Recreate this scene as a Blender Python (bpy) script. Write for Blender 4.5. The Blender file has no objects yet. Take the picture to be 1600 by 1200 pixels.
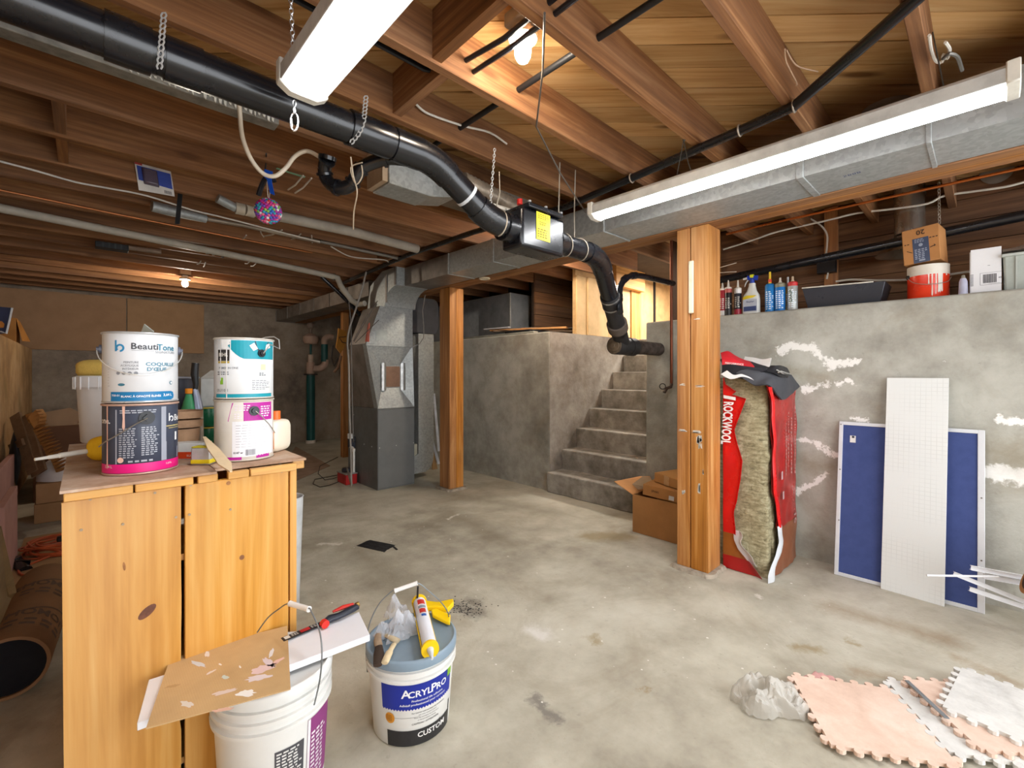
import bpy, bmesh, math, random
from mathutils import Vector, Matrix, noise as mnoise
R = math.radians
PI = math.pi
random.seed(7)
S = bpy.context.scene
C = S.collection

# ---------------------------------------------------------------- camera, world, exposure
CAMZ = 1.27
F = 705.0
HV = 584.0
FX, FY = 0.6886, 0.7252
cam = bpy.data.cameras.new('camera')
cam.sensor_width = 36.0
cam.lens = 36.0 * F / 1600.0
cam.shift_y = (HV - 600.0) / 1600.0
cam.clip_start = 0.05
camo = bpy.data.objects.new('camera', cam)
camo.location = (0, 0, CAMZ)
camo.rotation_euler = (R(90), 0, -math.atan2(FX, FY))
C.objects.link(camo)
S.camera = camo
S.view_settings.view_transform = 'Standard'
S.view_settings.look = 'None'
S.view_settings.gamma = 1.0
S.view_settings.use_curve_mapping = False
S.view_settings.exposure = 1.3
w = bpy.data.worlds.new('world')
S.world = w
w.use_nodes = True
w.node_tree.nodes['Background'].inputs[0].default_value = (0.93, 0.96, 1.0, 1)
w.node_tree.nodes['Background'].inputs[1].default_value = 2.1
LED_POWER = 13.0
BULB_POWER = 150.0

S.cycles.max_bounces = 8
S.cycles.diffuse_bounces = 5

def light_area(name, loc, rot, sx, sy, power, col=(1, 1, 1)):
    l = bpy.data.lights.new(name, 'AREA')
    l.shape = 'RECTANGLE'; l.size = sx; l.size_y = sy
    l.energy = power; l.color = col
    o = bpy.data.objects.new(name, l)
    o.location = loc; o.rotation_euler = rot
    C.objects.link(o)
    return o

# a point from a photograph pixel and one known world plane
def P(u, v, X=None, Y=None, Z=None, t=None):
    a = (u - 800.0) / F
    dx, dy, dz = FX + FY * a, FY - FX * a, (HV - v) / F
    if X is not None: t = X / dx
    elif Y is not None: t = Y / dy
    elif Z is not None: t = (Z - CAMZ) / dz
    return Vector((dx * t, dy * t, CAMZ + dz * t))

# ---------------------------------------------------------------- materials
def lin(c):
    return c / 12.92 if c <= 0.04045 else ((c + 0.055) / 1.055) ** 2.4
def rgb(h):
    if isinstance(h, str):
        h = h.lstrip('#')
        h = tuple(int(h[i:i + 2], 16) for i in (0, 2, 4))
    return tuple(lin(x / 255.0) for x in h) + (1.0,)

class NT:
    def __init__(s, name):
        s.m = bpy.data.materials.new(name); s.m.use_nodes = True
        s.t = s.m.node_tree; s.n = s.t.nodes; s.l = s.t.links
        s.b = s.n['Principled BSDF']
    def node(s, typ, **kw):
        nd = s.n.new(typ)
        for k, v in kw.items():
            setattr(nd, k, v)
        return nd
    def put(s, sock, v):
        if isinstance(v, bpy.types.NodeSocket): s.l.new(v, sock)
        elif v is not None: sock.default_value = v
    def math(s, op, a, b=None, c=None, clamp=False):
        nd = s.node('ShaderNodeMath', operation=op); nd.use_clamp = clamp
        s.put(nd.inputs[0], a)
        if b is not None: s.put(nd.inputs[1], b)
        if c is not None: s.put(nd.inputs[2], c)
        return nd.outputs[0]
    def vm(s, op, a, b=None):
        nd = s.node('ShaderNodeVectorMath', operation=op)
        s.put(nd.inputs[0], a)
        if b is not None:
            s.put(nd.inputs[3 if op == 'SCALE' else 1], b)
        return nd.outputs[1] if op in ('LENGTH', 'DOT_PRODUCT', 'DISTANCE') else nd.outputs[0]
    def coord(s, scale=(1, 1, 1), rnd=True):
        tc = s.node('ShaderNodeTexCoord')
        o = tc.outputs['Object']
        if rnd:
            oi = s.node('ShaderNodeObjectInfo')
            k = s.math('MULTIPLY', oi.outputs['Random'], 37.0)
            cb = s.node('ShaderNodeCombineXYZ')
            for i in range(3): s.l.new(k, cb.inputs[i])
            o = s.vm('ADD', o, cb.outputs[0])
        return s.vm('MULTIPLY', o, tuple(scale))
    def noise(s, vec, scale=1.0, detail=4.0, rough=0.6, dist=0.0, col=False):
        nd = s.node('ShaderNodeTexNoise')
        s.l.new(vec, nd.inputs['Vector'])
        nd.inputs['Scale'].default_value = scale; nd.inputs['Detail'].default_value = detail
        nd.inputs['Roughness'].default_value = rough; nd.inputs['Distortion'].default_value = dist
        return nd.outputs['Color' if col else 'Fac']
    def ramp(s, f, stops, interp='LINEAR'):
        nd = s.node('ShaderNodeValToRGB')
        cr = nd.color_ramp; cr.interpolation = interp
        while len(cr.elements) < len(stops): cr.elements.new(0.5)
        for e, (p, c) in zip(cr.elements, stops):
            e.position = p; e.color = c if not isinstance(c, (int, float)) else (c, c, c, 1)
        s.l.new(f, nd.inputs[0])
        return nd.outputs[0]
    def mr(s, f, a, b, c=0.0, d=1.0):
        nd = s.node('ShaderNodeMapRange'); nd.clamp = True
        s.put(nd.inputs[0], f)
        for i, v in enumerate((a, b, c, d)): nd.inputs[i + 1].default_value = v
        return nd.outputs[0]
    def mix(s, f, a, b, mode='MIX'):
        nd = s.node('ShaderNodeMix', data_type='RGBA', blend_type=mode)
        s.put(nd.inputs[0], f); s.put(nd.inputs[6], a); s.put(nd.inputs[7], b)
        return nd.outputs[2]
    def bump(s, h, strength=0.3, dist=0.01):
        nd = s.node('ShaderNodeBump')
        nd.inputs['Strength'].default_value = strength; nd.inputs['Distance'].default_value = dist
        s.l.new(h, nd.inputs['Height']); s.l.new(nd.outputs[0], s.b.inputs['Normal'])
    def seg(s, vec, a, b, r):
        """distance to the segment a-b, divided by r"""
        a, b = Vector(a), Vector(b); ba = b - a
        pa = s.vm('SUBTRACT', vec, tuple(a))
        h = s.math('DIVIDE', s.vm('DOT_PRODUCT', pa, tuple(ba)), max(ba.dot(ba), 1e-9), clamp=True)
        sc = s.vm('SCALE', tuple(ba), h)
        d = s.vm('LENGTH', s.vm('SUBTRACT', pa, sc))
        return s.math('DIVIDE', d, r)
    def segs(s, vec, lst, lo=0.6, hi=1.05):
        m = None
        for a, b, r in lst:
            d = s.seg(vec, a, b, r)
            m = d if m is None else s.math('MINIMUM', m, d)
        return s.mr(m, lo, hi, 1.0, 0.0)
    def fin(s, col=None, rough=None, metal=None, spec=None):
        if col is not None: s.put(s.b.inputs['Base Color'], col)
        if rough is not None: s.put(s.b.inputs['Roughness'], rough)
        if metal is not None: s.put(s.b.inputs['Metallic'], metal)
        if spec is not None: s.b.inputs['Specular IOR Level'].default_value = spec
        return s.m

_cache = {}
def flat(col, rough=0.5, metal=0.0, var=0.12, sc=6.0, spec=0.4, bump=0.0):
    """a plain painted or plastic surface with slight soiling"""
    key = ('flat', str(col), rough, metal, var, sc, spec, bump)
    if key in _cache: return _cache[key]
    n = NT('surface'); c = n.coord()
    c0 = rgb(col)
    f = n.noise(c, sc, 5, 0.65)
    dark = tuple(x * (1 - var * 2.2) for x in c0[:3]) + (1,)
    lite = tuple(min(1, x * (1 + var)) for x in c0[:3]) + (1,)
    n.fin(n.ramp(f, [(0.3, dark), (0.55, c0), (0.75, lite)]), n.mr(f, 0.3, 0.7, min(1, rough + 0.12), max(0.05, rough - 0.05)), metal, spec)
    if bump: n.bump(n.noise(c, sc * 9, 4), bump, 0.004)
    _cache[key] = n.m
    return n.m

def wood(name, c1, c2, c3, axis=0, sc=1.0, rough=0.6, knots=0.5, dirt=0.3, bump=0.25, kn='#4a2a14'):
    key = ('wood', name, axis)
    if key in _cache: return _cache[key]
    n = NT(name)
    st = [9.0 * sc] * 3; st[axis] = 0.7 * sc
    c = n.coord(st)
    warp = n.noise(c, 0.6, 2, 0.5)
    rings = n.noise(c, 1.4, 5, 0.62, 1.6)
    st2 = [70.0 * sc] * 3; st2[axis] = 1.4 * sc
    fine = n.noise(n.coord(st2), 1.0, 3, 0.6)
    f = n.math('ADD', n.math('MULTIPLY', rings, 0.55), n.math('MULTIPLY', fine, 0.45))
    col = n.ramp(f, [(0.32, rgb(c1)), (0.5, rgb(c2)), (0.68, rgb(c3))])
    oi = n.node('ShaderNodeObjectInfo')
    hv = n.node('ShaderNodeHueSaturation')
    n.l.new(n.mr(oi.outputs['Random'], 0, 1, 0.78, 1.15), hv.inputs['Value'])
    n.l.new(n.mr(warp, 0.3, 0.7, 0.92, 1.06), hv.inputs['Saturation'])
    n.l.new(col, hv.inputs['Color']); col = hv.outputs[0]
    if knots:
        st3 = [7.0 * sc] * 3; st3[axis] = 2.4 * sc
        vo = n.node('ShaderNodeTexVoronoi'); n.l.new(n.coord(st3), vo.inputs['Vector']); vo.inputs['Scale'].default_value = 0.8
        k = n.mr(vo.outputs['Distance'], 0.06, 0.15, knots, 0.0)
        col = n.mix(k, col, rgb(kn))
    if dirt:
        d = n.mr(n.noise(n.coord((2, 2, 2)), 1.0, 4, 0.6), 0.45, 0.75, 0.0, dirt)
        col = n.mix(d, col, rgb('#3a2a1e'))
    n.fin(col, n.mr(fine, 0.3, 0.7, rough - 0.08, rough + 0.1), 0, 0.35)
    n.bump(fine, bump, 0.002)
    _cache[key] = n.m
    return n.m

def joistwood(ax=0): return wood('joist fir', '#67442a', '#885d3b', '#a77c54', ax, 1.0, 0.7, 0.6, 0.25)
def plankwood(ax=0): return wood('subfloor pine', '#b47d3c', '#d8a258', '#e6b870', ax, 0.8, 0.6, 0.7, 0.1, 0.2, '#7a4218')
def postwood(ax=2): return wood('post fir', '#885326', '#b4783c', '#d09c60', ax, 0.8, 0.5, 0.2, 0.12, 0.3)
def benchwood(ax=2): return wood('varnished pine', '#be8238', '#d9a050', '#e6b870', ax, 0.6, 0.38, 0.55, 0.05, 0.12, '#7d4a24')

def galv():
    if 'galv' in _cache: return _cache['galv']
    n = NT('galvanized sheet'); c = n.coord()
    vo = n.node('ShaderNodeTexVoronoi'); n.l.new(c, vo.inputs['Vector']); vo.inputs['Scale'].default_value = 55
    f = n.noise(c, 5, 5, 0.65)
    bw = n.node('ShaderNodeRGBToBW'); n.l.new(vo.outputs['Color'], bw.inputs[0])
    col = n.ramp(bw.outputs[0], [(0.2, rgb('#9a9e9c')), (0.8, rgb('#abafae'))])
    col = n.mix(n.mr(f, 0.45, 0.75, 0.0, 0.3), col, rgb('#85888a'))
    n.fin(col, n.mr(f, 0.3, 0.7, 0.42, 0.52), 0.4, 0.5)
    _cache['galv'] = n.m
    return n.m
def brownmetal():
    if 'bm' in _cache: return _cache['bm']
    n = NT('brown galvanized sheet'); c = n.coord()
    f = n.noise(c, 4, 5, 0.65)
    col = n.ramp(f, [(0.3, rgb('#6a625c')), (0.6, rgb('#8f877f')), (0.8, rgb('#a59d92'))])
    n.fin(col, 0.5, 0.5, 0.4)
    _cache['bm'] = n.m
    return n.m
def cardboard(c='#b98a5c'):
    key = ('cb', c)
    if key in _cache: return _cache[key]
    n = NT('corrugated cardboard'); cc = n.coord()
    f = n.noise(cc, 4, 5, 0.6)
    c0 = rgb(c)
    col = n.ramp(f, [(0.3, tuple(x * 0.8 for x in c0[:3]) + (1,)), (0.6, c0), (0.8, tuple(min(1, x * 1.1) for x in c0[:3]) + (1,))])
    wv = n.node('ShaderNodeTexWave'); n.l.new(cc, wv.inputs['Vector']); wv.inputs['Scale'].default_value = 60
    n.bump(wv.outputs['Fac'], 0.06, 0.002)
    n.fin(col, 0.85, 0, 0.2)
    _cache[key] = n.m
    return n.m
def emis(col, st):
    n = NT('lit diffuser')
    n.b.inputs['Base Color'].default_value = rgb(col)
    n.b.inputs['Emission Color'].default_value = rgb(col)
    n.b.inputs['Emission Strength'].default_value = st
    return n.m
def clearplastic(col='#e8ecf0', rough=0.15, alpha=0.35):
    n = NT('thin clear plastic')
    n.fin(rgb(col), rough, 0, 0.6)
    n.b.inputs['Alpha'].default_value = alpha
    return n.m

# ---------------------------------------------------------------- mesh builder (world coordinates)
class MB:
    def __init__(s, M=None):
        s.v = []; s.f = []; s.mi = []; s.M = M; s.cur = 0
    def add(s, vs, fs, M=None):
        o = len(s.v)
        for p in vs:
            p = Vector(p)
            if M is not None: p = M @ p
            if s.M is not None: p = s.M @ p
            s.v.append(p)
        for f in fs:
            s.f.append([i + o for i in f]); s.mi.append(s.cur)
        return s
    def box(s, x0, x1, y0, y1, z0, z1, M=None):
        return s.add([(x0, y0, z0), (x1, y0, z0), (x1, y1, z0), (x0, y1, z0), (x0, y0, z1), (x1, y0, z1), (x1, y1, z1), (x0, y1, z1)],
                     [(3, 2, 1, 0), (4, 5, 6, 7), (0, 1, 5, 4), (1, 2, 6, 5), (2, 3, 7, 6), (3, 0, 4, 7)], M)
    def cbox(s, c, sz, M=None):
        return s.box(c[0] - sz[0] / 2, c[0] + sz[0] / 2, c[1] - sz[1] / 2, c[1] + sz[1] / 2, c[2] - sz[2] / 2, c[2] + sz[2] / 2, M)
    def bar(s, p0, p1, w, h, up=(0, 0, 1)):
        """rectangular bar from p0 to p1, width w across, height h along up"""
        p0, p1 = Vector(p0), Vector(p1); d = (p1 - p0).normalized()
        up = Vector(up); sd = d.cross(up)
        if sd.length < 1e-4: sd = d.cross(Vector((1, 0, 0)))
        sd.normalize(); u = sd.cross(d).normalized()
        a, b = sd * w / 2, u * h / 2
        vs = [p0 - a - b, p0 + a - b, p0 + a + b, p0 - a + b, p1 - a - b, p1 + a - b, p1 + a + b, p1 - a + b]
        return s.add(vs, [(0, 1, 2, 3), (7, 6, 5, 4), (0, 4, 5, 1), (1, 5, 6, 2), (2, 6, 7, 3), (3, 7, 4, 0)])
    def tube(s, pts, r, n=8, caps=True, flat=1.0):
        pts = [Vector(p) for p in pts]
        m = len(pts); rs = r if isinstance(r, (list, tuple)) else [r] * m
        tang = []
        for i in range(m):
            a = pts[max(i - 1, 0)]; b = pts[min(i + 1, m - 1)]
            tang.append((b - a).normalized() if (b - a).length > 1e-9 else Vector((0, 0, 1)))
        t0 = tang[0]
        nrm = t0.cross(Vector((0, 0, 1)))
        if nrm.length < 1e-3: nrm = t0.cross(Vector((1, 0, 0)))
        nrm.normalize()
        vs = []
        for i in range(m):
            t = tang[i]
            nrm = (nrm - t * nrm.dot(t))
            if nrm.length < 1e-6: nrm = t.orthogonal()
            nrm.normalize(); bn = t.cross(nrm)
            for k in range(n):
                a = 2 * PI * k / n
                vs.append(pts[i] + (nrm * math.cos(a) + bn * math.sin(a) * flat) * rs[i])
        fs = []
        for i in range(m - 1):
            for k in range(n):
                k2 = (k + 1) % n
                fs.append((i * n + k, i * n + k2, (i + 1) * n + k2, (i + 1) * n + k))
        if caps:
            fs.append(tuple(range(n))[::-1]); fs.append(tuple(range((m - 1) * n, m * n)))
        return s.add(vs, fs)
    def cyl(s, p0, p1, r0, r1=None, n=16, caps=True):
        return s.tube([p0, p1], [r0, r0 if r1 is None else r1], n, caps)
    def lathe(s, prof, c=(0, 0, 0), n=32, M=None, cap0=True, cap1=True, sx=1.0, sy=1.0):
        vs = []; c = Vector(c)
        for (r, z) in prof:
            for k in range(n):
                a = 2 * PI * k / n
                vs.append(c + Vector((math.cos(a) * r * sx, math.sin(a) * r * sy, z)))
        fs = []
        for i in range(len(prof) - 1):
            for k in range(n):
                k2 = (k + 1) % n
                fs.append((i * n + k, i * n + k2, (i + 1) * n + k2, (i + 1) * n + k))
        if cap0: fs.append(tuple(range(n))[::-1])
        if cap1: fs.append(tuple(range((len(prof) - 1) * n, len(prof) * n)))
        return s.add(vs, fs, M)
    def prism(s, poly, ext):
        """polygon of 3-D points pushed along ext"""
        n = len(poly); ext = Vector(ext)
        vs = [Vector(p) for p in poly] + [Vector(p) + ext for p in poly]
        fs = [tuple(range(n))[::-1], tuple(range(n, 2 * n))]
        for i in range(n):
            j = (i + 1) % n
            fs.append((i, j, n + j, n + i))
        return s.add(vs, fs)
    def hull(s, lower, upper):
        """two polygons with the same number of points joined by sides"""
        n = len(lower)
        fs = [tuple(range(n))[::-1], tuple(range(n, 2 * n))]
        for i in range(n):
            j = (i + 1) % n
            fs.append((i, j, n + j, n + i))
        return s.add(list(lower) + list(upper), fs)
    def sphere(s, c, r, n=12, m=8, sc=(1, 1, 1), M=None):
        prof = []
        vs = []; fs = []
        c = Vector(c)
        vs.append(c + Vector((0, 0, -r * sc[2])))
        for i in range(1, m):
            a = -PI / 2 + PI * i / m
            for k in range(n):
                b = 2 * PI * k / n
                vs.append(c + Vector((math.cos(a) * math.cos(b) * r * sc[0], math.cos(a) * math.sin(b) * r * sc[1], math.sin(a) * r * sc[2])))
        vs.append(c + Vector((0, 0, r * sc[2])))
        for k in range(n): fs.append((0, 1 + (k + 1) % n, 1 + k))
        for i in range(m - 2):
            for k in range(n):
                a = 1 + i * n + k; b = 1 + i * n + (k + 1) % n
                fs.append((a, b, b + n, a + n))
        L = len(vs) - 1; o = 1 + (m - 2) * n
        for k in range(n): fs.append((o + k, o + (k + 1) % n, L))
        return s.add(vs, fs, M)
    def torus(s, c, R0, r, ax=(0, 0, 1), n=24, m=8, sx=1.0, sy=1.0):
        ax = Vector(ax).normalized(); a = ax.orthogonal().normalized(); b = ax.cross(a)
        c = Vector(c); vs = []; fs = []
        for i in range(n):
            t = 2 * PI * i / n
            d = a * math.cos(t) * sx + b * math.sin(t) * sy
            for k in range(m):
                q = 2 * PI * k / m
                vs.append(c + d * R0 + d * (r * math.cos(q)) + ax * (r * math.sin(q)))
        for i in range(n):
            for k in range(m):
                i2 = (i + 1) % n; k2 = (k + 1) % m
                fs.append((i * m + k, i2 * m + k, i2 * m + k2, i * m + k2))
        return s.add(vs, fs)
    def grid(s, fn, nu, nv, thick=None):
        """surface fn(u, v) for u, v in 0..1; with thick it is a closed sheet"""
        pts = [[Vector(fn(i / nu, j / nv)) for j in range(nv + 1)] for i in range(nu + 1)]
        W = nv + 1
        vs = [p for r in pts for p in r]
        fs = [(i * W + j, (i + 1) * W + j, (i + 1) * W + j + 1, i * W + j + 1) for i in range(nu) for j in range(nv)]
        if thick:
            nr = []
            for i in range(nu + 1):
                for j in range(nv + 1):
                    a = pts[min(i + 1, nu)][j] - pts[max(i - 1, 0)][j]; b = pts[i][min(j + 1, nv)] - pts[i][max(j - 1, 0)]
                    q = a.cross(b); nr.append(q.normalized() if q.length > 1e-9 else Vector((0, 0, 1)))
            o = len(vs)
            vs = vs + [vs[k] - nr[k] * thick for k in range(o)]
            fs += [tuple(o + k for k in f[::-1]) for f in list(fs)]
            for i in range(nu):
                fs.append((i * W, o + i * W, o + (i + 1) * W, (i + 1) * W))
                fs.append(((i + 1) * W + nv, o + (i + 1) * W + nv, o + i * W + nv, i * W + nv))
            for j in range(nv):
                fs.append((j + 1, o + j + 1, o + j, j))
                fs.append((nu * W + j, o + nu * W + j, o + nu * W + j + 1, nu * W + j + 1))
        return s.add(vs, fs)

def build(name, mb, mat, parent=None, bev=0.0, smooth=True, origin=None, label=None, ang=40, seg=2):
    """one mesh object; parts take their root's origin so their location stays zero"""
    if parent is not None:
        root = parent
        while root.parent is not None: root = root.parent
        org = Vector(root['org'])
    else:
        if origin is None:
            xs = [p.x for p in mb.v]; ys = [p.y for p in mb.v]; zs = [p.z for p in mb.v]
            origin = ((min(xs) + max(xs)) / 2, (min(ys) + max(ys)) / 2, min(zs))
        org = Vector(origin)
    me = bpy.data.meshes.new(name)
    me.from_pydata([p - org for p in mb.v], [], mb.f)
    mats = mat if isinstance(mat, (list, tuple)) else [mat]
    for m in mats: me.materials.append(m)
    if len(mats) > 1:
        me.polygons.foreach_set('material_index', mb.mi)
    bm = bmesh.new(); bm.from_mesh(me)
    bmesh.ops.recalc_face_normals(bm, faces=bm.faces); bm.to_mesh(me); bm.free()
    if smooth:
        me.shade_smooth()
        me.set_sharp_from_angle(angle=R(ang))
    o = bpy.data.objects.new(name, me)
    C.objects.link(o)
    if parent is not None: o.parent = parent
    else:
        o.location = org; o['org'] = list(org)
    if bev:
        b = o.modifiers.new('bevel', 'BEVEL'); b.width = bev; b.segments = seg; b.limit_method = 'ANGLE'; b.angle_limit = R(35)
    if label: o['label'] = label
    if 'print' in name: o['kind'] = 'stuff'
    return o

def thing(name, label, cat, loc, group=None):
    o = bpy.data.objects.new(name, None)
    o.empty_display_size = 0.1
    C.objects.link(o); o.location = loc; o['org'] = list(loc)
    o['label'] = label; o['category'] = cat
    if group: o['group'] = group
    return o
def tag(o, label, cat, group=None):
    o['label'] = label; o['category'] = cat
    if group: o['group'] = group
    return o
def struct(o):
    o['kind'] = 'structure'
    return o
def dup(root, loc, rotz=0.0, label=None, group=None):
    r = root.copy(); C.objects.link(r)
    r.location = loc; r.rotation_euler = (0, 0, rotz)
    if label: r['label'] = label
    if group: r['group'] = group
    for ch in list(root.children):
        c = ch.copy(); C.objects.link(c); c.parent = r
        for g in list(ch.children):
            d = g.copy(); C.objects.link(d); d.parent = c
    return r

# lettering -> flat faces that can be laid on any surface
_txt = {}
def text_faces(body, size, bold=0.0, align='CENTER', sx=1.0, shear=0.0):
    key = (body, size, bold, align, sx, shear)
    if key in _txt: return _txt[key]
    cu = bpy.data.curves.new('lettering', 'FONT')
    cu.body = body; cu.size = size; cu.align_x = align; cu.align_y = 'CENTER'
    cu.resolution_u = 2; cu.offset = bold * size; cu.shear = shear
    o = bpy.data.objects.new('lettering', cu); C.objects.link(o)
    dg = bpy.context.evaluated_depsgraph_get(); dg.update()
    me = bpy.data.meshes.new_from_object(o.evaluated_get(dg))
    vs = [(v.co.x * sx, v.co.y) for v in me.vertices]; fs = [tuple(p.vertices) for p in me.polygons]
    bpy.data.objects.remove(o); bpy.data.curves.remove(cu); bpy.data.meshes.remove(me)
    _txt[key] = (vs, fs)
    return vs, fs
def text_on(mb, body, size, fn, x=0.0, y=0.0, **kw):
    """fn(s, t) -> world point for label coordinates s (across) and t (up)"""
    vs, fs = text_faces(body, size, **kw)
    mb.add([fn(a + x, b + y) for a, b in vs], fs)
def rect_on(mb, x0, x1, y0, y1, fn, nx=12, ny=1):
    pts = []
    for j in range(ny + 1):
        for i in range(nx + 1):
            pts.append(fn(x0 + (x1 - x0) * i / nx, y0 + (y1 - y0) * j / ny))
    fs = []
    for j in range(ny):
        for i in range(nx):
            a = j * (nx + 1) + i
            fs.append((a, a + 1, a + nx + 2, a + nx + 1))
    mb.add(pts, fs)
def poly_on(mb, pts, fn):
    mb.add([fn(a, b) for a, b in pts], [tuple(range(len(pts)))])
def cylmap(c, r, z0, face, off=0.0006, r1=None, h=1.0):
    """label coordinates wrapped around an upright cylinder; face = direction angle of the label centre"""
    def fn(s, t):
        rr = (r if r1 is None else r + (r1 - r) * (t / h)) + off
        a = face + s / r
        return Vector((c[0] + math.cos(a) * rr, c[1] + math.sin(a) * rr, z0 + t))
    return fn
def planemap(o, ux, uy, off=0.0008):
    o, ux, uy = Vector(o), Vector(ux).normalized(), Vector(uy).normalized()
    nz = ux.cross(uy).normalized()
    return lambda s, t: o + ux * s + uy * t + nz * off
def disc_on(mb, x, y, r, fn, n=20, ry=None):
    ry = ry or r
    poly_on(mb, [(x + r * math.cos(2 * PI * k / n), y + ry * math.sin(2 * PI * k / n)) for k in range(n)], fn)
def scribble_lines(mb, x0, x1, y0, y1, rows, fn, seed=1, gap=0.35, curved=False):
    """rows of small printed words too fine to read"""
    rnd = random.Random(seed); h = (y0 - y1) / rows if y0 > y1 else (y1 - y0) / rows
    top = max(y0, y1)
    for k in range(rows):
        yy = top - h * (k + 0.5); x = x0
        end = x1 - rnd.random() * (x1 - x0) * 0.25
        while x < end:
            wd = min(rnd.uniform(0.04, 0.12) * (x1 - x0) + h * 0.6, end - x)
            if wd < h * 0.5: break
            rect_on(mb, x, x + wd, yy - h * (0.5 - gap / 2) * 0.8, yy + h * (0.5 - gap / 2) * 0.8, fn, 2)
            x += wd + h * 0.45
# ================================================================ SETTING
FLOORZ = 0.0
XW = 3.62          # face of the concrete wall on the stair side
YF = 8.8           # far wall
XL = -0.5          # low parged wall
LEDGE = 1.725      # top of the concrete wall
JB, JT = 2.42, 2.61
Y0 = -2.2

def concrete_mat(name, cols, big=0.9, patches=None, dark=None, extra=None, bump=0.35, tint='#8a7d66'):
    n = NT(name); tc = n.node('ShaderNodeTexCoord'); o = tc.outputs['Object']
    a = n.noise(o, big, 6, 0.62); b = n.noise(o, big * 6, 5, 0.65); c = n.noise(o, 60, 3, 0.6)
    f = n.math('ADD', n.math('MULTIPLY', a, 0.62), n.math('MULTIPLY', b, 0.38))
    col = n.ramp(f, [(0.36, rgb(cols[0])), (0.46, rgb(cols[1])), (0.54, rgb(cols[2])), (0.64, rgb(cols[3]))])
    br = n.mr(n.noise(o, big * 2.6, 5, 0.7, 1.2), 0.5, 0.68, 0.0, 0.32)
    col = n.mix(br, col, rgb(tint))
    sp = n.mr(n.noise(o, 28, 4, 0.7), 0.62, 0.72, 0.0, 0.35)
    col = n.mix(sp, col, rgb(cols[0]))
    wob = n.vm('ADD', o, n.vm('SCALE', n.vm('SUBTRACT', n.noise(o, 9, 6, 0.75, col=True), (0.5, 0.5, 0.5)), 0.17))
    for lst, cc, amt, lo in (extra or []):
        m = n.math('MULTIPLY', n.segs(wob, lst, lo, 1.1), amt)
        col = n.mix(m, col, rgb(cc))
    n.fin(col, n.mr(b, 0.3, 0.7, 0.75, 0.92), 0, 0.25)
    h = n.math('ADD', n.math('MULTIPLY', b, 0.7), n.math('MULTIPLY', c, 0.3))
    n.bump(h, bump, 0.02)
    return n.m

def fp(u, v): return P(u, v, Z=0.0)
def fs_(u0, v0, u1, v1, r): return (fp(u0, v0), fp(u1, v1), r)
floor_mat = concrete_mat('worn concrete floor', ['#8a8476', '#aaa595', '#bcb8a8', '#cac7b9'], 0.55, extra=[
    ([fs_(925, 838, 975, 838, .13)], '#8a7a55', 0.7, 0.3),
    ([fs_(700, 945, 745, 958, .07), fs_(735, 938, 745, 942, .05)], '#5d5850', 0.6, 0.2),
    ([fs_(833, 985, 850, 992, .06)], '#dcdad4', 0.8, 0.2),
    ([fs_(835, 1090, 870, 1120, .035)], '#77736c', 0.8, 0.3),
    ([fs_(925, 995, 930, 1003, .035), fs_(1245, 1010, 1275, 1015, .045), fs_(1325, 1002, 1335, 1004, .03), fs_(1000, 1077, 1015, 1079, .02)], '#8f7a4c', 0.6, 0.2),
    ([fs_(1340, 1050, 1600, 1100, .06), fs_(1300, 950, 1480, 1000, .1), fs_(1500, 1030, 1600, 1075, .05)], '#8c7250', 0.5, 0.0),
    ([fs_(700, 800, 800, 850, .16), fs_(560, 860, 640, 930, .2), fs_(640, 760, 860, 800, .2)], '#7d7563', 0.5, 0.0),
    ([fs_(500, 850, 530, 850, .03), fs_(700, 812, 716, 803, .02), fs_(1180, 930, 1186, 934, .02)], '#dedad0', 0.7, 0.3),
])
mb = MB(); mb.box(-3.0, XW + 0.1, Y0, YF + 0.1, -0.1, 0.0)
floor = struct(build('floor', mb, floor_mat, origin=(0, 0, 0)))

def wp(u, v): return P(u, v, X=XW)
def ws(u0, v0, u1, v1, r): return (wp(u0, v0), wp(u1, v1), r)
right_mat = concrete_mat('parged concrete wall', ['#817f76', '#9d9b91', '#b0afa5', '#bdbcb3'], 0.8, extra=[
    ([ws(1215, 548, 1235, 540, .03), ws(1235, 540, 1268, 545, .032), ws(1268, 545, 1290, 562, .022), ws(1292, 568, 1336, 563, .026), ws(1312, 568, 1302, 576, .03),
      ws(1255, 608, 1275, 600, .025), ws(1285, 600, 1330, 598, .022), ws(1250, 684, 1310, 712, .022), ws(1245, 770, 1275, 752, .022), ws(1275, 752, 1288, 740, .02),
      ws(1330, 650, 1355, 655, .015), ws(1540, 740, 1600, 745, .05), ws(1560, 655, 1600, 662, .025), ws(1470, 570, 1474, 566, .01)], '#ecebe6', 0.95, 0.72),
    ([ws(1225, 580, 1290, 590, .07), ws(1250, 720, 1300, 730, .08), ws(1545, 700, 1600, 720, .12)], '#85795f', 0.45, 0.0),
    ([ws(885, 545, 900, 620, .13), ws(870, 600, 900, 700, .08)], '#6b6258', 0.6, 0.0),
])
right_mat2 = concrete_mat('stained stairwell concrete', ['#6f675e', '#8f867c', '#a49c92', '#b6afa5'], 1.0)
# right wall: solid concrete with the stairwell left open between SY0 and SY1
SY0, SY1 = 2.087, 3.262
mb = MB()
mb.box(XW, 4.5, Y0, SY0, -0.1, LEDGE)
wr = struct(build('wall_right', mb, right_mat, origin=(0, 0, 0), bev=0.012))
mb = MB(); mb.box(XW + .04, 7.2, SY1, YF, -0.1, LEDGE + 0.005)
struct(build('wall_beyond_stairs', mb, right_mat, origin=(0, 0, 0), bev=0.012))
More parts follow.
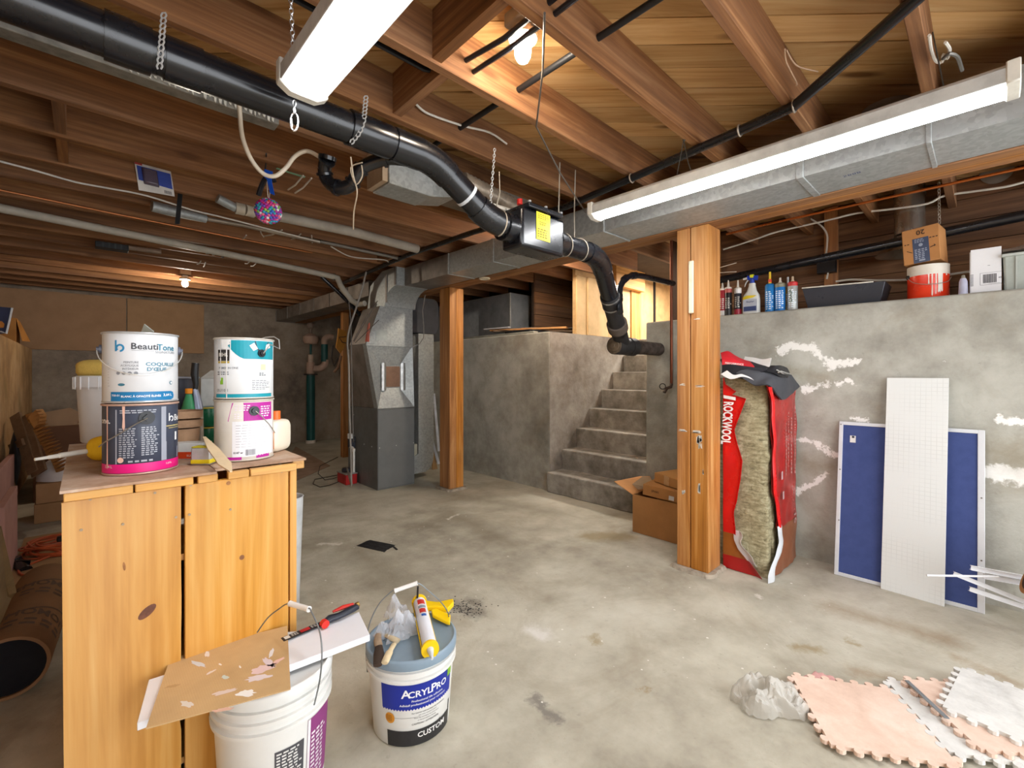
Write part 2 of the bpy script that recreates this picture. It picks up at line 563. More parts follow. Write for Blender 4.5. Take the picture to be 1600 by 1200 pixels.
# far wall
far_mat = concrete_mat('old dark concrete', ['#6b6056', '#87796b', '#998b7b', '#a59a8b'], 0.9)
mb = MB(); mb.box(-3.2, 7.2, YF, YF + 0.2, -0.1, 2.62)
wf = struct(build('wall_far', mb, far_mat, origin=(0, 0, 0)))
# low tan wall running beside the bench
left_mat = concrete_mat('tan parged wall', ['#9c7a55', '#b99468', '#caa77c', '#d2b48c'], 0.9, extra=[
    ([(P(8, 600, X=XL), P(10, 615, X=XL), .12), (P(30, 625, X=XL), P(33, 650, X=XL), .15)], '#8f7a4e', 0.6, 0.1)])
mb = MB(); mb.box(XL - 2.4, XL, Y0, YF, -0.1, 1.60)
wl = struct(build('wall_left', mb, left_mat, origin=(0, 0, 0), bev=0.01))
mb = MB(); mb.box(-3.2, -3.0, Y0 - .2, YF, 1.5, 2.65)
struct(build('wall_left_upper', mb, far_mat, origin=(0, 0, 0)))

# ceiling slab, diagonal boards, joists
mb = MB(); mb.box(-3.2, 7.2, Y0, YF + .2, JT + 0.03, JT + 0.08)
ceil = struct(build('ceiling', mb, flat('#3a2c20', 0.9), origin=(0, 0, 0)))

def clip(poly, a, b, c):
    out = []
    for i in range(len(poly)):
        p, q = poly[i], poly[(i + 1) % len(poly)]
        dp, dq = a * p[0] + b * p[1] - c, a * q[0] + b * q[1] - c
        if dp <= 0: out.append(p)
        if (dp < 0 < dq) or (dq < 0 < dp):
            k = dp / (dp - dq); out.append((p[0] + (q[0] - p[0]) * k, p[1] + (q[1] - p[1]) * k))
    return out
s2 = math.sqrt(0.5)
pm = None
bw = 0.143
rnd = random.Random(3)
# a wood whose grain follows the diagonal boards
def diagwood():
    n = NT('diagonal pine boards')
    tc = n.node('ShaderNodeTexCoord'); oi = n.node('ShaderNodeObjectInfo')
    mp = n.node('ShaderNodeMapping'); mp.inputs['Rotation'].default_value = (0, 0, R(45))
    n.l.new(tc.outputs['Object'], mp.inputs['Vector'])
    k = n.math('MULTIPLY', oi.outputs['Random'], 37.0)
    cb = n.node('ShaderNodeCombineXYZ'); [n.l.new(k, cb.inputs[i]) for i in range(3)]
    o = n.vm('ADD', mp.outputs[0], cb.outputs[0])
    rings = n.noise(n.vm('MULTIPLY', o, (0.7, 8, 8)), 1.2, 5, 0.62, 1.8)
    fine = n.noise(n.vm('MULTIPLY', o, (1.5, 60, 60)), 1.0, 3, 0.6)
    f = n.math('ADD', n.math('MULTIPLY', rings, 0.7), n.math('MULTIPLY', fine, 0.3))
    col = n.ramp(f, [(0.3, rgb('#a37640')), (0.5, rgb('#caa06a')), (0.72, rgb('#dab988'))])
    vo = n.node('ShaderNodeTexVoronoi'); n.l.new(n.vm('MULTIPLY', o, (1.6, 7, 7)), vo.inputs['Vector']); vo.inputs['Scale'].default_value = 0.8
    col = n.mix(n.mr(vo.outputs['Distance'], 0.07, 0.16, 0.8, 0.0), col, rgb('#5d3515'))
    hv = n.node('ShaderNodeHueSaturation'); n.l.new(col, hv.inputs['Color'])
    n.l.new(n.mr(oi.outputs['Random'], 0, 1, 0.8, 1.12), hv.inputs['Value'])
    n.fin(hv.outputs[0], 0.6, 0, 0.3); n.bump(fine, 0.2, 0.002)
    return n.m
dw = diagwood()
i = int(-6 / bw)
while True:
    w0 = i * bw; w1 = w0 + bw - 0.007
    if w0 > 12.0: break
    # strip w0 <= (x + y) s2 <= w1
    poly = [(-3.0, Y0), (4.45, Y0), (4.45, YF), (-3.0, YF)]
    poly = clip(poly, s2, s2, w1); poly = clip(poly, -s2, -s2, -w0) if len(poly) > 2 else poly
    i += 1
    if len(poly) < 3: continue
    dz = rnd.uniform(0, 0.003)
    mb = MB(); mb.prism([(p[0], p[1], JT + dz) for p in poly], (0, 0, 0.02))
    build('plank', mb, dw, ceil, smooth=False)

JOISTS = [0.985 + 0.42 * k for k in range(-7, 19)]
jm = joistwood(0)
proto = None
for k, y in enumerate(JOISTS):
    rr = random.Random(k)
    mb = MB(); t = 0.042
    mb.box(-3.0, 4.45, y, y + t, JB - rr.uniform(0, .006), JT)
    build('joist', mb, jm, ceil, bev=0.003, seg=1, smooth=False)
# doubled and blocking pieces
for (x, ya, yb) in ((0.93, 0.985 + .042, 1.405), (1.0, 1.405 + .042, 1.825), (-0.1, 2.7, 3.08), (-0.1, 3.12, 3.5), (2.2, 3.96, 4.34)):
    mb = MB(); mb.box(x, x + 0.04, ya, yb, JB + 0.01, JT)
    build('blocking', mb, joistwood(1), ceil, smooth=False)

# beam and posts
mb = MB(); mb.box(2.82, 2.915, Y0, YF, 2.21, JB)
bo = struct(build('beam', mb, wood('beam fir', '#6d4526', '#a06d3e', '#c18c54', 1, 1.0, 0.7, 0.4, 0.3), origin=(0, 0, 0), bev=0.004))
mb = MB(); mb.box(2.92, 3.01, Y0, YF, 2.212, JB)
build('beam_ply', mb, wood('beam fir', '#6d4526', '#a06d3e', '#c18c54', 1), bo, bev=0.004)

def post(name, x0, y0, w, d, label, pad=True, two=False):
    t = thing(name, label, 'post', (x0 + w / 2, y0 + d / 2, 0))
    z0 = 0.02 if pad else 0.0
    if two:
        mb = MB(); mb.box(x0, x0 + w * 0.47, y0, y0 + d, z0, 2.209)
        build('timber', mb, postwood(2), t, bev=0.006)
        mb = MB(); mb.box(x0 + w * 0.475, x0 + w, y0 + 0.004, y0 + d, z0, 2.209)
        build('timber', mb, postwood(2), t, bev=0.006)
    else:
        # one timber with a real drying split down the face that looks towards the bench
        mb = MB(); cy = y0 + d * 0.56; g = 0.0035; dep = 0.04
        poly = [(x0, y0), (x0 + w, y0), (x0 + w, y0 + d), (x0, y0 + d), (x0, cy + g), (x0 + dep, cy), (x0, cy - g)]
        mb.prism([(a, b, z0) for a, b in poly], (0, 0, 2.209 - z0))
        build('timber', mb, postwood(2), t, bev=0.005)
    if pad:
        mb = MB()
        rr = random.Random(5); ring = []; c = (x0 + w / 2, y0 + d / 2)
        for k in range(28):
            a = 2 * PI * k / 28
            q = max(abs(math.cos(a)), abs(math.sin(a)))
            r = (w / 2 + 0.045) / q * rr.uniform(0.93, 1.06)
            ring.append((c[0] + r * math.cos(a), c[1] + r * math.sin(a)))
        mb.hull([(a, b, 0.0005) for a, b in ring], [(c[0] + (a - c[0]) * .93, c[1] + (b - c[1]) * .93, z0) for a, b in ring])
        build('mortar_pad', mb, flat('#a89d8c', 0.95, 0, 0.2, 20, bump=0.6), t)
    return t
p1 = post('timber_post', 2.83, 1.20, 0.185, 0.205, 'thick honey-coloured timber post with a long split, beside the red insulation bale')
# paint marks and the white strip on post one
mb = MB(); fn = planemap((2.829, 1.31, 0.9), (0, -1, 0), (0, 0, 1))
rr = random.Random(11)
for (a, b, w_, h_) in ((-.05, .0, .05, .006), (0.04, .0, .06, .008), (.05, -.05, .012, .06), (.065, -.04, .01, .05), (.06, -.09, .008, .04), (-.06, .3, .03, .006), (.06, .29, .05, .004), (-.05, -.4, .01, .03), (.05, -.36, .008, .07), (.075, -.25, .006, .03), (.04, .72, .03, .004)):
    for q in range(4):
        x = a + rr.uniform(-.01, .01); y = b + rr.uniform(-.006, .006)
        poly_on(mb, [(x - w_ / 2 + rr.uniform(-.004, .004), y - h_ / 3), (x + w_ / 2, y - h_ / 2 * rr.random()), (x + w_ / 2 * rr.random(), y + h_ / 2), (x - w_ / 3, y + h_ / 3)], fn)
build('paint_scuff', mb, flat('#e2dccf', 0.6), p1, smooth=False)
tp = P(1081, 408, X=2.83); bp = P(1081, 490, X=2.83)
mb = MB(); mb.box(2.812, 2.829, tp.y - 0.016, tp.y + 0.016, bp.z, tp.z)
tag(build('wire_cover', mb, flat('#efe3c4', 0.5), bev=0.006), 'cream plastic strip fixed to the thick post above its split', 'cable cover')
mb = MB()
for (u, v, u2, v2) in ((1125, 418, 1154, 410), (1125, 426, 1140, 431)):
    q = P(u, v, X=2.92); mb.cyl(q, q + Vector((0.0, -0.1, 0.012 if v2 < v else -.01)), 0.0022, n=6)
tag(build('nail', mb, flat('#cfc6b8', 0.4, 0.7)), 'two long bent nails in the side of the thick post', 'nail')
p2 = post('timber_post', 2.87, 4.00, 0.19, 0.19, 'double timber post between the furnace and the concrete stair block', two=True)
p3 = post('timber_post', 2.85, 6.72, 0.09, 0.09, 'slim brown post behind the furnace with wiring nailed on', pad=False)

# planks, studs above the right ledge
XU = 4.36
wu_m = wood('dark wall board', '#4a3323', '#6d4d35', '#8a6646', 1, 0.7, 0.75, 0.5, 0.3)
mb = MB(); mb.box(XU + 0.022, XU + 0.06, Y0, SY0, LEDGE, 2.62)
wu = struct(build('wall_upper_right', mb, flat('#2e221a', 0.9), origin=(0, 0, 0)))
z = LEDGE; k = 0
while z < 2.6:
    h = 0.148
    mb = MB(); mb.box(XU + random.Random(k).uniform(0, .008), XU + 0.024, Y0, SY0, z, min(z + h - 0.005, 2.6))
    build('plank', mb, wu_m, wu, smooth=False); z += h; k += 1
for u in (1300, 1700, 1120):
    q = P(u, 400, X=XU)
    mb = MB(); mb.box(XU - 0.04, XU - 0.001, q.y - 0.045, q.y + 0.045, LEDGE, 2.6)
    build('stud', mb, wood('stud fir', '#7a4e2c', '#a36d40', '#bd8754', 2), wu, bev=0.003)
mb = MB(); c = P(1557, 268, X=XU); mb.lathe([(0.0, 0), (0.075, 0), (0.08, 0.004), (0.07, 0.012), (0.0, 0.014)], (0, 0, 0), 28, Matrix.Translation((XU - 0.001, c.y, c.z)) @ Matrix.Rotation(R(-90), 4, 'Y'), cap0=False, cap1=False)
tag(build('round_cover', mb, flat('#8c8379', 0.7)), 'grey round cover plate on the dark plank wall above the shelf', 'cover plate')
mb = MB(); c = P(1385, 168, Z=JT - .003); mb.lathe([(0.0, 0), (0.07, 0.0), (0.095, 0.012), (0.1, 0.02)], (c.x, c.y, JT - 0.022), 28)
tag(build('round_cover', mb, flat('#9a9186', 0.7)), 'dim round cover plate on the ceiling boards above the metal duct', 'cover plate')

# stairwell: steps, side wall, landing
stt = thing('concrete_stairs', 'worn concrete steps climbing through the gap in the concrete wall', 'stairs', (4.4, 2.7, 0))
stair_mat = concrete_mat('worn step concrete', ['#6f6a60', '#8d8880', '#a39e95', '#b3aea4'], 1.6, tint='#5a554c')
rise, run = 0.2155, 0.247
SS0, SS1 = SY0 + 0.004, SY1 - 0.008
for k in range(8):
    x0 = XW - 0.02 + k * run
    mb = MB(); rr = random.Random(k + 40)
    z1 = rise * (k + 1)
    nseg = 14
    # front edge slightly worn
    pts_t, pts_b = [], []
    for j in range(nseg + 1):
        y = SS0 + (SS1 - SS0) * j / nseg
        wv = 0.008 * math.sin(j * 1.3 + k) + rr.uniform(-.004, .004)
        pts_t.append((x0 + wv, y))
    poly = pts_t + [(x0 + run + 0.03, SS1), (x0 + run + 0.03, SS0)]
    low = [(a + .012, b, 0.0 if k == 0 else z1 - rise - .02) for a, b in pts_t] + [(poly[-2][0], SS1, 0 if k == 0 else z1 - rise - .02), (poly[-1][0], SS0, 0 if k == 0 else z1 - rise - .02)]
    mb.hull(low, [(a, b, z1) for a, b in poly])
    build('step', mb, stair_mat, stt, bev=0.01)
mb = MB(); mb.box(XW - 0.02 + 8 * run, 7.0, SY0 - 1.2, SY1, 1.5, rise * 8)
struct(build('floor_landing', mb, stair_mat, origin=(0, 0, 0)))
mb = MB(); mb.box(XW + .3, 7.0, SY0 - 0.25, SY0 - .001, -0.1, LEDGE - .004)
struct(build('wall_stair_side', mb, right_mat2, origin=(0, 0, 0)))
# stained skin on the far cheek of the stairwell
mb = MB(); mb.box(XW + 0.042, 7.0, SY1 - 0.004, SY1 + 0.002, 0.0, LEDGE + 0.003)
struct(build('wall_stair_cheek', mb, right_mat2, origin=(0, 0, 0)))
# painted wall at the head of the stairs and added fill light up there
mb = MB(); mb.box(6.6, 6.7, 0.5, 5.4, 1.6, 4.2)
struct(build('wall_upstairs', mb, flat('#ecc9a4', 0.7, 0, 0.04), origin=(0, 0, 0)))
mb = MB(); mb.box(4.4, 6.6, SY0 - 1.2, SY0 - 1.1, 1.6, 2.62)
struct(build('wall_upstairs_side', mb, flat('#ecc9a4', 0.7, 0, 0.04), origin=(0, 0, 0)))
tr = P(1020, 467, X=6.6)
mb = MB(); mb.box(6.585, 6.6, 1.0, 4.6, tr.z - 0.02, tr.z + 0.0)
struct(build('trim_1', mb, flat('#c9a27c', 0.6), origin=(0, 0, 0)))
# tan boarded closure standing on the block beside the stairs
yb = SY1 + 0.03
a0 = P(901, 516, Y=yb); a1 = P(984, 516, Y=yb)
zt = 2.42
cl = struct(build('wall_boarded', MB().box(a0.x, 6.6, yb + 0.02, yb + 0.06, LEDGE, zt + .18), flat('#c8a574', 0.8), origin=(0, 0, 0)))
xs = [P(u, 500, Y=yb).x for u in (901, 917, 934, 950, 963, 985)]
for k in range(5):
    mb = MB(); top = zt
    dz = [0, .02, .0, .0, .0][k]
    mb.box(xs[k] + 0.004, xs[k + 1] - 0.004, yb - [0, .018, .006, .02, 0][k], yb + 0.02, LEDGE + 0.006 + [0, 0, .0, .12, .02][k], top)
    build('panel', mb, flat('#d9b988', 0.7, 0, 0.08), cl, bev=0.003, seg=1)
xx = P(994, 500, Y=yb).x
mb = MB(); mb.box(xs[5], xs[5] + 0.25, yb - 0.02, yb + 0.02, LEDGE + .005, zt)
build('stud', mb, wood('stud pine', '#a8713a', '#cf9a58', '#e0b070', 2), cl, bev=0.004)
q0, q1 = P(960, 446, Y=yb - .06), P(1005, 446, Y=yb - .06)
mb = MB(); mb.box(q0.x, q1.x, yb - 0.09, yb - 0.021, q0.z, q0.z + .36)
build('header', mb, wood('stud pine', '#a8713a', '#cf9a58', '#e0b070', 0), cl, bev=0.004)
# rough sloping brown boards beside the closure (dark soffit over the crawl ledge)
yr = 3.9
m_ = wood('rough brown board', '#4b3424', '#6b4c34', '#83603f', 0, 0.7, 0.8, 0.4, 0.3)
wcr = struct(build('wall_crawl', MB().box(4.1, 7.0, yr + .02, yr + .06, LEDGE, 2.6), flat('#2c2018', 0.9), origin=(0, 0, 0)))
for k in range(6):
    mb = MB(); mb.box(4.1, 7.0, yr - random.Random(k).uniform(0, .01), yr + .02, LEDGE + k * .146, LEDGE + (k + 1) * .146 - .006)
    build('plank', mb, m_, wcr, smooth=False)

# tan sheets on the far wall
ps = thing('sheathing_sheet', 'wide plain tan sheet fixed along the far wall, next to the low tan wall', 'wall panel', (-1.2, YF, 1.3))
a, b = P(-90, 440, Y=YF - .03), P(198, 550, Y=YF - .03)
bz = P(100, 547, Y=YF - .03).z
mb = MB(); mb.box(-3.0, b.x - 0.006, YF - 0.025, YF - .001, bz, JB - .03); build('sheet', mb, flat('#a5805f', 0.75, 0, .05), ps, bev=0.003, seg=1)
c = P(319, 500, Y=YF - .03)
mb = MB(); mb.box(b.x + 0.006, c.x, YF - 0.025, YF - .001, bz, JB - .03)
tag(build('sheathing_sheet', mb, flat('#a8835f', 0.75, 0, .05), bev=0.003, seg=1), 'shorter tan sheet on the far wall, above the stacked paint cans', 'wall panel')
# ================================================================ LAMPS
def shop_light(name, x, ya, yb, z, label, group=None, w=0.13, boost=1.0):
    t = thing(name, label, 'ceiling light', (x, (ya + yb) / 2, z))
    mb = MB(); h = 0.045
    prof = [(-w / 2, 0.0), (-w / 2, h), (-w / 2 + .02, h + .018), (w / 2 - .02, h + .018), (w / 2, h), (w / 2, 0.0)]
    mb.prism([(x + a, ya, z + b) for a, b in prof], (0, yb - ya, 0))
    build('housing', mb, flat('#c9cac6', 0.5, 0.1, 0.15), t, bev=0.002, seg=1)
    mb = MB(); e = 0.02
    prof = [(-w / 2 + .012, 0.0)] + [(-(w / 2 - .012) * math.cos(a), -0.022 * math.sin(a)) for a in [PI * k / 6 for k in range(1, 6)]] + [(w / 2 - .012, 0.0)]
    mb.prism([(x + a, ya + e, z + b) for a, b in prof], (0, yb - ya - 2 * e, 0))
    build('diffuser', mb, emis('#fbfcff', LED_POWER * boost), t)
    for (y0, y1) in ((ya - 0.012, ya + e), (yb - e, yb + 0.012)):
        mb = MB()
        prof = [(-w / 2 - .003, h + .02), (-w / 2 - .003, -0.004), (-w / 2 + .03, -0.024), (w / 2 - .03, -0.024), (w / 2 + .003, -0.004), (w / 2 + .003, h + .02)]
        mb.prism([(x + a, y0, z + b) for a, b in prof], (0, y1 - y0, 0))
        build('end_cap', mb, flat('#dcdad0', 0.5, 0, 0.15), t, bev=0.003, seg=1)
    return t

def chain(mb, p0, p1, r=0.006, wr=0.0016, step=0.017):
    p0, p1 = Vector(p0), Vector(p1); L = (p1 - p0).length; n = max(2, int(L / step)); d = (p1 - p0).normalized()
    a = d.orthogonal().normalized(); b = d.cross(a)
    for k in range(n):
        c = p0 + (p1 - p0) * ((k + .5) / n); s_ = a if k % 2 else b
        ln = step * 0.62; pts = []
        for q in range(8):
            an = 2 * PI * q / 8
            pts.append(c + d * ln * math.cos(an) + s_ * r * math.sin(an))
        mb.tube(pts + [pts[0]], wr, 4, False)

fa = shop_light('shop_light', 0.478, 0.20, 1.42, CAMZ + 0.85, 'bright tube light hanging below the big black drain pipe, above the bench', w=0.135, boost=0.85)
fb = shop_light('shop_light', 2.126, -0.06, 1.545, CAMZ + 0.90, 'long bright tube light slung alongside the galvanized duct', w=0.12, boost=1.35)
for pa_, pb_ in (((0.44, 1.38, CAMZ + .915), (0.44, 1.415, JB + .02)), ((0.44, .3, CAMZ + .915), (0.44, .21, JB + .02))):
    mb = MB(); chain(mb, pa_, pb_); build('hanging_chain', mb, flat('#c8c8c8', 0.35, 0.9), fa)
hk = P(1067, 219, Z=JB)
mb = MB()
mb.tube([(2.126, 1.06, CAMZ + .963), (2.126, 1.045, 2.3), hk + Vector((0, -.004, 0))], 0.0022, 5)
mb.tube([(2.126, .98, CAMZ + .963), (2.126, 1.0, 2.3), hk + Vector((0, -.004, 0))], 0.0022, 5)
mb.sphere(hk + Vector((0, -.006, 0.0)), 0.008, 8, 6)
build('hanging_cord', mb, flat('#4a463f', 0.5, 0.4), fb)
mb = MB(); mb.tube([(2.126, 0.1, CAMZ + .963), (2.126, 0.13, JB + .03)], 0.0022, 5); build('hanging_cord', mb, flat('#4a463f', 0.5, 0.4), fb)
# carabiner dangling below the first light
c0 = P(460, 190, Y=1.44)
ch = thing('carabiner', 'silver carabiner and short chain hanging under the tube light by the black pipe', 'carabiner', c0)
mb = MB(); chain(mb, c0 + Vector((0, 0, .065)), c0 + Vector((0, 0, .024)), 0.005, .0015); build('chain_link', mb, flat('#d8dadc', 0.25, 0.9), ch)
mb = MB(); pts = []
for k in range(20):
    a = 2 * PI * k / 20; r_ = 0.012 if abs(math.sin(a)) < .9 else .012
    pts.append(c0 + Vector((0.0115 * math.cos(a) * FY, -0.0115 * math.cos(a) * FX, 0.026 * math.sin(a) * (1.0 if math.sin(a) > 0 else 1.1))))
mb.tube(pts + [pts[0], pts[1]], 0.0026, 6, False); build('hook', mb, flat('#dfe1e3', 0.2, 0.9), ch)
mb = MB(); mb.cyl(pts[9], pts[12], 0.0042, n=8); build('screw_gate', mb, flat('#e8eaec', 0.25, 0.9), ch)

def bulb(c, label, r=0.03, pw=BULB_POWER, col='#fff1dc'):
    c = Vector(c)
    t = thing('bulb_lamp', label, 'light bulb', c)
    mb = MB(); mb.lathe([(0.052, .0), (0.056, .012), (0.05, .022), (0.034, .03), (.03, .05)], (c.x, c.y, c.z + .028), 20); build('lamp_holder', mb, flat('#d8d0c0', 0.4), t)
    mb = MB(); mb.lathe([(0.004, -.055), (.02, -.05), (.03, -.03), (.031, -.01), (.022, .015), (.015, .03)], c, 12); build('bulb', mb, emis(col, pw), t)
    return t
b1 = bulb(P(289, 441, Z=CAMZ + 1.07), 'bare glowing bulb below the far joists above the stacked paint cans', pw=BULB_POWER * 1.7)
mb = MB(); c = Vector(b1['org']); mb.cbox((c.x, c.y, c.z + .11), (.11, .11, .06)); build('junction_box', mb, flat('#a08a70', 0.5, 0.4), b1, bev=.006)
mb = MB(); mb.box(c.x - .3, c.x + .3, c.y - .012, c.y + .012, c.z + .14, JB + .02); build('mounting_bar', mb, flat('#b39c82', .5, .3), b1)
b2 = bulb(P(817, 74, Z=CAMZ + 1.2), 'bare glowing bulb on the yellow ceiling boards between joists', pw=BULB_POWER * .6)
mb = MB(); c = Vector(b2['org']); mb.cbox((c.x, c.y, c.z + .1), (.1, .1, .05)); build('junction_box', mb, flat('#9a9a96', 0.5, 0.5), b2, bev=.006)
b3 = bulb((3.32, 2.90, 2.47), 'added unseen fill bulb up between the joists over the floor before the concrete steps', pw=BULB_POWER * 3.2)  # added bulb hidden by the beam, brightens the steps and block wall
# added fill: unseen shop light behind the camera, evens out the brightness
shop_light('shop_light', 1.6, -1.9, -0.75, 2.2, 'added unseen fill tube light hung behind where the photographer stands', w=0.13)
light_area('stairhead_fill', (5.6, 2.6, 2.55), (0, 0, 0), 0.6, 0.6, 26, (1, .93, .84))  # added area fill without a fixture, brightens the top of the stairs
# ================================================================ DUCTS AND FURNACE
G, BM = galv(), brownmetal()
DX0, DX1, DZ0, DZ1 = 2.497, 2.81, 2.213, 2.405
md = thing('supply_duct', 'long galvanized rectangular duct running beside the beam under the joists', 'duct', (2.65, 1.3, DZ0))
seams = [-2.1, -0.6, 0.164, 0.62, 1.75, 2.865, 3.50, 4.30]
for k in range(len(seams) - 1):
    a, b = seams[k], seams[k + 1]; e = 0.0015 * (k % 2)
    mb = MB(); c = (DX0 + DX1) / 2
    # side with a shallow cross break
    mb.box(DX0 + .004, DX1, a + .001, b - .001, DZ0 + e, DZ1)
    cx, cy, cz = DX0 - .003, (a + b) / 2, (DZ0 + DZ1) / 2
    mb.add([(DX0, a, DZ0), (DX0, b, DZ0), (DX0, b, DZ1), (DX0, a, DZ1), (cx, cy, cz), (DX0 + .004, a, DZ0), (DX0 + .004, b, DZ0), (DX0 + .004, b, DZ1), (DX0 + .004, a, DZ1)],
           [(0, 1, 4), (1, 2, 4), (2, 3, 4), (3, 0, 4), (0, 5, 6, 1), (1, 6, 7, 2), (2, 7, 8, 3), (3, 8, 5, 0)])
    build('duct_section', mb, G if k < 6 else BM, md, smooth=False)
    if k:
        mb = MB(); w_ = 0.016 if k % 2 else 0.009
        mb.box(DX0 - .009, DX1 + .001, a - w_, a + w_, DZ0 - .006, DZ1 + .001); build('drive_cleat', mb, G, md, bev=.002, seg=1)
mb = MB(); fn = planemap((2.64, 0.99, DZ0 - 0.001), (-.05, -1, 0), (1, 0, 0), 0.001)
text_on(mb, '5888', 0.035, fn, 0.55, .02); 
build('stamped_mark', mb, flat('#3b4a78', 0.6), md, smooth=False)

# plenum over the furnace
pl = thing('furnace_plenum', 'patched sheet metal plenum rising from the grey furnace into the duct', 'plenum', (2.55, 4.8, 0.89))
fy = 4.56
L0 = [(2.32, fy + .09, .889), (2.772, fy + .09, .889), (2.772, 5.3, .889), (2.32, 5.3, .889)]
L1 = [(2.186, fy + .09, 1.59), (2.75, fy + .09, 1.59), (2.75, 4.97, 1.59), (2.186, 4.97, 1.59)]
mb = MB(); mb.hull(L0, L1); build('lower_box', mb, BM, pl, smooth=False)
mb = MB()
O = [(2.32, fy, .889), (2.772, fy, .889), (2.75, fy, 1.59), (2.186, fy, 1.59)]
ix0, ix1 = P(601, 590, Y=fy).x, P(629, 590, Y=fy).x
iz0, iz1 = P(615, 606, Y=fy).z, P(615, 571, Y=fy).z
I = [(ix0, fy + .07, iz0), (ix1, fy + .07, iz0), (ix1, fy + .07, iz1), (ix0, fy + .07, iz1)]
Bk = [(p[0], fy + .089, p[2]) for p in O]
mb.add(O + I + Bk, [(0, 1, 5, 4), (1, 2, 6, 5), (2, 3, 7, 6), (3, 0, 4, 7), (0, 8, 9, 1), (1, 9, 10, 2), (2, 10, 11, 3), (3, 11, 8, 0), (8, 11, 10, 9)])
mb.add([I[0], I[1], I[2], I[3]], [(0, 1, 2, 3)])
build('folded_front', mb, G, pl, smooth=False)
for (ua, ub) in ((596, 603), (626, 634)):
    mb = MB(); rr = random.Random(int(ua)); xa, xb = P(ua, 590, Y=fy + .05).x, P(ub, 590, Y=fy + .05).x
    mb.grid(lambda s, t: (xa + (xb - xa) * s, fy + .045 - .012 * math.sin(s * PI) + .006 * mnoise.noise(Vector((s * 3, t * 9, ua))), iz0 - .03 + (iz1 - iz0 + .06) * t), 3, 12, .002)
    build('foil_tape', mb, flat('#b3b4b2', 0.4, 0.8, 0.1, 20), pl)
mb = MB(); mb.box(ix0 + .002, ix1 - .002, fy + .055, fy + .06, iz0 + .01, iz1 - .01); build('patch_plate', mb, flat('#9a7a66', 0.35, 0.6, .15), pl)
mb = MB(); mb.box(2.18, 2.757, fy - .008, fy + .001, 1.572, 1.592); build('flange', mb, G, pl, bev=.002, seg=1)
mb = MB()
U0 = [(2.186, fy, 1.593), (2.75, fy, 1.593), (2.75, 4.97, 1.593), (2.186, 4.97, 1.593)]
U1 = [(2.346, fy, 2.01), (2.75, fy, 2.01), (2.75, 4.98, 2.01), (2.346, 4.98, 2.01)]
mb.hull(U0, U1); build('upper_box', mb, [G], pl, smooth=False)
mb = MB(); e = .003
mb.add([(2.186 - e, fy, 1.593), (2.186 - e, 4.97, 1.593), (2.346 - e, 4.98, 2.01), (2.346 - e, fy, 2.01)], [(0, 1, 2, 3)])
for (ya, yb2) in ((fy + .08, fy + .3), (fy + .2, fy + .39)):
    pass
build('brown_side', mb, BM, pl, smooth=False)  # side overlaid in a browner metal than the front
# elbow into the duct
mb = MB(); prof = [(4.98, 2.012), (fy, 2.012)]
for k in range(7):
    a = PI / 2 * k / 6
    prof.append((fy - 0.26 + 0.26 * math.cos(a), 2.012 + 0.198 * math.sin(a)))
prof += [(4.301, 2.21), (4.301, DZ1), (4.62, DZ1), (4.9, 2.28)]
mb.prism([(2.40, y, z) for y, z in prof], (0.385, 0, 0)); build('elbow', mb, G, pl, ang=50)
mb = MB(); mb.box(2.392, 2.399, 4.31, 4.34, 2.215, DZ1); build('seam_strip', mb, BM, pl)
mb = MB(); mb.box(2.39, 2.399, 4.5, 4.53, 2.05, 2.35); build('seam_strip', mb, BM, pl)
mb = MB(); mb.prism([P(578, 504, X=2.205), P(575.5, 506, X=2.205), P(571, 534, X=2.19), P(577, 534, X=2.19)], (-.004, 0, 0))
build('torn_tag', mb, flat('#d9502c', 0.5), pl, smooth=False)
mb = MB(); q = [P(587, 516, Y=fy - .001), P(605, 516, Y=fy - .001), P(605, 532, Y=fy - .001), P(587, 532, Y=fy - .001)]
mb.prism(q, (0, -.003, 0)); build('bare_label', mb, flat('#a9b0ae', 0.4, 0.3), pl, smooth=False)

du = thing('far_duct', 'brown rectangular duct running on from the furnace to the far wall', 'duct', (2.65, 7, DZ0))
for k in range(6):
    a = 5.15 + .6 * k; b = min(a + .6, 8.78)
    mb = MB(); mb.box(2.50, 2.812, a, b - .004, 2.212, 2.4); build('duct_section', mb, BM, du, bev=.002, seg=1)
    mb = MB(); mb.box(2.49, 2.814, b - .012, b + .008, 2.206, 2.402); build('drive_cleat', mb, BM, du)

fu = thing('furnace', 'grey painted furnace cabinet standing on the floor under the patched plenum', 'furnace', (2.546, 4.93, 0))
mb = MB(); mb.box(2.316, 2.775, fy, 5.31, 0.0, 0.885); build('cabinet', mb, flat('#6a6c6b', 0.42, 0.2, 0.06), fu, bev=.004)
mb = MB(); mb.box(2.322, 2.77, fy - .006, fy - .0005, 0.02, 0.872); build('access_panel', mb, flat('#727473', 0.4, 0.2, 0.05), fu, bev=.003, seg=1)
for (u, v) in ((593, 700), (619, 696), (646, 692)):
    c = P(u, v, Y=fy - .006); mb = MB(); mb.cyl(c, c + Vector((0, -.004, 0)), .007, n=10); build('screw', mb, flat('#b8b8b4', .4, .6), fu)
for (u, v) in ((569, 694), (581, 698), (553, 648)):
    c = P(u, v, X=2.316); mb = MB(); mb.cyl(c, c + Vector((-.004, 0, 0)), .007, n=10); build('screw', mb, flat('#b8b8b4', .4, .6), fu)
mb = MB(); c = P(553, 690, X=2.316); mb.cbox((c.x - .03, c.y, c.z), (.058, .08, .13)); build('outlet_box', mb, flat('#33363f', .5), fu, bev=.005)
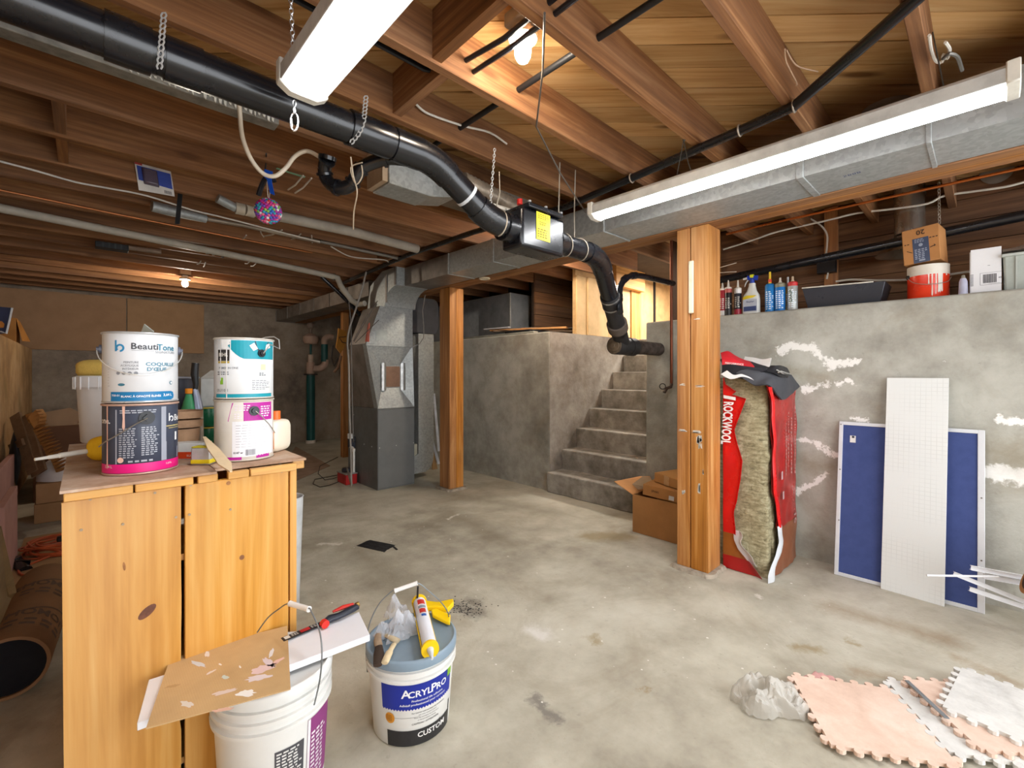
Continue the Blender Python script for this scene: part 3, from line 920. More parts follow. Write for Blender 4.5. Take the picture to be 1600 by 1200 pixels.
mb = MB(); c = P(551, 681, X=2.29); mb.cbox((c.x - .03, c.y, c.z), (.05, .05, .06)); build('plug', mb, flat('#e9e9e6', .5), fu, bev=.008)

cpump = thing('condensate_pump', 'red condensate pump with black motor on the floor beside the furnace', 'pump', (2.22, 4.85, 0))
a = P(543, 758, Z=0); 
mb = MB(); mb.box(a.x - .02, 2.30, a.y + .0, a.y + .24, 0.0, .115); build('tank', mb, flat('#b31c1c', .35), cpump, bev=.008)
mb = MB(); mb.box(a.x - .026, 2.303, a.y - .006, a.y + .246, .116, .126); build('tank_lid', mb, flat('#9a9892', .5), cpump, bev=.003)
mb = MB(); MOT = Vector((a.x + .05, a.y + .13, .172)); mb.lathe([(.055, 0), (.058, .03), (.05, .045), (.02, .048)], (a.x + .05, a.y + .13, .127), 20); build('motor', mb, flat('#22252e', .35), cpump)
mb = MB(); ppx = 2.27; mb.tube([(ppx, a.y + .03, .127), (ppx, a.y + .03, .37), (ppx - .0, a.y + .03, .39), (ppx, a.y + .06, .41), (ppx, a.y + .12, .41)], .014, 10); mb.cyl((ppx, a.y + .03, .37), (ppx, a.y + .03, .40), .019, n=12)
build('drain_tube', mb, flat('#e6e4dc', .4), cpump)
mb = MB(); pts = [(a.x, a.y + .1, .1)]
for (u, v) in ((520, 748), (508, 750), (497, 740), (500, 728), (512, 722), (528, 714)): pts.append(P(u, v, Z=.006))
mb.tube(pts, .004, 6); build('power_cord', mb, flat('#1e1e1e', .5), cpump)
mb = MB(); pts = [P(u, v, Z=.006) for (u, v) in ((531, 752), (515, 758), (500, 761), (489, 756), (492, 749), (508, 746), (528, 742))]
mb.tube(pts, .004, 6); build('power_cord', mb, flat('#26221e', .5), cpump)

rd = thing('return_duct', 'tall narrow galvanized return duct with a curved foot, between furnace and double post', 'duct', (3.04, 4.85, 0))
mb = MB(); ya, yb2 = 4.75, 5.0
mb.box(2.945, 3.165, ya, yb2, .62, 1.76); build('riser', mb, G, rd, bev=.002, seg=1)
mb = MB(); prof = [(2.84, .06)] + [(3.165 - .16 + .16 * math.sin(q), .06 + .19 - .19 * math.cos(q)) for q in [PI / 2 * k / 6 for k in range(1, 7)]] + [(3.165, .61), (2.945, .61), (2.945, .3), (2.84, .25)]
mb.prism([(x, ya, z) for x, z in prof], (0, .25, 0)); build('boot', mb, G, rd, ang=50)
for z in (.615, .885): 
    mb = MB(); mb.box(2.94, 3.17, ya - .006, yb2, z - .01, z + .01); build('drive_cleat', mb, G, rd)
mb = MB(); mb.box(2.795, 2.935, ya + .01, yb2, .1, .42); build('filter_slot', mb, flat('#b8b49e', .5), rd, bev=.003)
mb = MB(); prof = [(2.82, 1.77), (3.2, 1.77), (3.25, 1.85)]
prof += [(3.25 - .09 + .09 * math.cos(q), 2.11 + .09 * math.sin(q)) for q in [PI / 2 * k / 5 for k in range(6)]] + [(2.9 - .08 * math.sin(q), 2.12 + .08 * math.cos(q)) for q in [PI / 2 * k / 5 for k in range(6)]]
mb.prism([(x, ya + .02, z) for x, z in prof], (0, .4, 0)); build('upper_boot', mb, flat('#484a50', .45, .4), rd, ang=50)
mb = MB(); pts = [P(u, v, Y=4.62) for u, v in ((704, 468), (690, 455), (672, 453), (664, 462), (660, 485), (662, 510), (662, 528), (655, 538), (640, 543), (622, 549))]
mb.tube(pts, .006, 6); tag(build('grey_cable', mb, flat('#a3a09a', .5)), 'grey cable drooping across the front of the furnace plenum', 'cable')
rp = thing('return_plenum', 'plain grey metal box resting on the concrete block behind the lumber', 'duct', (4.1, 5, LEDGE + .006))
mb = MB(); mb.box(3.93, 4.35, 4.16, 6.4, LEDGE + .008, 2.30); build('shell', mb, flat('#858a8f', .45, .5), rp, bev=.003)
mb = MB(); mb.box(3.92, 3.929, 4.16, 4.18, LEDGE + .01, 2.30); build('seam_strip', mb, G, rp)
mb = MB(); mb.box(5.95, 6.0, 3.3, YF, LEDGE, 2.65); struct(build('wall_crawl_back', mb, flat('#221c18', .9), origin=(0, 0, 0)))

# ================================================================ BLACK DRAIN
ABS = flat('#14161b', 0.22, 0.0, 0.1, 5, 0.6)
ABS2 = flat('#2b2a2b', 0.45, 0.0, 0.2, 8)
dr = thing('drain_pipe', 'large glossy black drain pipe crossing under the joists and down into the concrete wall', 'drain pipe', (1.2, 1.65, 2.2))
YP = 1.65
def seg_pipe(name, pts, r, mat=ABS, n=20, par=None):
    mb = MB(); mb.tube(pts, r, n); return build(name, mb, mat, par or dr, ang=50)
seg_pipe('pipe', [(-1.2, YP, 2.185), (.86, YP, 2.195)], .057)
for x in (-.1, .22, .36, .5):
    pass
seg_pipe('coupling', [(.04, YP, 2.19), (.14, YP, 2.19)], .063)
seg_pipe('coupling', [(.17, YP, 2.19), (.26, YP, 2.191)], .062)
seg_pipe('wye_fitting', [(.72, YP, 2.195), (.88, YP, 2.196), (.9, YP, 2.196), (1.02, YP, 2.197)], [.064, .064, .06, .06])
seg_pipe('coupling', [(.9, YP, 2.196), (1.03, YP, 2.196)], .0655)
def arc(p0, p1, p2, n=6):
    p0, p1, p2 = Vector(p0), Vector(p1), Vector(p2)
    return [p0 * (1 - t) ** 2 + p1 * 2 * t * (1 - t) + p2 * t * t for t in [k / n for k in range(n + 1)]]
A, B, Cc, D = Vector((1.02, YP, 2.196)), Vector((1.10, YP, 2.196)), Vector((1.42, YP, 2.008)), Vector((1.56, YP, 2.004))
d1 = (Cc - B).normalized()
seg_pipe('elbow', arc(A, B, B + d1 * .09), .0625)
seg_pipe('pipe', [B + d1 * .07, Cc - d1 * .07], .057)
seg_pipe('coupling', [B + d1 * .2, B + d1 * .215], .0585, flat('#cfd4d8', .4))
seg_pipe('elbow', arc(Cc - d1 * .09, Cc, Cc + (D - Cc).normalized() * .1), .0625)
seg_pipe('pipe', [Cc + Vector((.08, 0, 0)), (1.6, YP, 2.004)], .058)
# valve body
vb = MB(); vb.box(1.56, 1.89, YP - .075, YP + .075, 1.90, 2.10); vbo = build('valve_body', vb, ABS, dr, bev=.018, seg=3)
vb = MB(); vb.box(1.60, 1.86, YP - .09, YP + .09, 2.10, 2.125); build('valve_lid', vb, ABS, dr, bev=.006)
for k, (x, y) in enumerate([(x, y) for x in (1.61, 1.73, 1.85) for y in (YP - .082, YP + .082)]):
    mb = MB(); mb.cyl((x, y, 2.125), (x, y, 2.133), .009, n=6); build('bolt', mb, flat('#d9dadb', .3, .7), vbo)
mb = MB(); fn = planemap((1.716, YP - .0765, 2.03), (1, 0, 0), (0, 0, 1), .001)
rect_on(mb, -.052, .052, -.075, .065, fn); build('warning_label', mb, flat('#f1e21a', .5, 0, .02), vbo, smooth=False)
mb = MB(); fn2 = planemap((1.716, YP - .078, 2.03), (1, 0, 0), (0, 0, 1), .001)
scribble_lines(mb, -.042, .042, .03, .058, 3, fn2, 3); scribble_lines(mb, -.03, .03, .0, .02, 2, fn2, 4); scribble_lines(mb, -.044, .044, -.065, -.015, 4, fn2, 5)
build('label_print', mb, flat('#8a7d14', .6), vbo, smooth=False)
seg_pipe('hub', [(1.5, YP, 2.0), (1.57, YP, 2.0)], .07)
E0 = Vector((2.20, YP, 1.998)); E1 = Vector((2.31, YP, 1.994)); J = Vector((3.03, 1.95, 1.50)); d2 = (J - E1).normalized()
seg_pipe('hub', [(1.88, YP, 2.0), (1.96, YP, 2.0)], [.078, .06])
seg_pipe('pipe', [(1.9, YP, 2.0), E0], .057)
seg_pipe('elbow', arc(E0 - Vector((.02, 0, 0)), E1, E1 + d2 * .12), .0625)
seg_pipe('pipe', [E1 + d2 * .1, E1 + d2 * .5], .057)
seg_pipe('coupling', [E1 + d2 * .36, E1 + d2 * .47], .065, ABS2)
for q in (.375, .455): seg_pipe('clamp_band', [E1 + d2 * q, E1 + d2 * (q + .012)], .067, flat('#c5c7c8', .25, .9))
seg_pipe('iron_pipe', [E1 + d2 * .46, E1 + d2 * .78], .06, ABS2)
seg_pipe('hub', [E1 + d2 * .66, E1 + d2 * .73], .075, flat('#5a5048', .7))
seg_pipe('iron_pipe', [E1 + d2 * .72, E1 + d2 * .93], .06, ABS2)
H0 = Vector((2.93, 1.955, 1.485))
seg_pipe('iron_barrel', [H0, (3.12, 1.957, 1.484)], .068, ABS2)
seg_pipe('iron_pipe', [(3.1, 1.957, 1.484), (3.612, 1.96, 1.482)], .056, flat('#4e443d', .75, 0, .3, 20, bump=.4))
seg_pipe('hub', [(3.12, 1.957, 1.484), (3.2, 1.957, 1.484)], .072, ABS2)
cap = MB(); Mx = Matrix.Translation(H0) @ Matrix.Rotation(R(-90), 4, 'Y')
cap.lathe([(.0, .03), (.018, .03), (.02, .016), (.045, .014), (.048, .006), (.062, .004), (.066, -.004), (.066, -.02)], (0, 0, 0), 28, Mx, cap0=False, cap1=False)
build('cleanout_cap', cap, flat('#6d5e4c', .55, .3, .25, 12), dr)
# two-inch branch
t_ = thing('branch_pipe', 'small black pipe curving from the drain towards the wooden post above the steps', 'pipe', P(980, 440, t=3.2))
pts = [P(969, 488, t=3.02), P(967, 465, t=3.12), P(969, 448, t=3.18), P(976, 435, t=3.22), P(990, 430, t=3.3), P(1006, 432, t=3.4), P(1052, 443, t=3.8)]
mb = MB(); mb.tube(pts, .022, 14); build('pipe', mb, ABS, t_)
for k in (1, 3, 4): mb = MB(); mb.tube([pts[k] * .8 + pts[k - 1] * .2, pts[k] * .8 + pts[k + 1] * .2], .027, 14); build('coupling', mb, ABS, t_)
# trap
t_ = thing('drain_trap', 'coiled black trap hanging from the side of the large drain pipe', 'pipe trap', P(530, 270, t=1.9))
pts = [P(668, 252, t=1.93), P(640, 250, t=1.92), P(610, 247, t=1.90), P(588, 252, t=1.90), P(566, 262, t=1.90), P(556, 277, t=1.91), P(548, 289, t=1.92), P(533, 294, t=1.93), P(517, 288, t=1.94), P(508, 274, t=1.94), P(508, 258, t=1.92), P(512, 248, t=1.90)]
def smooth_path(pts, n=5):
    out = []
    for i in range(len(pts) - 1):
        p0 = pts[max(i - 1, 0)]; p1 = pts[i]; p2 = pts[i + 1]; p3 = pts[min(i + 2, len(pts) - 1)]
        for k in range(n):
            t = k / n
            out.append(0.5 * ((2 * p1) + (p2 - p0) * t + (2 * p0 - 5 * p1 + 4 * p2 - p3) * t * t + (3 * p1 - p0 - 3 * p2 + p3) * t ** 3))
    out.append(pts[-1]); return out
sp = smooth_path(pts, 4)
mb = MB(); mb.tube(sp, .028, 14); build('pipe', mb, ABS, t_)
for k in (9, 16, 22, 29, 36, 42):
    mb = MB(); mb.tube([sp[k], sp[k + 1]], .035, 16); build('coupling', mb, ABS, t_)
mb = MB(); mb.tube([sp[-2], sp[-1] + Vector((0, 0, .012))], .036, 16); build('coupling', mb, ABS, t_)
pts = [P(373, 150, t=1.75), P(375, 180, t=1.78), P(379, 215, t=1.8), P(392, 248, t=1.82), P(411, 271, t=1.84), P(430, 275, t=1.85), P(447, 262, t=1.86), P(461, 244, t=1.88), P(479, 236, t=1.9), P(497, 244, t=1.9), P(505, 252, t=1.91)]
mb = MB(); mb.tube(smooth_path(pts), .0085, 10); tag(build('drain_hose', mb, flat('#cfc3b0', .4, 0, .08)), 'cream flexible hose looping from the joists into the black trap', 'hose')
# straps and hanging wires
strapm = flat('#cfd0ce', .4, .25)
def strap(pts, label, w=.019, holes=True):
    """perforated hanger strap built as linked plates with open slots between them"""
    mb = MB()
    sp = [Vector(p) for p in pts]
    L = 0
    for i in range(len(sp) - 1):
        a, b = sp[i], sp[i + 1]; n = max(1, int((b - a).length / .017))
        d = (b - a).normalized(); sd = d.cross(Vector((FX, FY, 0))).normalized()
        for k in range(n):
            p, q = a + (b - a) * (k / n), a + (b - a) * ((k + 1) / n)
            for sgn in (-1, 1):
                mb.bar(p + sd * sgn * w * .22 , (p + q) / 2 + sd * sgn * w * .42, .0045, .0012, (FX, FY, 0))
                mb.bar((p + q) / 2 + sd * sgn * w * .42, q + sd * sgn * w * .22, .0045, .0012, (FX, FY, 0))
            mb.bar(p - d * .002, p + d * .002, w * .6, .0012, (FX, FY, 0))
    o = build('hanger_strap', mb, strapm, None, smooth=False); tag(o, label, 'hanger strap'); o['kind'] = 'thing'
    return o
ys = YP - .064
strap([P(256, 20, Y=ys + .02), P(252, 70, Y=ys), P(249, 108, Y=ys)], 'perforated metal strap round the drain pipe next to the tube light chain')
strap([P(572, 150, Y=ys + .02), P(569, 185, Y=ys), P(562, 207, Y=ys + .005), P(548, 224, Y=ys + .04)], 'perforated metal strap round the drain pipe just before its trap')
def wire(name, pxs, r, mat, label, cat='cable', par=None, n=6, sm=True, **kw):
    pts = [P(u, v, **({k: x for k, x in kw.items()} if tt is None else {'t': tt})) for (u, v, tt) in [(p + (None,))[:3] if len(p) == 2 else p for p in pxs]]
    if par is not None: pts.append(Vector(par))
    mb = MB(); mb.tube(smooth_path(pts, 4) if sm and len(pts) > 2 else pts, r, n)
    return tag(build(name, mb, mat), label, cat)
W = flat('#d8d2c6', .5)
hw = MB()
for (pp) in ([P(773, 232, Y=1.6), P(770, 280, Y=1.6), P(766, 322, Y=1.6)],):
    chain(hw, pp[0], pp[-1], .005, .0014, .014)
tag(build('hanging_chain', hw, strapm), 'short steel chain hanging above the sloping bend of the drain pipe', 'chain')
hw = MB(); cc = P(782, 350, Y=1.65)
hw.tube([P(780, 268, Y=1.6), P(781, 300, Y=1.6)], .0025, 5); ring = []
for k in range(13):
    a = PI * (-.15 + 1.15 * k / 12); ring.append(Vector((1.475, YP - .062 * math.sin(a), 2.007 + .062 * math.cos(a))))
hw.tube([P(781, 300, Y=1.6)] + ring, .0035, 6); tag(build('rope_sling', hw, flat('#b5aa98', .8)), 'thin rope sling holding the drain pipe ahead of the valve', 'rope')
for x, lab in ((1.98, 'braided cord holding the drain pipe right after the valve'), (2.12, 'braided cord holding the drain pipe near its downward bend')):
    hw = MB(); ring = []
    for k in range(15):
        a = PI * (-.1 + 1.2 * k / 14); ring.append(Vector((x - .03 + .05 * (k / 14), YP - .061 * math.sin(a), 2.0 + .061 * math.cos(a))))
    hw.tube([Vector((x - .02, YP + .02, JB + .05)), Vector((x - .03, YP + .02, 2.2))] + ring, .0035, 6)
    tag(build('rope_sling', hw, flat('#a89f90', .8)), lab, 'rope')
# cable from ceiling bulb down to the long light
mb = MB(); mb.tube([P(851, 20, Z=2.41), P(848, 110, Z=2.41), P(838, 198, Z=2.405), P(875, 270, t=2.3), P(915, 332, t=2.72)], .004, 6)
tag(build('lamp_cord', mb, flat('#5c544c', .5)), 'brown power cord running over a joist hook down to the long tube light', 'cord')
# black pipes along the joists
mb = MB(); mb.tube([(1.93, .28, 2.397), (2.17, .56, 2.397), (2.2, .75, 2.397), (2.36, 1.95, 2.397), (2.25, 2.8, 2.397), (2.23, 3.75, 2.397), (2.33, 5.5, 2.397)], .0215, 12)
mb.tube([(1.93, .28, 2.397), (1.6, -.1, 2.397), (1.3, -.6, 2.397)], .0215, 12)
t_ = thing('water_line', 'slim black pipe clipped under the joists alongside the galvanized duct', 'pipe', (2.2, 2, 2.38)); build('pipe', mb, ABS, t_)
for (x, y) in ((2.17, .56), (2.205, .79), (2.29, 1.41)):
    mb = MB(); mb.torus((x, y, 2.397), .0245, .004, (0, 1, 0), 16, 6); build('pipe_clip', mb, flat('#c5b8a8', .4, .6), t_)
mb = MB(); mb.tube([(1.372, -2.1, 2.505), (1.372, 2.3, 2.505)], .013, 10); tag(build('black_tube', mb, flat('#1c1c1e', .5)), 'thin black tube passing straight through the joists above the drain pipe', 'pipe')
mb = MB(); mb.tube([(.42, 1.5, 2.5), (1.0, 1.5, 2.5), (1.08, 1.46, 2.5), (1.1, 1.2, 2.48), (1.1, .3, 2.48)], .010, 8)
mb.tube([(.42, 1.54, 2.48), (.98, 1.54, 2.48), (1.12, 1.46, 2.47), (1.13, 1.2, 2.46), (1.13, .3, 2.46)], .010, 8)
tag(build('black_cables', mb, flat('#1b1c22', .3)), 'two glossy black cables bending through the joists by the ceiling bulb', 'cable')
wire('white_cable', [(620, 132), (640, 152), (660, 172), (680, 182), (725, 197), (765, 207), (792, 225)], .0055, W, 'white cable stapled to the joist faces above the valve', Y=1.80)
wire('twisted_wire', [(548, 245, 1.8), (552, 275, 1.85), (558, 300, 1.9), (553, 330, 2.0), (552, 358, 2.1)], .003, flat('#c9b8a0', .6), 'tangle of thin tan wire dangling by the black trap', 'wire')
wire('twisted_wire', [(565, 258, 1.82), (566, 275, 1.85), (556, 288, 1.87), (548, 262, 1.85), (566, 254, 1.82)], .0025, flat('#c9b8a0', .6), 'small loop of tan wire right against the black trap', 'wire')
t_ = thing('dusty_batten', 'grey dusty metal channel with crusty white foam under a joist behind the drain pipe', 'metal channel', (0, 2.2, 2.38))
mb = MB(); mb.box(-1.2, .63, 2.165, 2.235, 2.375, 2.417); build('channel', mb, flat('#8b877e', .6, .3, .2, 12), t_, bev=.003, seg=1)
rr = random.Random(17); x = .12
while x < .6:
    w_ = rr.uniform(.008, .014); h_ = rr.uniform(.012, .03)
    mb = MB(); mb.prism([(x, 2.163, 2.40), (x + w_, 2.163, 2.40), (x + w_ * .8, 2.163, 2.40 - h_), (x + w_ * .2, 2.163, 2.40 - h_ * .8)], (0, -.006, 0)); build('foam_tooth', mb, flat('#d5d2c6', .7), t_, smooth=False); x += w_ + rr.uniform(.004, .01)
# joist-bay branch duct
t_ = thing('branch_duct', 'galvanized box duct fitting tucked up behind the large drain pipe', 'duct', (1.5, 2.1, 2.23))
mb = MB(); mb.box(1.11, 1.37, 2.062, 2.24, 2.225, 2.42); build('end_box', mb, G, t_, bev=.003, seg=1)
mb = MB(); mb.box(1.08, 1.109, 2.075, 2.245, 2.235, 2.42); build('end_flange', mb, flat('#b09a80', .5), t_)
mb = MB(); mb.hull([(1.372, 2.07, 2.23), (1.372, 2.24, 2.23), (1.372, 2.24, 2.418), (1.372, 2.07, 2.418)], [(1.55, 2.09, 2.28), (1.55, 2.28, 2.28), (1.55, 2.28, 2.418), (1.55, 2.09, 2.418)]); build('transition', mb, G, t_, smooth=False)
mb = MB(); mb.box(1.55, 2.15, 2.09, 2.3, 2.30, 2.418); build('run', mb, flat('#6f675c', .5, .4), t_)
t_ = thing('flexible_duct', 'crinkled silver round duct behind the drain pipe valve', 'duct', P(780, 305, Y=1.98))
a, b = P(722, 283, Y=1.93), P(832, 338, Y=1.93); n = 40
mb = MB(); mb.tube([a + (b - a) * (k / n) for k in range(n + 1)], [.047 + (.004 if k % 2 else 0) for k in range(n + 1)], 18)
build('hose', mb, flat('#8f8272', .4, .5, .25, 14), t_)
mb = MB(); mb.tube([P(735, 310, Y=1.9), P(800, 330, Y=1.9), P(840, 345, Y=1.9)], .012, 10); tag(build('white_pipe', mb, flat('#ddd8cc', .4)), 'thin white pipe partly hidden above the drain valve', 'pipe')
mb = MB(); c = P(812, 320, Y=1.78); mb.cyl(c, c + Vector((0, 0, .03)), .016, n=12); tag(build('red_cap', mb, flat('#d02a22', .4)), 'small red cap just above the drain valve', 'cap')

# service lines under the far joists
t_ = thing('waste_pipe', 'long white plastic pipe slung beneath the far joists, bending down towards the furnace', 'pipe', (1, 4.8, 2.38))
a, b, c = P(-60, 313, Z=2.385), P(400, 406, Z=2.375), P(520, 432, Z=2.365)
mb = MB(); mb.tube([a, b, c], .030, 14); build('pipe', mb, flat('#b8b0a0', .45, 0, .1), t_)
mb = MB(); mb.tube([c, c + (c - b).normalized() * .06, P(532, 446, Y=c.y), P(550, 470, Y=c.y - .05), P(560, 476, Y=c.y - .1), P(570, 474, Y=c.y - .2)], .031, 14); build('elbow', mb, flat('#b8b0a0', .45, 0, .1), t_)
for u, v in ((348, 396), (522, 433)):
    q = P(u, v, Z=2.38); mb = MB(); mb.torus(q, .036, .006, (1, .2, 0), 18, 6); build('pipe_clamp', mb, flat('#4c4642', .5), t_)
mb = MB(); mb.tube([P(502, 432, Z=2.36), P(530, 458, t=5.2), P(552, 480, t=5.2), P(562, 492, t=5.3)], .022, 12); tag(build('black_elbow', mb, ABS), 'black pipe descending beside the white waste pipe near the furnace', 'pipe')
mb = MB(); mb.tube([P(-80, 280, Z=2.405), P(180, 334, Z=2.405), P(420, 382, Z=2.405), P(488, 395, Z=2.405)], .0075, 8); tag(build('copper_line', mb, flat('#b8764a', .3, .8)), 'thin copper pipe stapled under the joists ahead of the white waste pipe', 'pipe')
mb = MB(); mb.tube([P(437, 338, Z=2.38), P(550, 362, Z=2.38), P(652, 389, Z=2.38)], .037, 16); tag(build('vent_pipe', mb, flat('#aaa295', .45, 0, .1)), 'thick pale pipe under the joists behind the bead ball', 'pipe')
mb = MB(); mb.tube([P(500, 377, Z=2.40), P(625, 404, Z=2.40)], .015, 10); tag(build('conduit', mb, flat('#8f8b84', .4, .5)), 'grey conduit below the pale vent pipe near the main duct', 'conduit')
t_ = thing('steel_duct', 'small round steel duct with reducer strapped under the joists beside the blister pack', 'duct', P(280, 335, Z=2.38))
mb = MB(); mb.tube([P(237, 322, Z=2.38), P(262, 328, Z=2.38)], [.035, .036], 16); mb.tube([P(262, 328, Z=2.38), P(322, 342, Z=2.38)], [.036, .028], 16); build('pipe', mb, G, t_)
mb = MB(); mb.tube([P(324, 342, Z=2.38), P(380, 352, Z=2.39), P(500, 378, Z=2.4)], .016, 10); build('conduit', mb, flat('#9c8e7e', .4, .4), t_)
mb = MB(); q = P(280, 320, Z=2.38); mb.bar(P(282, 300, Y=q.y - .03), P(277, 350, Y=q.y - .04), .03, .003, (FX, FY, 0)); build('strap', mb, flat('#474c50', .4, .6), t_)
mb = MB(); mb.tube([P(340, 310, Z=2.41), P(368, 325, Z=2.38)], [.03, .028], 14); build('pipe', mb, G, t_)
mb = MB(); mb.tube([P(368, 325, Z=2.38), P(382, 328, Z=2.38)], .038, 16); mb.tube([P(383, 328, Z=2.38), P(397, 332, Z=2.38)], .037, 16); build('coupling', mb, flat('#c4baa6', .5), t_)
wire('white_cable', [(0, 252), (60, 268), (120, 285), (180, 296), (230, 306), (300, 328), (350, 340), (420, 358), (500, 378)], .0055, W, 'long white cable drooping below the joists under the blister pack', Z=2.37)
wire('white_cable', [(0, 328), (60, 340), (110, 352)], .006, W, 'white cable end tacked along a far joist over the tan sheets', Z=2.41)
wire('white_cable', [(517, 385), (540, 398), (560, 403), (600, 406), (608, 411)], .006, W, 'white cable sagging between far joists near the main duct', Z=2.40)
for k, (u, v, u2, v2) in enumerate(((405, 360, 412, 373), (412, 373, 441, 362), (455, 378, 470, 368), (487, 372, 488, 382), (322, 400, 330, 395), (332, 402, 337, 397), (308, 416, 314, 410), (318, 420, 321, 412), (383, 415, 390, 411), (392, 419, 400, 414), (376, 378, 385, 370), (450, 302, 474, 278), (461, 307, 487, 282))):
    q0, q1 = P(u, v, Z=2.39), P(u2, v2, Z=2.40)
    q0.z = 2.412; q1.z = 2.414
    mb = MB(); mb.tube([q0, (q0 + q1) / 2 + Vector((0, 0, -.012)), q1], .005, 6)
    o = build('cable_end', mb, W); tag(o, ('bent white cable end hanging just under the bead ball', 'white cable bit curving up on the far side of the bead ball', 'short white cable piece beside the pale vent pipe end', 'upright white cable stub past the bead ball near the vent pipe', 'tiny white cable end above the far bulb by the copper line', 'second tiny white cable end above the far bulb, closer to the ball', 'white cable tip right above the glowing far bulb', 'small white cable tip just off the far bulb towards the furnace', 'white cable tip over the teal-topped can below the waste pipe', 'curled white cable tip between the teal-topped can and the waste pipe', 'white cable curl between the copper line and the ball', 'long white cable end pointing up to the green tape strip', 'long white cable end beside the one at the green tape, closer to the trap', 'short white cable end touching the black trap')[k], 'cable', 'stray cable ends under the joists')
wire('grey_wire', [(572, 425), (566, 450), (557, 480), (547, 510), (543, 535), (545, 570), (546, 640), (548, 700), (549, 748), (549, 757)], .010, flat('#8b857c', .5), 'grey wire bundle running down past the furnace to the pump', par=MOT, t=4.75)
wire('grey_wire', [(545, 470), (548, 500), (549, 535), (550, 600), (551, 650), (552, 688)], .005, flat('#6d6862', .5), 'thin dark wire dropping beside the furnace plenum', par=P(553, 688, X=2.27), t=4.85)
for k, (u0, v0, u1, v1) in enumerate(((552, 533, 575, 490), (553, 534, 590, 470), (555, 536, 592, 500))):
    mb = MB(); mb.tube([P(u0, v0, t=4.7), P(u1, v1, t=4.68)], .004, 5); tag(build('guy_wire', mb, flat('#4f4741', .5)), ('steepest thin wire fanned across the brown plenum side', 'longest thin wire fanned across the brown plenum side', 'lowest thin wire fanned across the brown plenum side')[k], 'wire', 'wires fanned over the plenum side')
# wiring board on the slim post
t_ = thing('wiring_board', 'yellow scrap board with loose wiring nailed to the slim post behind the furnace', 'board', P(533, 530, Y=6.7))
mb = MB(); mb.prism([P(u, v, Y=6.70) for u, v in ((528, 513), (540, 518), (541, 530), (536, 545), (531, 552), (524, 543), (527, 525))], (0, -.03, 0)); build('board', mb, flat('#c98d3c', .6), t_, smooth=False)
mb = MB(); mb.tube([P(541, 526, Y=6.64), P(530, 527, Y=6.62), P(535, 535, Y=6.62), P(541, 536, Y=6.64)], .006, 6); mb.tube([P(520, 540, Y=6.6), P(518, 560, Y=6.6), P(522, 572, Y=6.6), P(528, 560, Y=6.6)], .01, 6); build('loose_wire', mb, flat('#38302c', .5), t_)
mb = MB(); mb.tube([P(533, 556, Y=6.6), P(528, 575, Y=6.6), P(522, 582, Y=6.6)], .022, 8); build('loose_wire', mb, flat('#8b6a52', .6), t_)

# radon style standpipe with fan, green pipes
GP = flat('#14504f', .4, 0, .1)
t_ = thing('green_standpipe', 'dark green standpipe with pale pink fittings in front of the far wall', 'pipe', P(485, 688, Y=8.55))
c = P(485.5, 688, Y=8.55); x, y = c.x, c.y
zz = lambda v: P(485.5, v, Y=8.55).z
pk = flat('#b79a88', .5, 0, .1)
mb = MB(); mb.cyl((x, y, .05), (x, y, zz(586)), .073, n=20); build('pipe', mb, GP, t_)
mb = MB(); mb.cyl((x, y, 0), (x, y, .055), .085, n=20); build('floor_collar', mb, flat('#d9cfc4', .5), t_)
mb = MB(); mb.cyl((x, y, zz(584)), (x, y, zz(566)), .072, n=20); build('tee_fitting', mb, pk, t_)
mb = MB(); mb.cyl((x, y, zz(586)), (x, y, zz(584)), .12, n=20); build('clamp', mb, flat('#3c3634', .5), t_)
mb = MB(); mb.cyl((x, y, zz(566)), (x, y, zz(554)), .045, n=16); build('gauge', mb, flat('#c8b2a0', .5), t_)
mb = MB(); mb.cyl((x, y, zz(556)), (x, y, zz(538)), .02, n=10); build('stem', mb, GP, t_)
mb = MB(); mb.lathe([(.03, zz(538)), (.10, zz(537)), (.135, zz(531)), (.13, zz(526)), (.07, zz(522)), (.03, zz(521))], (x, y, 0), 24); build('fan_housing', mb, pk, t_)
mb = MB(); mb.lathe([(.02, zz(521)), (.02, zz(514)), (.055, zz(512)), (.065, zz(508)), (.05, zz(505))], (x, y, 0), 20); build('vent_cap', mb, flat('#8c7a70', .5), t_)
mb = MB(); mb.tube(smooth_path([P(u, v, Y=8.5) for u, v in ((488, 575), (498, 576), (507, 570), (508, 562))], 4), .06, 14); build('elbow', mb, pk, t_)
mb = MB(); mb.cyl(P(507, 565, Y=8.5), P(507, 538, Y=8.5), .06, n=16); build('pipe', mb, GP, t_)
mb = MB(); mb.tube(smooth_path([P(u, v, Y=8.5) for u, v in ((507, 539), (507, 531), (513, 526), (520, 527))], 4), .055, 14); build('elbow', mb, pk, t_)
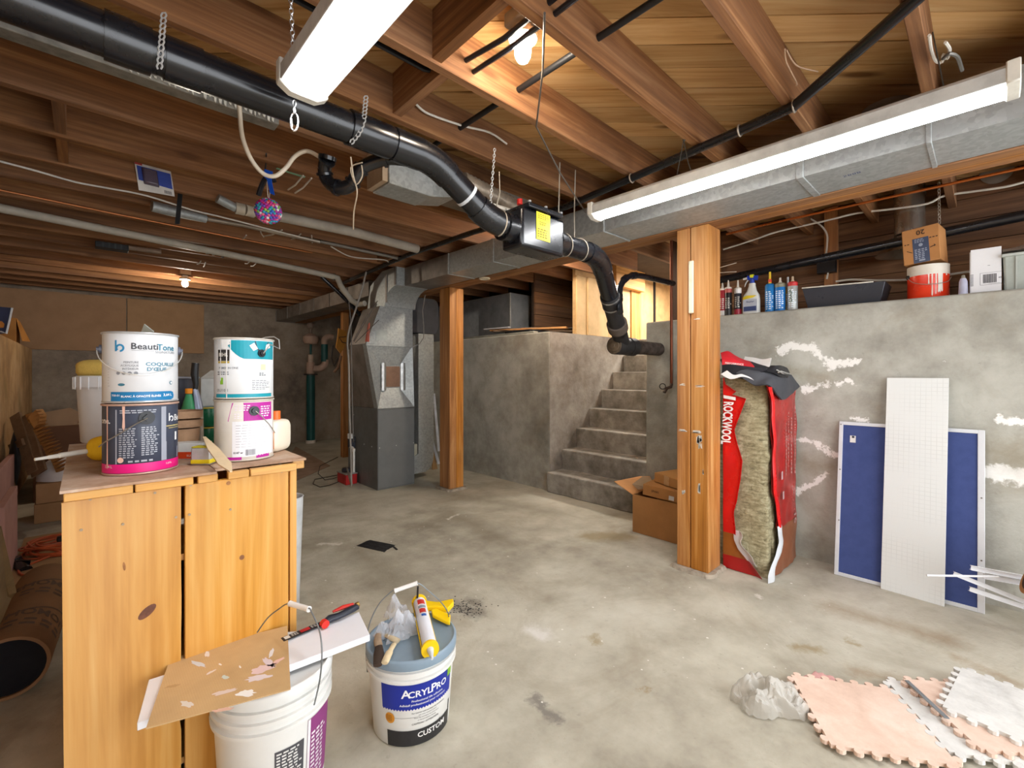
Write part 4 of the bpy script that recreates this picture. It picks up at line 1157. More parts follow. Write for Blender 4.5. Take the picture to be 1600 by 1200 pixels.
# lumber and boards lying on the block by the furnace side
zb = LEDGE + .006
mb = MB(); a, b = P(722, 525, X=3.70), P(838, 511, X=3.72); mb.box(3.67, 3.75, b.y, a.y + .1, zb + .002, zb + .022); tag(build('white_batten', mb, flat('#9a9a8e', .6), bev=.002, seg=1), 'pale grey batten lying along the edge of the concrete block', 'batten')
def stick(u0, v0, u1, v1, z, wd, th, m, label, cat='board', name='loose_board'):
    mb = MB(); p0, p1 = P(u0, v0, Z=z), P(u1, v1, Z=z); mb.bar(p0, p1, wd, th); return tag(build(name, mb, m, bev=.002, seg=1), label, cat)
Zs = zb + .06
mb = MB(); mb.box(3.8, 4.3, 3.7, 4.13, zb, zb + .065); tag(build('dark_crate', mb, flat('#1f2226', .6), bev=.004), 'dark flat crate under the loose lumber on the concrete block', 'crate')
q = flat('#c08d52', .6)
for k, (x0, y0, x1, y1, z, m, lab) in enumerate(((3.75, 4.33, 4.15, 3.42, zb + .085, '#c4905a', 'yellow board lying across the dark crate on the concrete block'), (3.72, 4.25, 4.45, 3.55, zb + .068, '#6d5a48', 'brown plank topmost under the yellow board on the dark crate'), (3.70, 4.4, 3.76, 4.0, zb + .104, '#c3c7d0', 'pale metal strip on the end of the yellow board'), (3.95, 4.0, 4.5, 3.5, zb + .106, '#8d8880', 'thin grey sheet lying over the yellow board'))):
    mb = MB(); mb.bar((x0, y0, z), (x1, y1, z), [.1, .12, .05, .16][k], [.02, .016, .012, .006][k]); tag(build('loose_board', mb, flat(m, .6), bev=.001, seg=1), lab, 'board')
# white trim lengths leaning behind the double post
for (u0, v0, u1, v1, lab) in ((678, 615, 686, 705, 'thin white strip leaning steeply behind the double post'), (676, 690, 686, 725, 'short white strip leaning low behind the double post')):
    mb = MB(); mb.bar(P(u0, v0, Y=5.1), P(u1, v1, Y=4.95), .03, .008, (FX, FY, 0)); tag(build('white_strip', mb, flat('#c9cdd4', .5)), lab, 'strip')
mb = MB(); mb.prism([P(u, v, Y=5.05) for u, v in ((677, 700), (684, 733), (676, 737))], (0, .02, 0)); tag(build('wood_offcut', mb, flat('#b08a5c', .6), smooth=False), 'triangular wood offcut on the floor behind the double post', 'offcut')
mb = MB(); c = P(757, 435, Z=2.205); mb.torus((c.x, c.y, 2.203), .048, .008, (0, 0, 1), 28, 8); mb.lathe([(.02, 0), (.02, .006)], (c.x, c.y, 2.203), 12); tag(build('cream_ring', mb, flat('#d8cfb4', .5)), 'cream plastic ring stuck under the beam beside the double post', 'ring')
# copper riser with valve beside the thick post
t_ = thing('copper_riser', 'upright copper pipe with a garden valve on the concrete wall behind the thick post', 'pipe', P(1048, 600, X=3.57))
c = P(1049, 600, X=3.585); mb = MB(); mb.cyl((3.585, c.y, c.z), (3.585, c.y, 2.41), .012, n=12); build('pipe', mb, flat('#6e3d28', .35, .7), t_)
mb = MB(); mb.tube([(3.585, c.y, c.z), (3.57, c.y, c.z - .025), (3.545, c.y + .02, c.z - .035), (3.52, c.y + .03, c.z - .07)], .014, 10); build('valve', mb, flat('#4a3a30', .4, .6), t_)
mb = MB(); mb.torus((3.53, c.y + .05, c.z - .02), .024, .004, (1, .5, .3), 16, 6); build('valve_wheel', mb, flat('#2c2622', .5), t_)
# short partition post behind thick post
mb = MB(); a = P(1052, 400, X=3.9); mb.box(3.9, 4.0, a.y - .06, a.y + .03, LEDGE, 2.6); tag(build('dark_stud', mb, wood('stud dark', '#2c1d14', '#432c1e', '#5a3c28', 2)), 'dark stud standing on the concrete wall just behind the thick post', 'stud')
# ================================================================ WORKBENCH CABINET
K = 1.0855
ZT = 0.977
YBF = 1.612
tb = thing('workbench', 'rough workbench cabinet of varnished yellow pine boards holding the paint cans', 'workbench', (.24, 2.05, 0))
c0, c1, c2 = P(93, 768, Z=ZT), P(478, 715, Z=ZT), P(117, 694, Z=ZT)
bx = lambda u: P(u, 800, Y=YBF).x
zt_ = ZT - .034
def board(name, x0, x1, z0, z1, y0=YBF, th=.02, m=None, bev=.002):
    mb = MB(); mb.box(x0, x1, y0, y0 + th, z0, z1); return build(name, mb, m or benchwood(2), tb, bev=bev, seg=1)
# broad front boards with a notch torn from the second one's edge
mb = MB(); rr = random.Random(2)
xa, xb = bx(96), bx(283)
edge = [(xb + rr.uniform(-.0008, .0008), zt_ * k / 24) for k in range(25)]
edge = [(x - (.004 if k in (7, 8) else 0), z) for k, (x, z) in enumerate(edge)]
mb.prism([(xa + .006, YBF, 0.0), (xa, YBF, zt_)] + [(x, YBF, z) for x, z in edge[::-1]], (0, .02, 0)); build('front_board', mb, benchwood(2), tb, smooth=False, label='broad pine front board with a dark oval knot')
mb = MB(); mb.box(bx(289), bx(451), YBF, YBF + .02, 0, zt_ + .002); build('front_board', mb, benchwood(2), tb, bev=.002, seg=1)
mb = MB(); mb.box(bx(452.5), bx(463), YBF - .004, YBF + .02, 0, zt_ + .004); build('corner_strip', mb, benchwood(2), tb, bev=.002, seg=1)
# knots on the boards (real wood features with a shape of their own)
def knot(u, v, rx, rz, rot, col='#6b4230'):
    c = P(u, v, Y=YBF - .0006); mb = MB(); n = 18; pts = []
    for k in range(n):
        a = 2 * PI * k / n; x, z = rx * math.cos(a), rz * math.sin(a)
        pts.append((c.x + x * math.cos(rot) - z * math.sin(rot), YBF - .0006, c.z + x * math.sin(rot) + z * math.cos(rot)))
    mb.add(pts, [tuple(range(n))]); return build('knot', mb, flat(col, .5, 0, .2, 40), tb, smooth=False)
knot(230, 956, .024, .012, .7); knot(378, 871, .007, .008, 0, '#8a5a34'); knot(194, 885, .003, .012, .1, '#a06a3a'); knot(357, 755, .006, .006, 0, '#a87038')
for (u, v) in ((141, 780), (192, 819), (127, 828), (275, 808), (296, 804), (360, 796), (242, 770), (298, 758), (440, 737)):
    c = P(u, v, Y=YBF - .001); mb = MB(); mb.cyl(c, c + Vector((0, -.002, 0)), .0035, n=8); build('screw', mb, flat('#a8957a', .4, .4), tb)
# edging under the top and the two worn top sheets
for (u0, u1) in ((99, 208), (211, 302), (309, 340), (356, 389), (391, 463)):
    mb = MB(); a, b = P(u0, 770, Y=YBF - .012), P(u1, 770, Y=YBF - .012)
    mb.box(a.x, b.x, YBF - .016, YBF + .004, ZT - .031, ZT - .008); build('edge_strip', mb, wood('bench edge', '#b98440', '#dca65c', '#e8b974', 0, .8, .5, .2, .1), tb, bev=.002, seg=1)
mb = MB(); a, b = P(464, 722, Y=YBF - .01), P(480, 722, Y=YBF - .01)
mb.box(a.x, c1.x - .004, c1.y + .004, 2.3, ZT - .036, ZT - .007); build('side_edge', mb, wood('bench edge', '#b98440', '#dca65c', '#e8b974', 1, .8, .5, .2, .1), tb, bev=.002, seg=1)
TY1 = 2.62
topm = concrete_mat('worn dusty hardboard', ['#8d6f52', '#b3937a', '#c4aa94', '#d8cfc2'], 1.8, bump=.2, tint='#b08a68')
xcut = P(341, 738, Z=ZT).x
for (x0, x1, y0, dz) in ((c0.x, xcut, c0.y, 0), (xcut + .004, c1.x, c1.y - .002, -.001)):
    mb = MB(); rr = random.Random(int(x0 * 99)); n = 20
    poly = [(x0 + (x1 - x0) * k / n, y0 + rr.uniform(-.0015, .0015)) for k in range(n + 1)] + [(x1, TY1), (x0, TY1)]
    mb.prism([(x, y, ZT - .007 + dz) for x, y in poly], (0, 0, .007)); build('top_sheet', mb, topm, tb, smooth=False)
mb = MB(); mb.box(xa + .004, xa + .022, YBF + .022, TY1 - .03, 0, ZT - .04); build('side_panel', mb, benchwood(2), tb)
mb = MB(); mb.box(bx(450), bx(463), YBF + .022, TY1 - .03, 0, ZT - .04); build('side_panel', mb, benchwood(2), tb)
mb = MB(); mb.box(xa + .02, bx(450), TY1 - .03, TY1 - .012, 0, ZT - .04); build('back_panel', mb, benchwood(2), tb)
for z in (.12, .42, .72): mb = MB(); mb.box(xa + .024, bx(449), YBF + .024, TY1 - .034, z, z + .018); build('shelf', mb, benchwood(0), tb)

# ================================================================ PAINT CANS
RC, HC = .0825 * K, .19 * K
def paint_can(name, c, label, body_m, rim_m, face=None, r=RC, h=HC, lid='ring'):
    t = thing(name, label, 'paint can', c)
    mb = MB(); mb.lathe([(r * .96, .003), (r, .006), (r, h - .006), (r * .985, h - .004)], c, 56, cap1=True); build('body', mb, body_m, t, ang=60)
    mb = MB(); mb.torus((c[0], c[1], c[2] + h - .003), r + .0005, .0032, (0, 0, 1), 56, 8); build('rim', mb, rim_m, t)
    mb = MB(); mb.lathe([(r * .93, h - .008), (r * .9, h - .003), (r * .72, h - .002), (r * .70, h - .007), (0.001, h - .007)], c, 48, cap0=False, cap1=False); build('lid', mb, rim_m, t)
    mb = MB(); mb.torus((c[0], c[1], c[2] + .004), r - .001, .003, (0, 0, 1), 56, 6); build('bottom_rim', mb, rim_m, t)
    return t
def facing(c): return math.atan2(-c[1], -c[0])
def bail(t, c, r, z, ang, droop, m, face, ear=flat('#2c2d33', .4), earr=.014, wr=.0016, up=False):
    """ears on the can sides and a wire handle; ang = direction of the first ear"""
    ps = []
    for s_ in (0, PI):
        a = ang + s_; d = Vector((math.cos(a), math.sin(a), 0)); p = Vector(c) + d * r + Vector((0, 0, z))
        mb = MB(); mb.cyl(p, p + d * .006, earr, n=20); mb.cyl(p + d * .006, p + d * .012, earr * .55, n=12); build('ear', mb, ear, t)
        ps.append(p + d * .011)
    side = Vector((math.cos(face), math.sin(face), 0)); pts = []
    for k in range(19):
        q = PI * k / 18; w_ = (1 - math.cos(q)) / 2
        base = ps[0] * (1 - w_) + ps[1] * w_
        pts.append(base + side * (math.sin(q) * (r + .014)) * (1.0) + Vector((0, 0, -math.sin(q) * droop)) * 1.0)
    mb = MB(); mb.tube(pts, wr, 6); build('bail_handle', mb, m, t)

white = flat('#d6d9dc', .35, 0, .03); wire_m = flat('#dcdcd8', .3, .5)
fr = P(221, 744, Z=ZT); ca = P(221, 744, t=(Vector((fr.x, fr.y, 0)).length * 0) + 1.292 + RC * .93); ca = (ca.x, ca.y, ZT)
f_ = facing(ca)
A = paint_can('paint_can', ca, 'navy and magenta paint can at the bottom of its stack, beside the yellow sponge', flat('#3c4354', .35, 0, .05), flat('#c9a796', .4, .3))
m = cylmap(ca, RC, ca[2], f_, .0005)
mb = MB(); rect_on(mb, -.14, .14, .008, .034, m, 40); build('magenta_band', mb, flat('#e3177f', .4, 0, .03), A)
mb = MB(); rect_on(mb, -.062, -.058, .035, .19, m, 1); rect_on(mb, .048, .062, .035, .195, m, 3); poly_on(mb, [(.062, .035), (.115, .035), (.115, .068), (.062, .09)], m); build('grey_panel', mb, flat('#9ba0ac', .4, 0, .03), A)
m2 = cylmap(ca, RC, ca[2], f_, .0012)
mb = MB(); scribble_lines(mb, -.052, -.008, .05, .138, 14, m2, 1); scribble_lines(mb, .0, .042, .055, .14, 14, m2, 2); scribble_lines(mb, -.05, .04, .178, .19, 2, m2, 3)
scribble_lines(mb, -.03, .038, .036, .046, 1, m2, 9)
build('small_print', mb, flat('#aeb3bd', .5), A, smooth=False)
mb = MB(); text_on(mb, 'one.', .024, m2, -.098, .158, bold=.02); text_on(mb, 'Be', .026, m2, .105, .158, bold=.02)
def blogo(mb, x, y, s, fn):
    rect_on(mb, x - .5 * s, x - .28 * s, y - .5 * s, y + 1.0 * s, fn, 2)
    n = 12; ring = [(x + .12 * s + .55 * s * math.cos(a), y - .05 * s + .55 * s * math.sin(a)) for a in [PI * 1.25 + (-PI * 1.75) * k / n for k in range(n + 1)]]
    rin = [(x + .12 * s + .3 * s * math.cos(a), y - .05 * s + .3 * s * math.sin(a)) for a in [PI * 1.25 + (-PI * 1.75) * k / n for k in range(n + 1)]]
    for k in range(n): poly_on(mb, [ring[k], ring[k + 1], rin[k + 1], rin[k]], fn)
blogo(mb, .078, .158, .016, m2); text_on(mb, '3,64 L', .011, m2, -.085, .027, bold=.01); text_on(mb, '3,64 L', .008, m2, .07, .024)
rect_on(mb, .095, .105, .09, .115, m2, 2); build('lettering', mb, flat('#eef0f2', .4), A, smooth=False)
mb = MB(); rect_on(mb, .062, .12, .134, .137, m2, 6); rect_on(mb, .07, .12, .128, .130, m2, 5); build('gold_line', mb, flat('#c9b878', .4), A, smooth=False)
mb = MB()
for (x, y0, y1, wd) in ((-.040, .13, .2, .0035), (-.087, .02, .2, .0025)):
    poly_on(mb, [(x - wd, y1), (x + wd, y1), (x + wd * .8, (y0 + y1) / 2), (x + wd, y0 + .01), (x, y0), (x - wd, y0 + .01), (x - wd * .6, (y0 + y1) / 2)], cylmap(ca, RC, ca[2], f_, .0018))
disc_on(mb, -.048, .046, .008, cylmap(ca, RC, ca[2], f_, .0018), 12); build('pink_drip', mb, flat('#e2b9a8', .35), A, smooth=False)
ea = f_ + .012 / RC; d = Vector((math.cos(ea), math.sin(ea), 0)); p = Vector(ca) + d * RC + Vector((0, 0, .165))
mb = MB(); mb.cyl(p, p + d * .005, .019, n=24); mb.cyl(p + d * .005, p + d * .013, .011, n=4); build('ear', mb, flat('#15161a', .35), A)
mb = MB(); pts = [p + d * .013] + [cylmap(ca, RC, ca[2], f_, .012)(s_, z_) for s_, z_ in ((-.01, .15), (-.04, .126), (-.06, .112), (-.085, .098), (-.105, .085))]
mb.tube(pts, .0018, 6); build('bail_handle', mb, flat('#9a9890', .3, .6), A)

cu_ = (ca[0], ca[1], ZT + HC + .0015)
B_ = paint_can('paint_can', cu_, 'white and blue paint can with a wire handle, on top of the navy one', white, flat('#c9ccce', .3, .4))
m2 = cylmap(cu_, RC, cu_[2], f_, .0012)
mb = MB(); n = 8
pts = [(-.075, .006), (.07, .006)] + [(.082 + .012 * math.sin(a), .020 - .013 * math.cos(a)) for a in [PI * k / n for k in range(n + 1)]] + [(.07, .035), (-.075, .031)]
rect_on(mb, -.075, .078, .007, .033, m2, 24); poly_on(mb, [(.078, .007), (.088, .012), (.09, .02), (.086, .03), (.078, .033)], m2); build('blue_band', mb, flat('#1573a8', .35, 0, .05), B_)
m3 = cylmap(cu_, RC, cu_[2], f_, .002)
mb = MB(); text_on(mb, '3,64 L', .011, m3, .066, .022, bold=.02); text_on(mb, "BLANC À OPACITÉ ÉLEVÉE", .0078, m3, .0, .020, bold=.02); text_on(mb, '700-01', .008, m3, -.06, .023, bold=.01); build('band_lettering', mb, flat('#f4f6f8', .4), B_, smooth=False)
mb = MB(); text_on(mb, 'Beauti', .0255, m2, .008, .164, bold=.015); build('dark_lettering', mb, flat('#3c3f45', .4), B_, smooth=False)
mb = MB(); text_on(mb, 'Tone', .0255, m2, .063, .163, bold=.015); text_on(mb, 'COQUILLE', .0145, m2, .049, .113, bold=.015, sx=1.15); text_on(mb, "D'ŒUF", .0145, m2, .037, .098, bold=.015, sx=1.15); build('teal_lettering', mb, flat('#2a7a94', .4), B_, smooth=False)
mb = MB(); text_on(mb, 'SIGNATURE', .010, m2, .062, .149, sx=1.15); rect_on(mb, -.022, .03, .152, .1527, m2, 6)
for k, s_ in enumerate(('PEINTURE', 'ACRYLIQUE', 'INTÉRIEUR')): text_on(mb, s_, .0078, m2, -.006, .118 - .0095 * k, align='RIGHT', bold=.01)
for x in (-.05, -.036, -.022, -.008): disc_on(mb, x - .004, .087, .0048, m2, 14)
for k in range(9): rect_on(mb, -.086, -.082 + .003 * (k % 3 == 0), .05 + k * .008, .0507 + k * .008, m2, 1)
mb2 = MB(); mb2.cur = 0
build('grey_lettering', mb, flat('#85888e', .45), B_, smooth=False)
mb = MB(); blogo(mb, -.052, .16, .021, m2); build('brand_mark', mb, flat('#2d86b4', .35), B_, smooth=False)
mb = MB(); disc_on(mb, .078, .058, .0055, m2, 18); disc_on(mb, -.046, .054, .009, m2, 14, .004); build('seal_mark', mb, flat('#3b7387', .4), B_, smooth=False)
mb = MB(); disc_on(mb, .078, .058, .0035, m3, 16); build('seal_centre', mb, flat('#e4e7ea', .4), B_, smooth=False)
bail(B_, cu_, RC, .157, f_ + PI / 2 + .0, .075, wire_m, f_, flat('#5a5e6c', .4), .013)

fr = P(382, 722, Z=ZT); cb = P(382, 722, t=(ZT - CAMZ) * 705 / -138.0 + RC * .95); cb = (cb.x, cb.y, ZT); f_ = facing(cb)
C_ = paint_can('paint_can', cb, 'cream paint can with a magenta label patch, below the teal one', flat('#ded9cf', .4, 0, .05), flat('#cfc8ba', .4, .2))
m2 = cylmap(cb, RC, cb[2], f_, .0006); m3 = cylmap(cb, RC, cb[2], f_, .0014)
mb = MB(); poly_on(mb, [(-.05, .135), (-.0, .135), (-.0, .196), (-.036, .196)], m2); rect_on(mb, .0, .10, .135, .196, m2, 10); build('magenta_patch', mb, flat('#b8269a', .4, 0, .04), C_, smooth=False)
for ra_ in ((-.052, -.008, .006, .016), (.035, .085, .008, .018)): mb = MB(); rect_on(mb, *ra_, m2, 6); build('magenta_band', mb, flat('#b8269a', .4, 0, .04), C_, smooth=False)
mb = MB(); rect_on(mb, -.036, .11, .016, .134, m2, 14); build('white_label', mb, flat('#e9eaee', .4, 0, .02), C_, smooth=False)
mb = MB(); scribble_lines(mb, -.028, .02, .168, .19, 3, m3, 1); scribble_lines(mb, -.03, -.004, .142, .162, 3, m3, 2); scribble_lines(mb, .05, .09, .145, .185, 5, m3, 4); build('white_print', mb, flat('#efe6ee', .4), C_, smooth=False)
mb = MB(); scribble_lines(mb, -.025, .075, .045, .125, 9, m3, 5, .7); build('grey_print', mb, flat('#c5c6cc', .5), C_, smooth=False)
mb = MB(); text_on(mb, '0147 er', .009, m3, -.018, .03, bold=.03)
rr = random.Random(8); x = .003
while x < .03: wd = rr.choice((.0008, .0016)); rect_on(mb, x, x + wd, .02, .04, m3, 1); x += wd + .0012
build('barcode', mb, flat('#55565c', .5), C_, smooth=False)
ea = f_ + .028 / RC; d = Vector((math.cos(ea), math.sin(ea), 0)); p = Vector(cb) + d * RC + Vector((0, 0, .168))
mb = MB(); mb.cyl(p, p + d * .005, .016, n=24); mb.cyl(p + d * .005, p + d * .011, .009, n=10); build('ear', mb, flat('#2c3136', .35), C_)
mb = MB(); mb.tube([p + d * .012] + [cylmap(cb, RC, cb[2], f_, .013)(s_, z_) for s_, z_ in ((.045, .15), (.07, .12), (.1, .085))], .0018, 6); build('bail_handle', mb, flat('#b4b2aa', .3, .6), C_)

cd = (cb[0], cb[1], ZT + HC + .0015)
D_ = paint_can('paint_can', cd, 'teal-topped white paint can splashed with drips, on the cream one', flat('#e6eaec', .35, 0, .03), flat('#d7d2c8', .4, .2))
m2 = cylmap(cd, RC, cd[2], f_, .0006); m3 = cylmap(cd, RC, cd[2], f_, .0014); m4 = cylmap(cd, RC, cd[2], f_, .0022)
mb = MB()
n = 16
for k in range(n):
    a0, a1 = -.055 + .17 * k / n, -.055 + .17 * (k + 1) / n
    e = lambda a: .135 + .05 * max(0, (.0 - a) / .055) ** 1.5
    poly_on(mb, [(a0, e(a0)), (a1, e(a1)), (a1, .197), (a0, .197)], m2)
build('teal_label', mb, flat('#1296a8', .35, 0, .04), D_, smooth=False)
mb = MB(); rect_on(mb, -.10, .10, .006, .018, m2, 24); build('teal_band', mb, flat('#1296a8', .35, 0, .04), D_, smooth=False)
mb = MB(); rect_on(mb, -.088, -.044, .128, .165, m3, 6); build('brand_block', mb, flat('#2b2622', .4), D_, smooth=False)
mb = MB(); text_on(mb, 'BEHR', .016, m4, -.066, .148, bold=.02, sx=.9); text_on(mb, 'B', .013, m4, -.075, .133); build('brand_lettering', mb, flat('#e8e4da', .4), D_, smooth=False)
mb = MB(); rect_on(mb, -.088, -.044, .120, .127, m3, 5); build('gold_line', mb, flat('#c2a94e', .4), D_, smooth=False)
mb = MB(); text_on(mb, 'PRIMER IN ONE', .0095, m3, -.05, .104, bold=.01); text_on(mb, 'OU/10 1', .013, m3, -.07, .030, bold=.01); scribble_lines(mb, -.09, -.04, .08, .094, 2, m3, 3)
scribble_lines(mb, .022, .085, .03, .065, 6, m3, 5, .6); scribble_lines(mb, .045, .07, .078, .09, 2, m3, 6, .2); build('grey_print', mb, flat('#7d8288', .5), D_, smooth=False)
mb = MB(); rect_on(mb, -.078, -.066, .05, .072, m3, 2); build('green_mark', mb, flat('#8cc22c', .4), D_, smooth=False)
mb = MB(); rect_on(mb, .05, .068, .098, .118, m3, 2); build('colour_chip', mb, flat('#e6d3ae', .4), D_, smooth=False)
mb = MB(); rr = random.Random(4)
for (x, y0, wd) in ((-.086, .11, .0015), (-.074, .06, .0018), (-.052, .0, .0022), (-.04, .14, .0016), (-.06, .165, .012), (-.05, .178, .01)):
    poly_on(mb, [(x - wd, .198), (x + wd, .198), (x + wd * .7, (y0 + .198) / 2), (x + wd * .9, y0 + .006), (x, y0), (x - wd * .9, y0 + .006), (x - wd * .8, (y0 + .198) / 2)], cylmap(cd, RC, cd[2], f_, .003))
build('paint_drip', mb, flat('#f1f1ee', .35), D_, smooth=False)
mb = MB(); poly_on(mb, [(.03, .196), (.083, .196), (.072, .17), (.06, .155), (.045, .155), (.035, .175)], m3); build('torn_patch', mb, flat('#3a4450', .4), D_, smooth=False)
ea = f_ + .052 / RC; d = Vector((math.cos(ea), math.sin(ea), 0)); p = Vector(cd) + d * RC + Vector((0, 0, .155))
mb = MB(); mb.cyl(p, p + d * .005, .013, n=20); mb.cyl(p + d * .005, p + d * .011, .008, n=10); build('ear', mb, flat('#23262e', .35), D_)
mb = MB(); poly_on(mb, [(.014, .18), (.028, .19), (.04, .17), (.026, .162)], m4); poly_on(mb, [(.07, .185), (.085, .19), (.09, .176), (.066, .168)], m4); build('label_flap', mb, flat('#e9edf0', .4), D_, smooth=False)
mb = MB(); mb.tube([p + d * .012, p + Vector((.02, -.03, .03)) , P(437, 545, t=1.5), P(436, 531, t=1.53), P(428, 526, t=1.56), P(415, 527, t=1.58), P(404, 531, t=1.58)], .0018, 6); build('bail_handle', mb, wire_m, D_)

# ================================================================ THINGS ON THE BENCH
def onbench(u, v): return P(u, v, Z=ZT)
t_ = None
# white ribbed bucket with a sponge
c = P(170, 690, t=1.98); c = (c.x, c.y, ZT); rb = .108; zr = P(170, 587, t=1.98).z - ZT
t_ = thing('plastic_pail', 'tall white plastic pail with a ribbed collar behind the navy can', 'bucket', c)
mb = MB(); mb.lathe([(rb * .80, .001), (rb * .84, .006), (rb * .95, zr * .8), (rb * .97, zr), (rb * .93, zr), (rb * .8, .01)], c, 48, cap0=True, cap1=True); build('body', mb, flat('#dfe2e5', .4, 0, .03), t_)
mb = MB(); mb.lathe([(rb * .97, zr * .83), (rb * 1.03, zr * .83), (rb * 1.03, zr * .99), (rb * .97, zr * .99)], c, 48, cap0=False, cap1=False); build('collar', mb, flat('#dfe2e5', .4, 0, .03), t_)
for k in range(20):
    a = f_ + .2 + (k - 10) * .3; q = Vector((c[0] + math.cos(a) * rb * 1.045, c[1] + math.sin(a) * rb * 1.045, 0)); mb = MB(); mb.tube([(q.x, q.y, c[2] + zr * .80), (q.x, q.y, c[2] + zr * .98)], .0025, 6); build('rib', mb, flat('#e6e9ec', .4, 0, .03), t_)
mb = MB(); s0 = P(150, 572, t=1.93)
def superbox(c, hx, hy, hz, ax, n=4, N=20, Mz=12, seed=0, amp=.002):
    ux = Vector((math.cos(ax), math.sin(ax), 0)); uy = Vector((-math.sin(ax), math.cos(ax), 0)); c = Vector(c)
    def sg(v, e): return math.copysign(abs(v) ** e, v)
    def fn(s, t):
        a = 2 * PI * s; b = -PI / 2 + PI * t; e = 2.0 / n
        x, y, z = sg(math.cos(b), e) * sg(math.cos(a), e), sg(math.cos(b), e) * sg(math.sin(a), e), sg(math.sin(b), e)
        k = 1 + amp * 30 * mnoise.noise(Vector((x * 3 + seed, y * 3, z * 3)))
        return c + ux * x * hx * k + uy * y * hy * k + Vector((0, 0, z * hz * k))
    return fn
mb.grid(superbox((c[0], c[1], ZT + zr + .028), .11, .07, .042, -.7, 3.2), 28, 14)
tag(build('yellow_sponge', mb, flat('#e8c96a', .85, 0, .06, 20, bump=.4), ang=80), 'big pale yellow sponge resting on the tall white pail', 'sponge')
# yellow sponge ball and white tube
t_ = thing('sponge_swab', 'yellow sponge with a long white tube handle at the edge of the bench', 'sponge', onbench(150, 724))
q = onbench(151, 722); mb = MB(); mb.grid(superbox((q.x + .015, q.y + .03, ZT + .041), .04, .036, .040, -.8, 2.6, seed=3), 24, 12); mb.grid(superbox((q.x + .04, q.y + .06, ZT + .045), .035, .03, .045, -.6, 2.6, seed=5), 20, 10); build('sponge', mb, flat('#ecbe1e', .7, 0, .05, 20, bump=.3), t_, ang=80)
mb = MB(); a, b = P(136, 705, t=1.50), P(54, 718, t=1.38); mb.tube([a, a + (b - a) * .55, a + (b - a) * .56, a + (b - a) * .75, a + (b - a) * .76, b], [.0085, .0085, .007, .006, .005, .0045], 12); build('tube', mb, flat('#e9e9e2', .4), t_)
mb = MB(); c = P(228, 519, t=1.62); mb.bar(P(225, 532, t=1.62), P(233, 512, t=1.60), .042, .003, (FX, FY, 0)); 
t_ = thing('paint_scraper', 'grey-white paint scraper blade poking up behind the white and blue can', 'scraper', P(222, 600, t=1.62)); build('blade', mb, flat('#b9c3bd', .4, 0, .1), t_)
mb = MB(); mb.tube([P(222, 545, t=1.62), P(218, 640, t=1.60), (P(216, 700, t=1.58).x, P(216, 700, t=1.58).y, ZT + .002)], .012, 10); build('handle', mb, flat('#3c4048', .5), t_)
# paint tray liner (black pleated tub)
def base(u, t): 
    q = P(u, 700, t=t); return Vector((q.x, q.y, ZT))
def zat(v, t): return CAMZ + (HV - v) / F * t
b = base(277, 1.85)
t_ = thing('black_tub', 'dark pleated plastic tub between the two can stacks', 'tub', b)
mb = MB(); zb_, z1 = 0.0, zat(590, 1.85) - ZT
def tubfn(r0, r1, z0, z1, n=28, pleat=.03):
    lo = []; hi = []
    for k in range(n):
        a = 2 * PI * k / n; q = (1 + pleat * (k % 2))
        lo.append((b.x + r0 * q * math.cos(a), b.y + r0 * q * math.sin(a), ZT + z0)); hi.append((b.x + r1 * q * math.cos(a), b.y + r1 * q * math.sin(a), ZT + z1))
    return lo, hi
mb.hull(*tubfn(.05, .068, 0, z1)); build('body', mb, flat('#3a3b44', .4), t_, smooth=False)
mb = MB(); mb.torus((b.x, b.y, ZT + z1), .072, .004, (0, 0, 1), 32, 8); build('rim', mb, flat('#8d9098', .4), t_)
# brush with black handle
b = base(311, 1.80)
t_ = thing('paint_brush', 'paint brush with a thick black handle standing in the clutter between the stacks', 'brush', b)
mb = MB(); mb.tube([P(u, v, t=1.8) for u, v in ((305.5, 567), (304, 585), (306, 600), (305, 609))], [.013, .014, .010, .008], 12); build('handle', mb, flat('#1f2226', .3), t_)
mb = MB(); mb.tube([P(305, 608, t=1.8), P(308, 622, t=1.8), P(311, 640, t=1.8)], [.012, .018, .022], 12, flat=.6); build('ferrule', mb, flat('#8d95a8', .3, .6), t_)
mb = MB(); e = P(312, 640, t=1.8); mb.tube([e, (e.x, e.y, ZT + .002)], [.020, .024], 12, flat=.6); build('bristles', mb, flat('#a39a8c', .8), t_)
# green spray bottle with orange cap
b = base(295, 1.78)
t_ = thing('green_bottle', 'green squeeze bottle with an orange cap tucked beside the brush', 'bottle', b)
zz = lambda v: zat(v, 1.78) - ZT
mb = MB(); mb.lathe([(.026, 0), (.028, .01), (.026, zz(640)), (.018, zz(628)), (.010, zz(616))], b, 20); build('body', mb, flat('#3f9a68', .35), t_)
mb = MB(); mb.lathe([(.012, zz(615)), (.013, zz(608)), (.011, zz(607))], b, 16); build('cap', mb, flat('#f0941e', .4), t_)
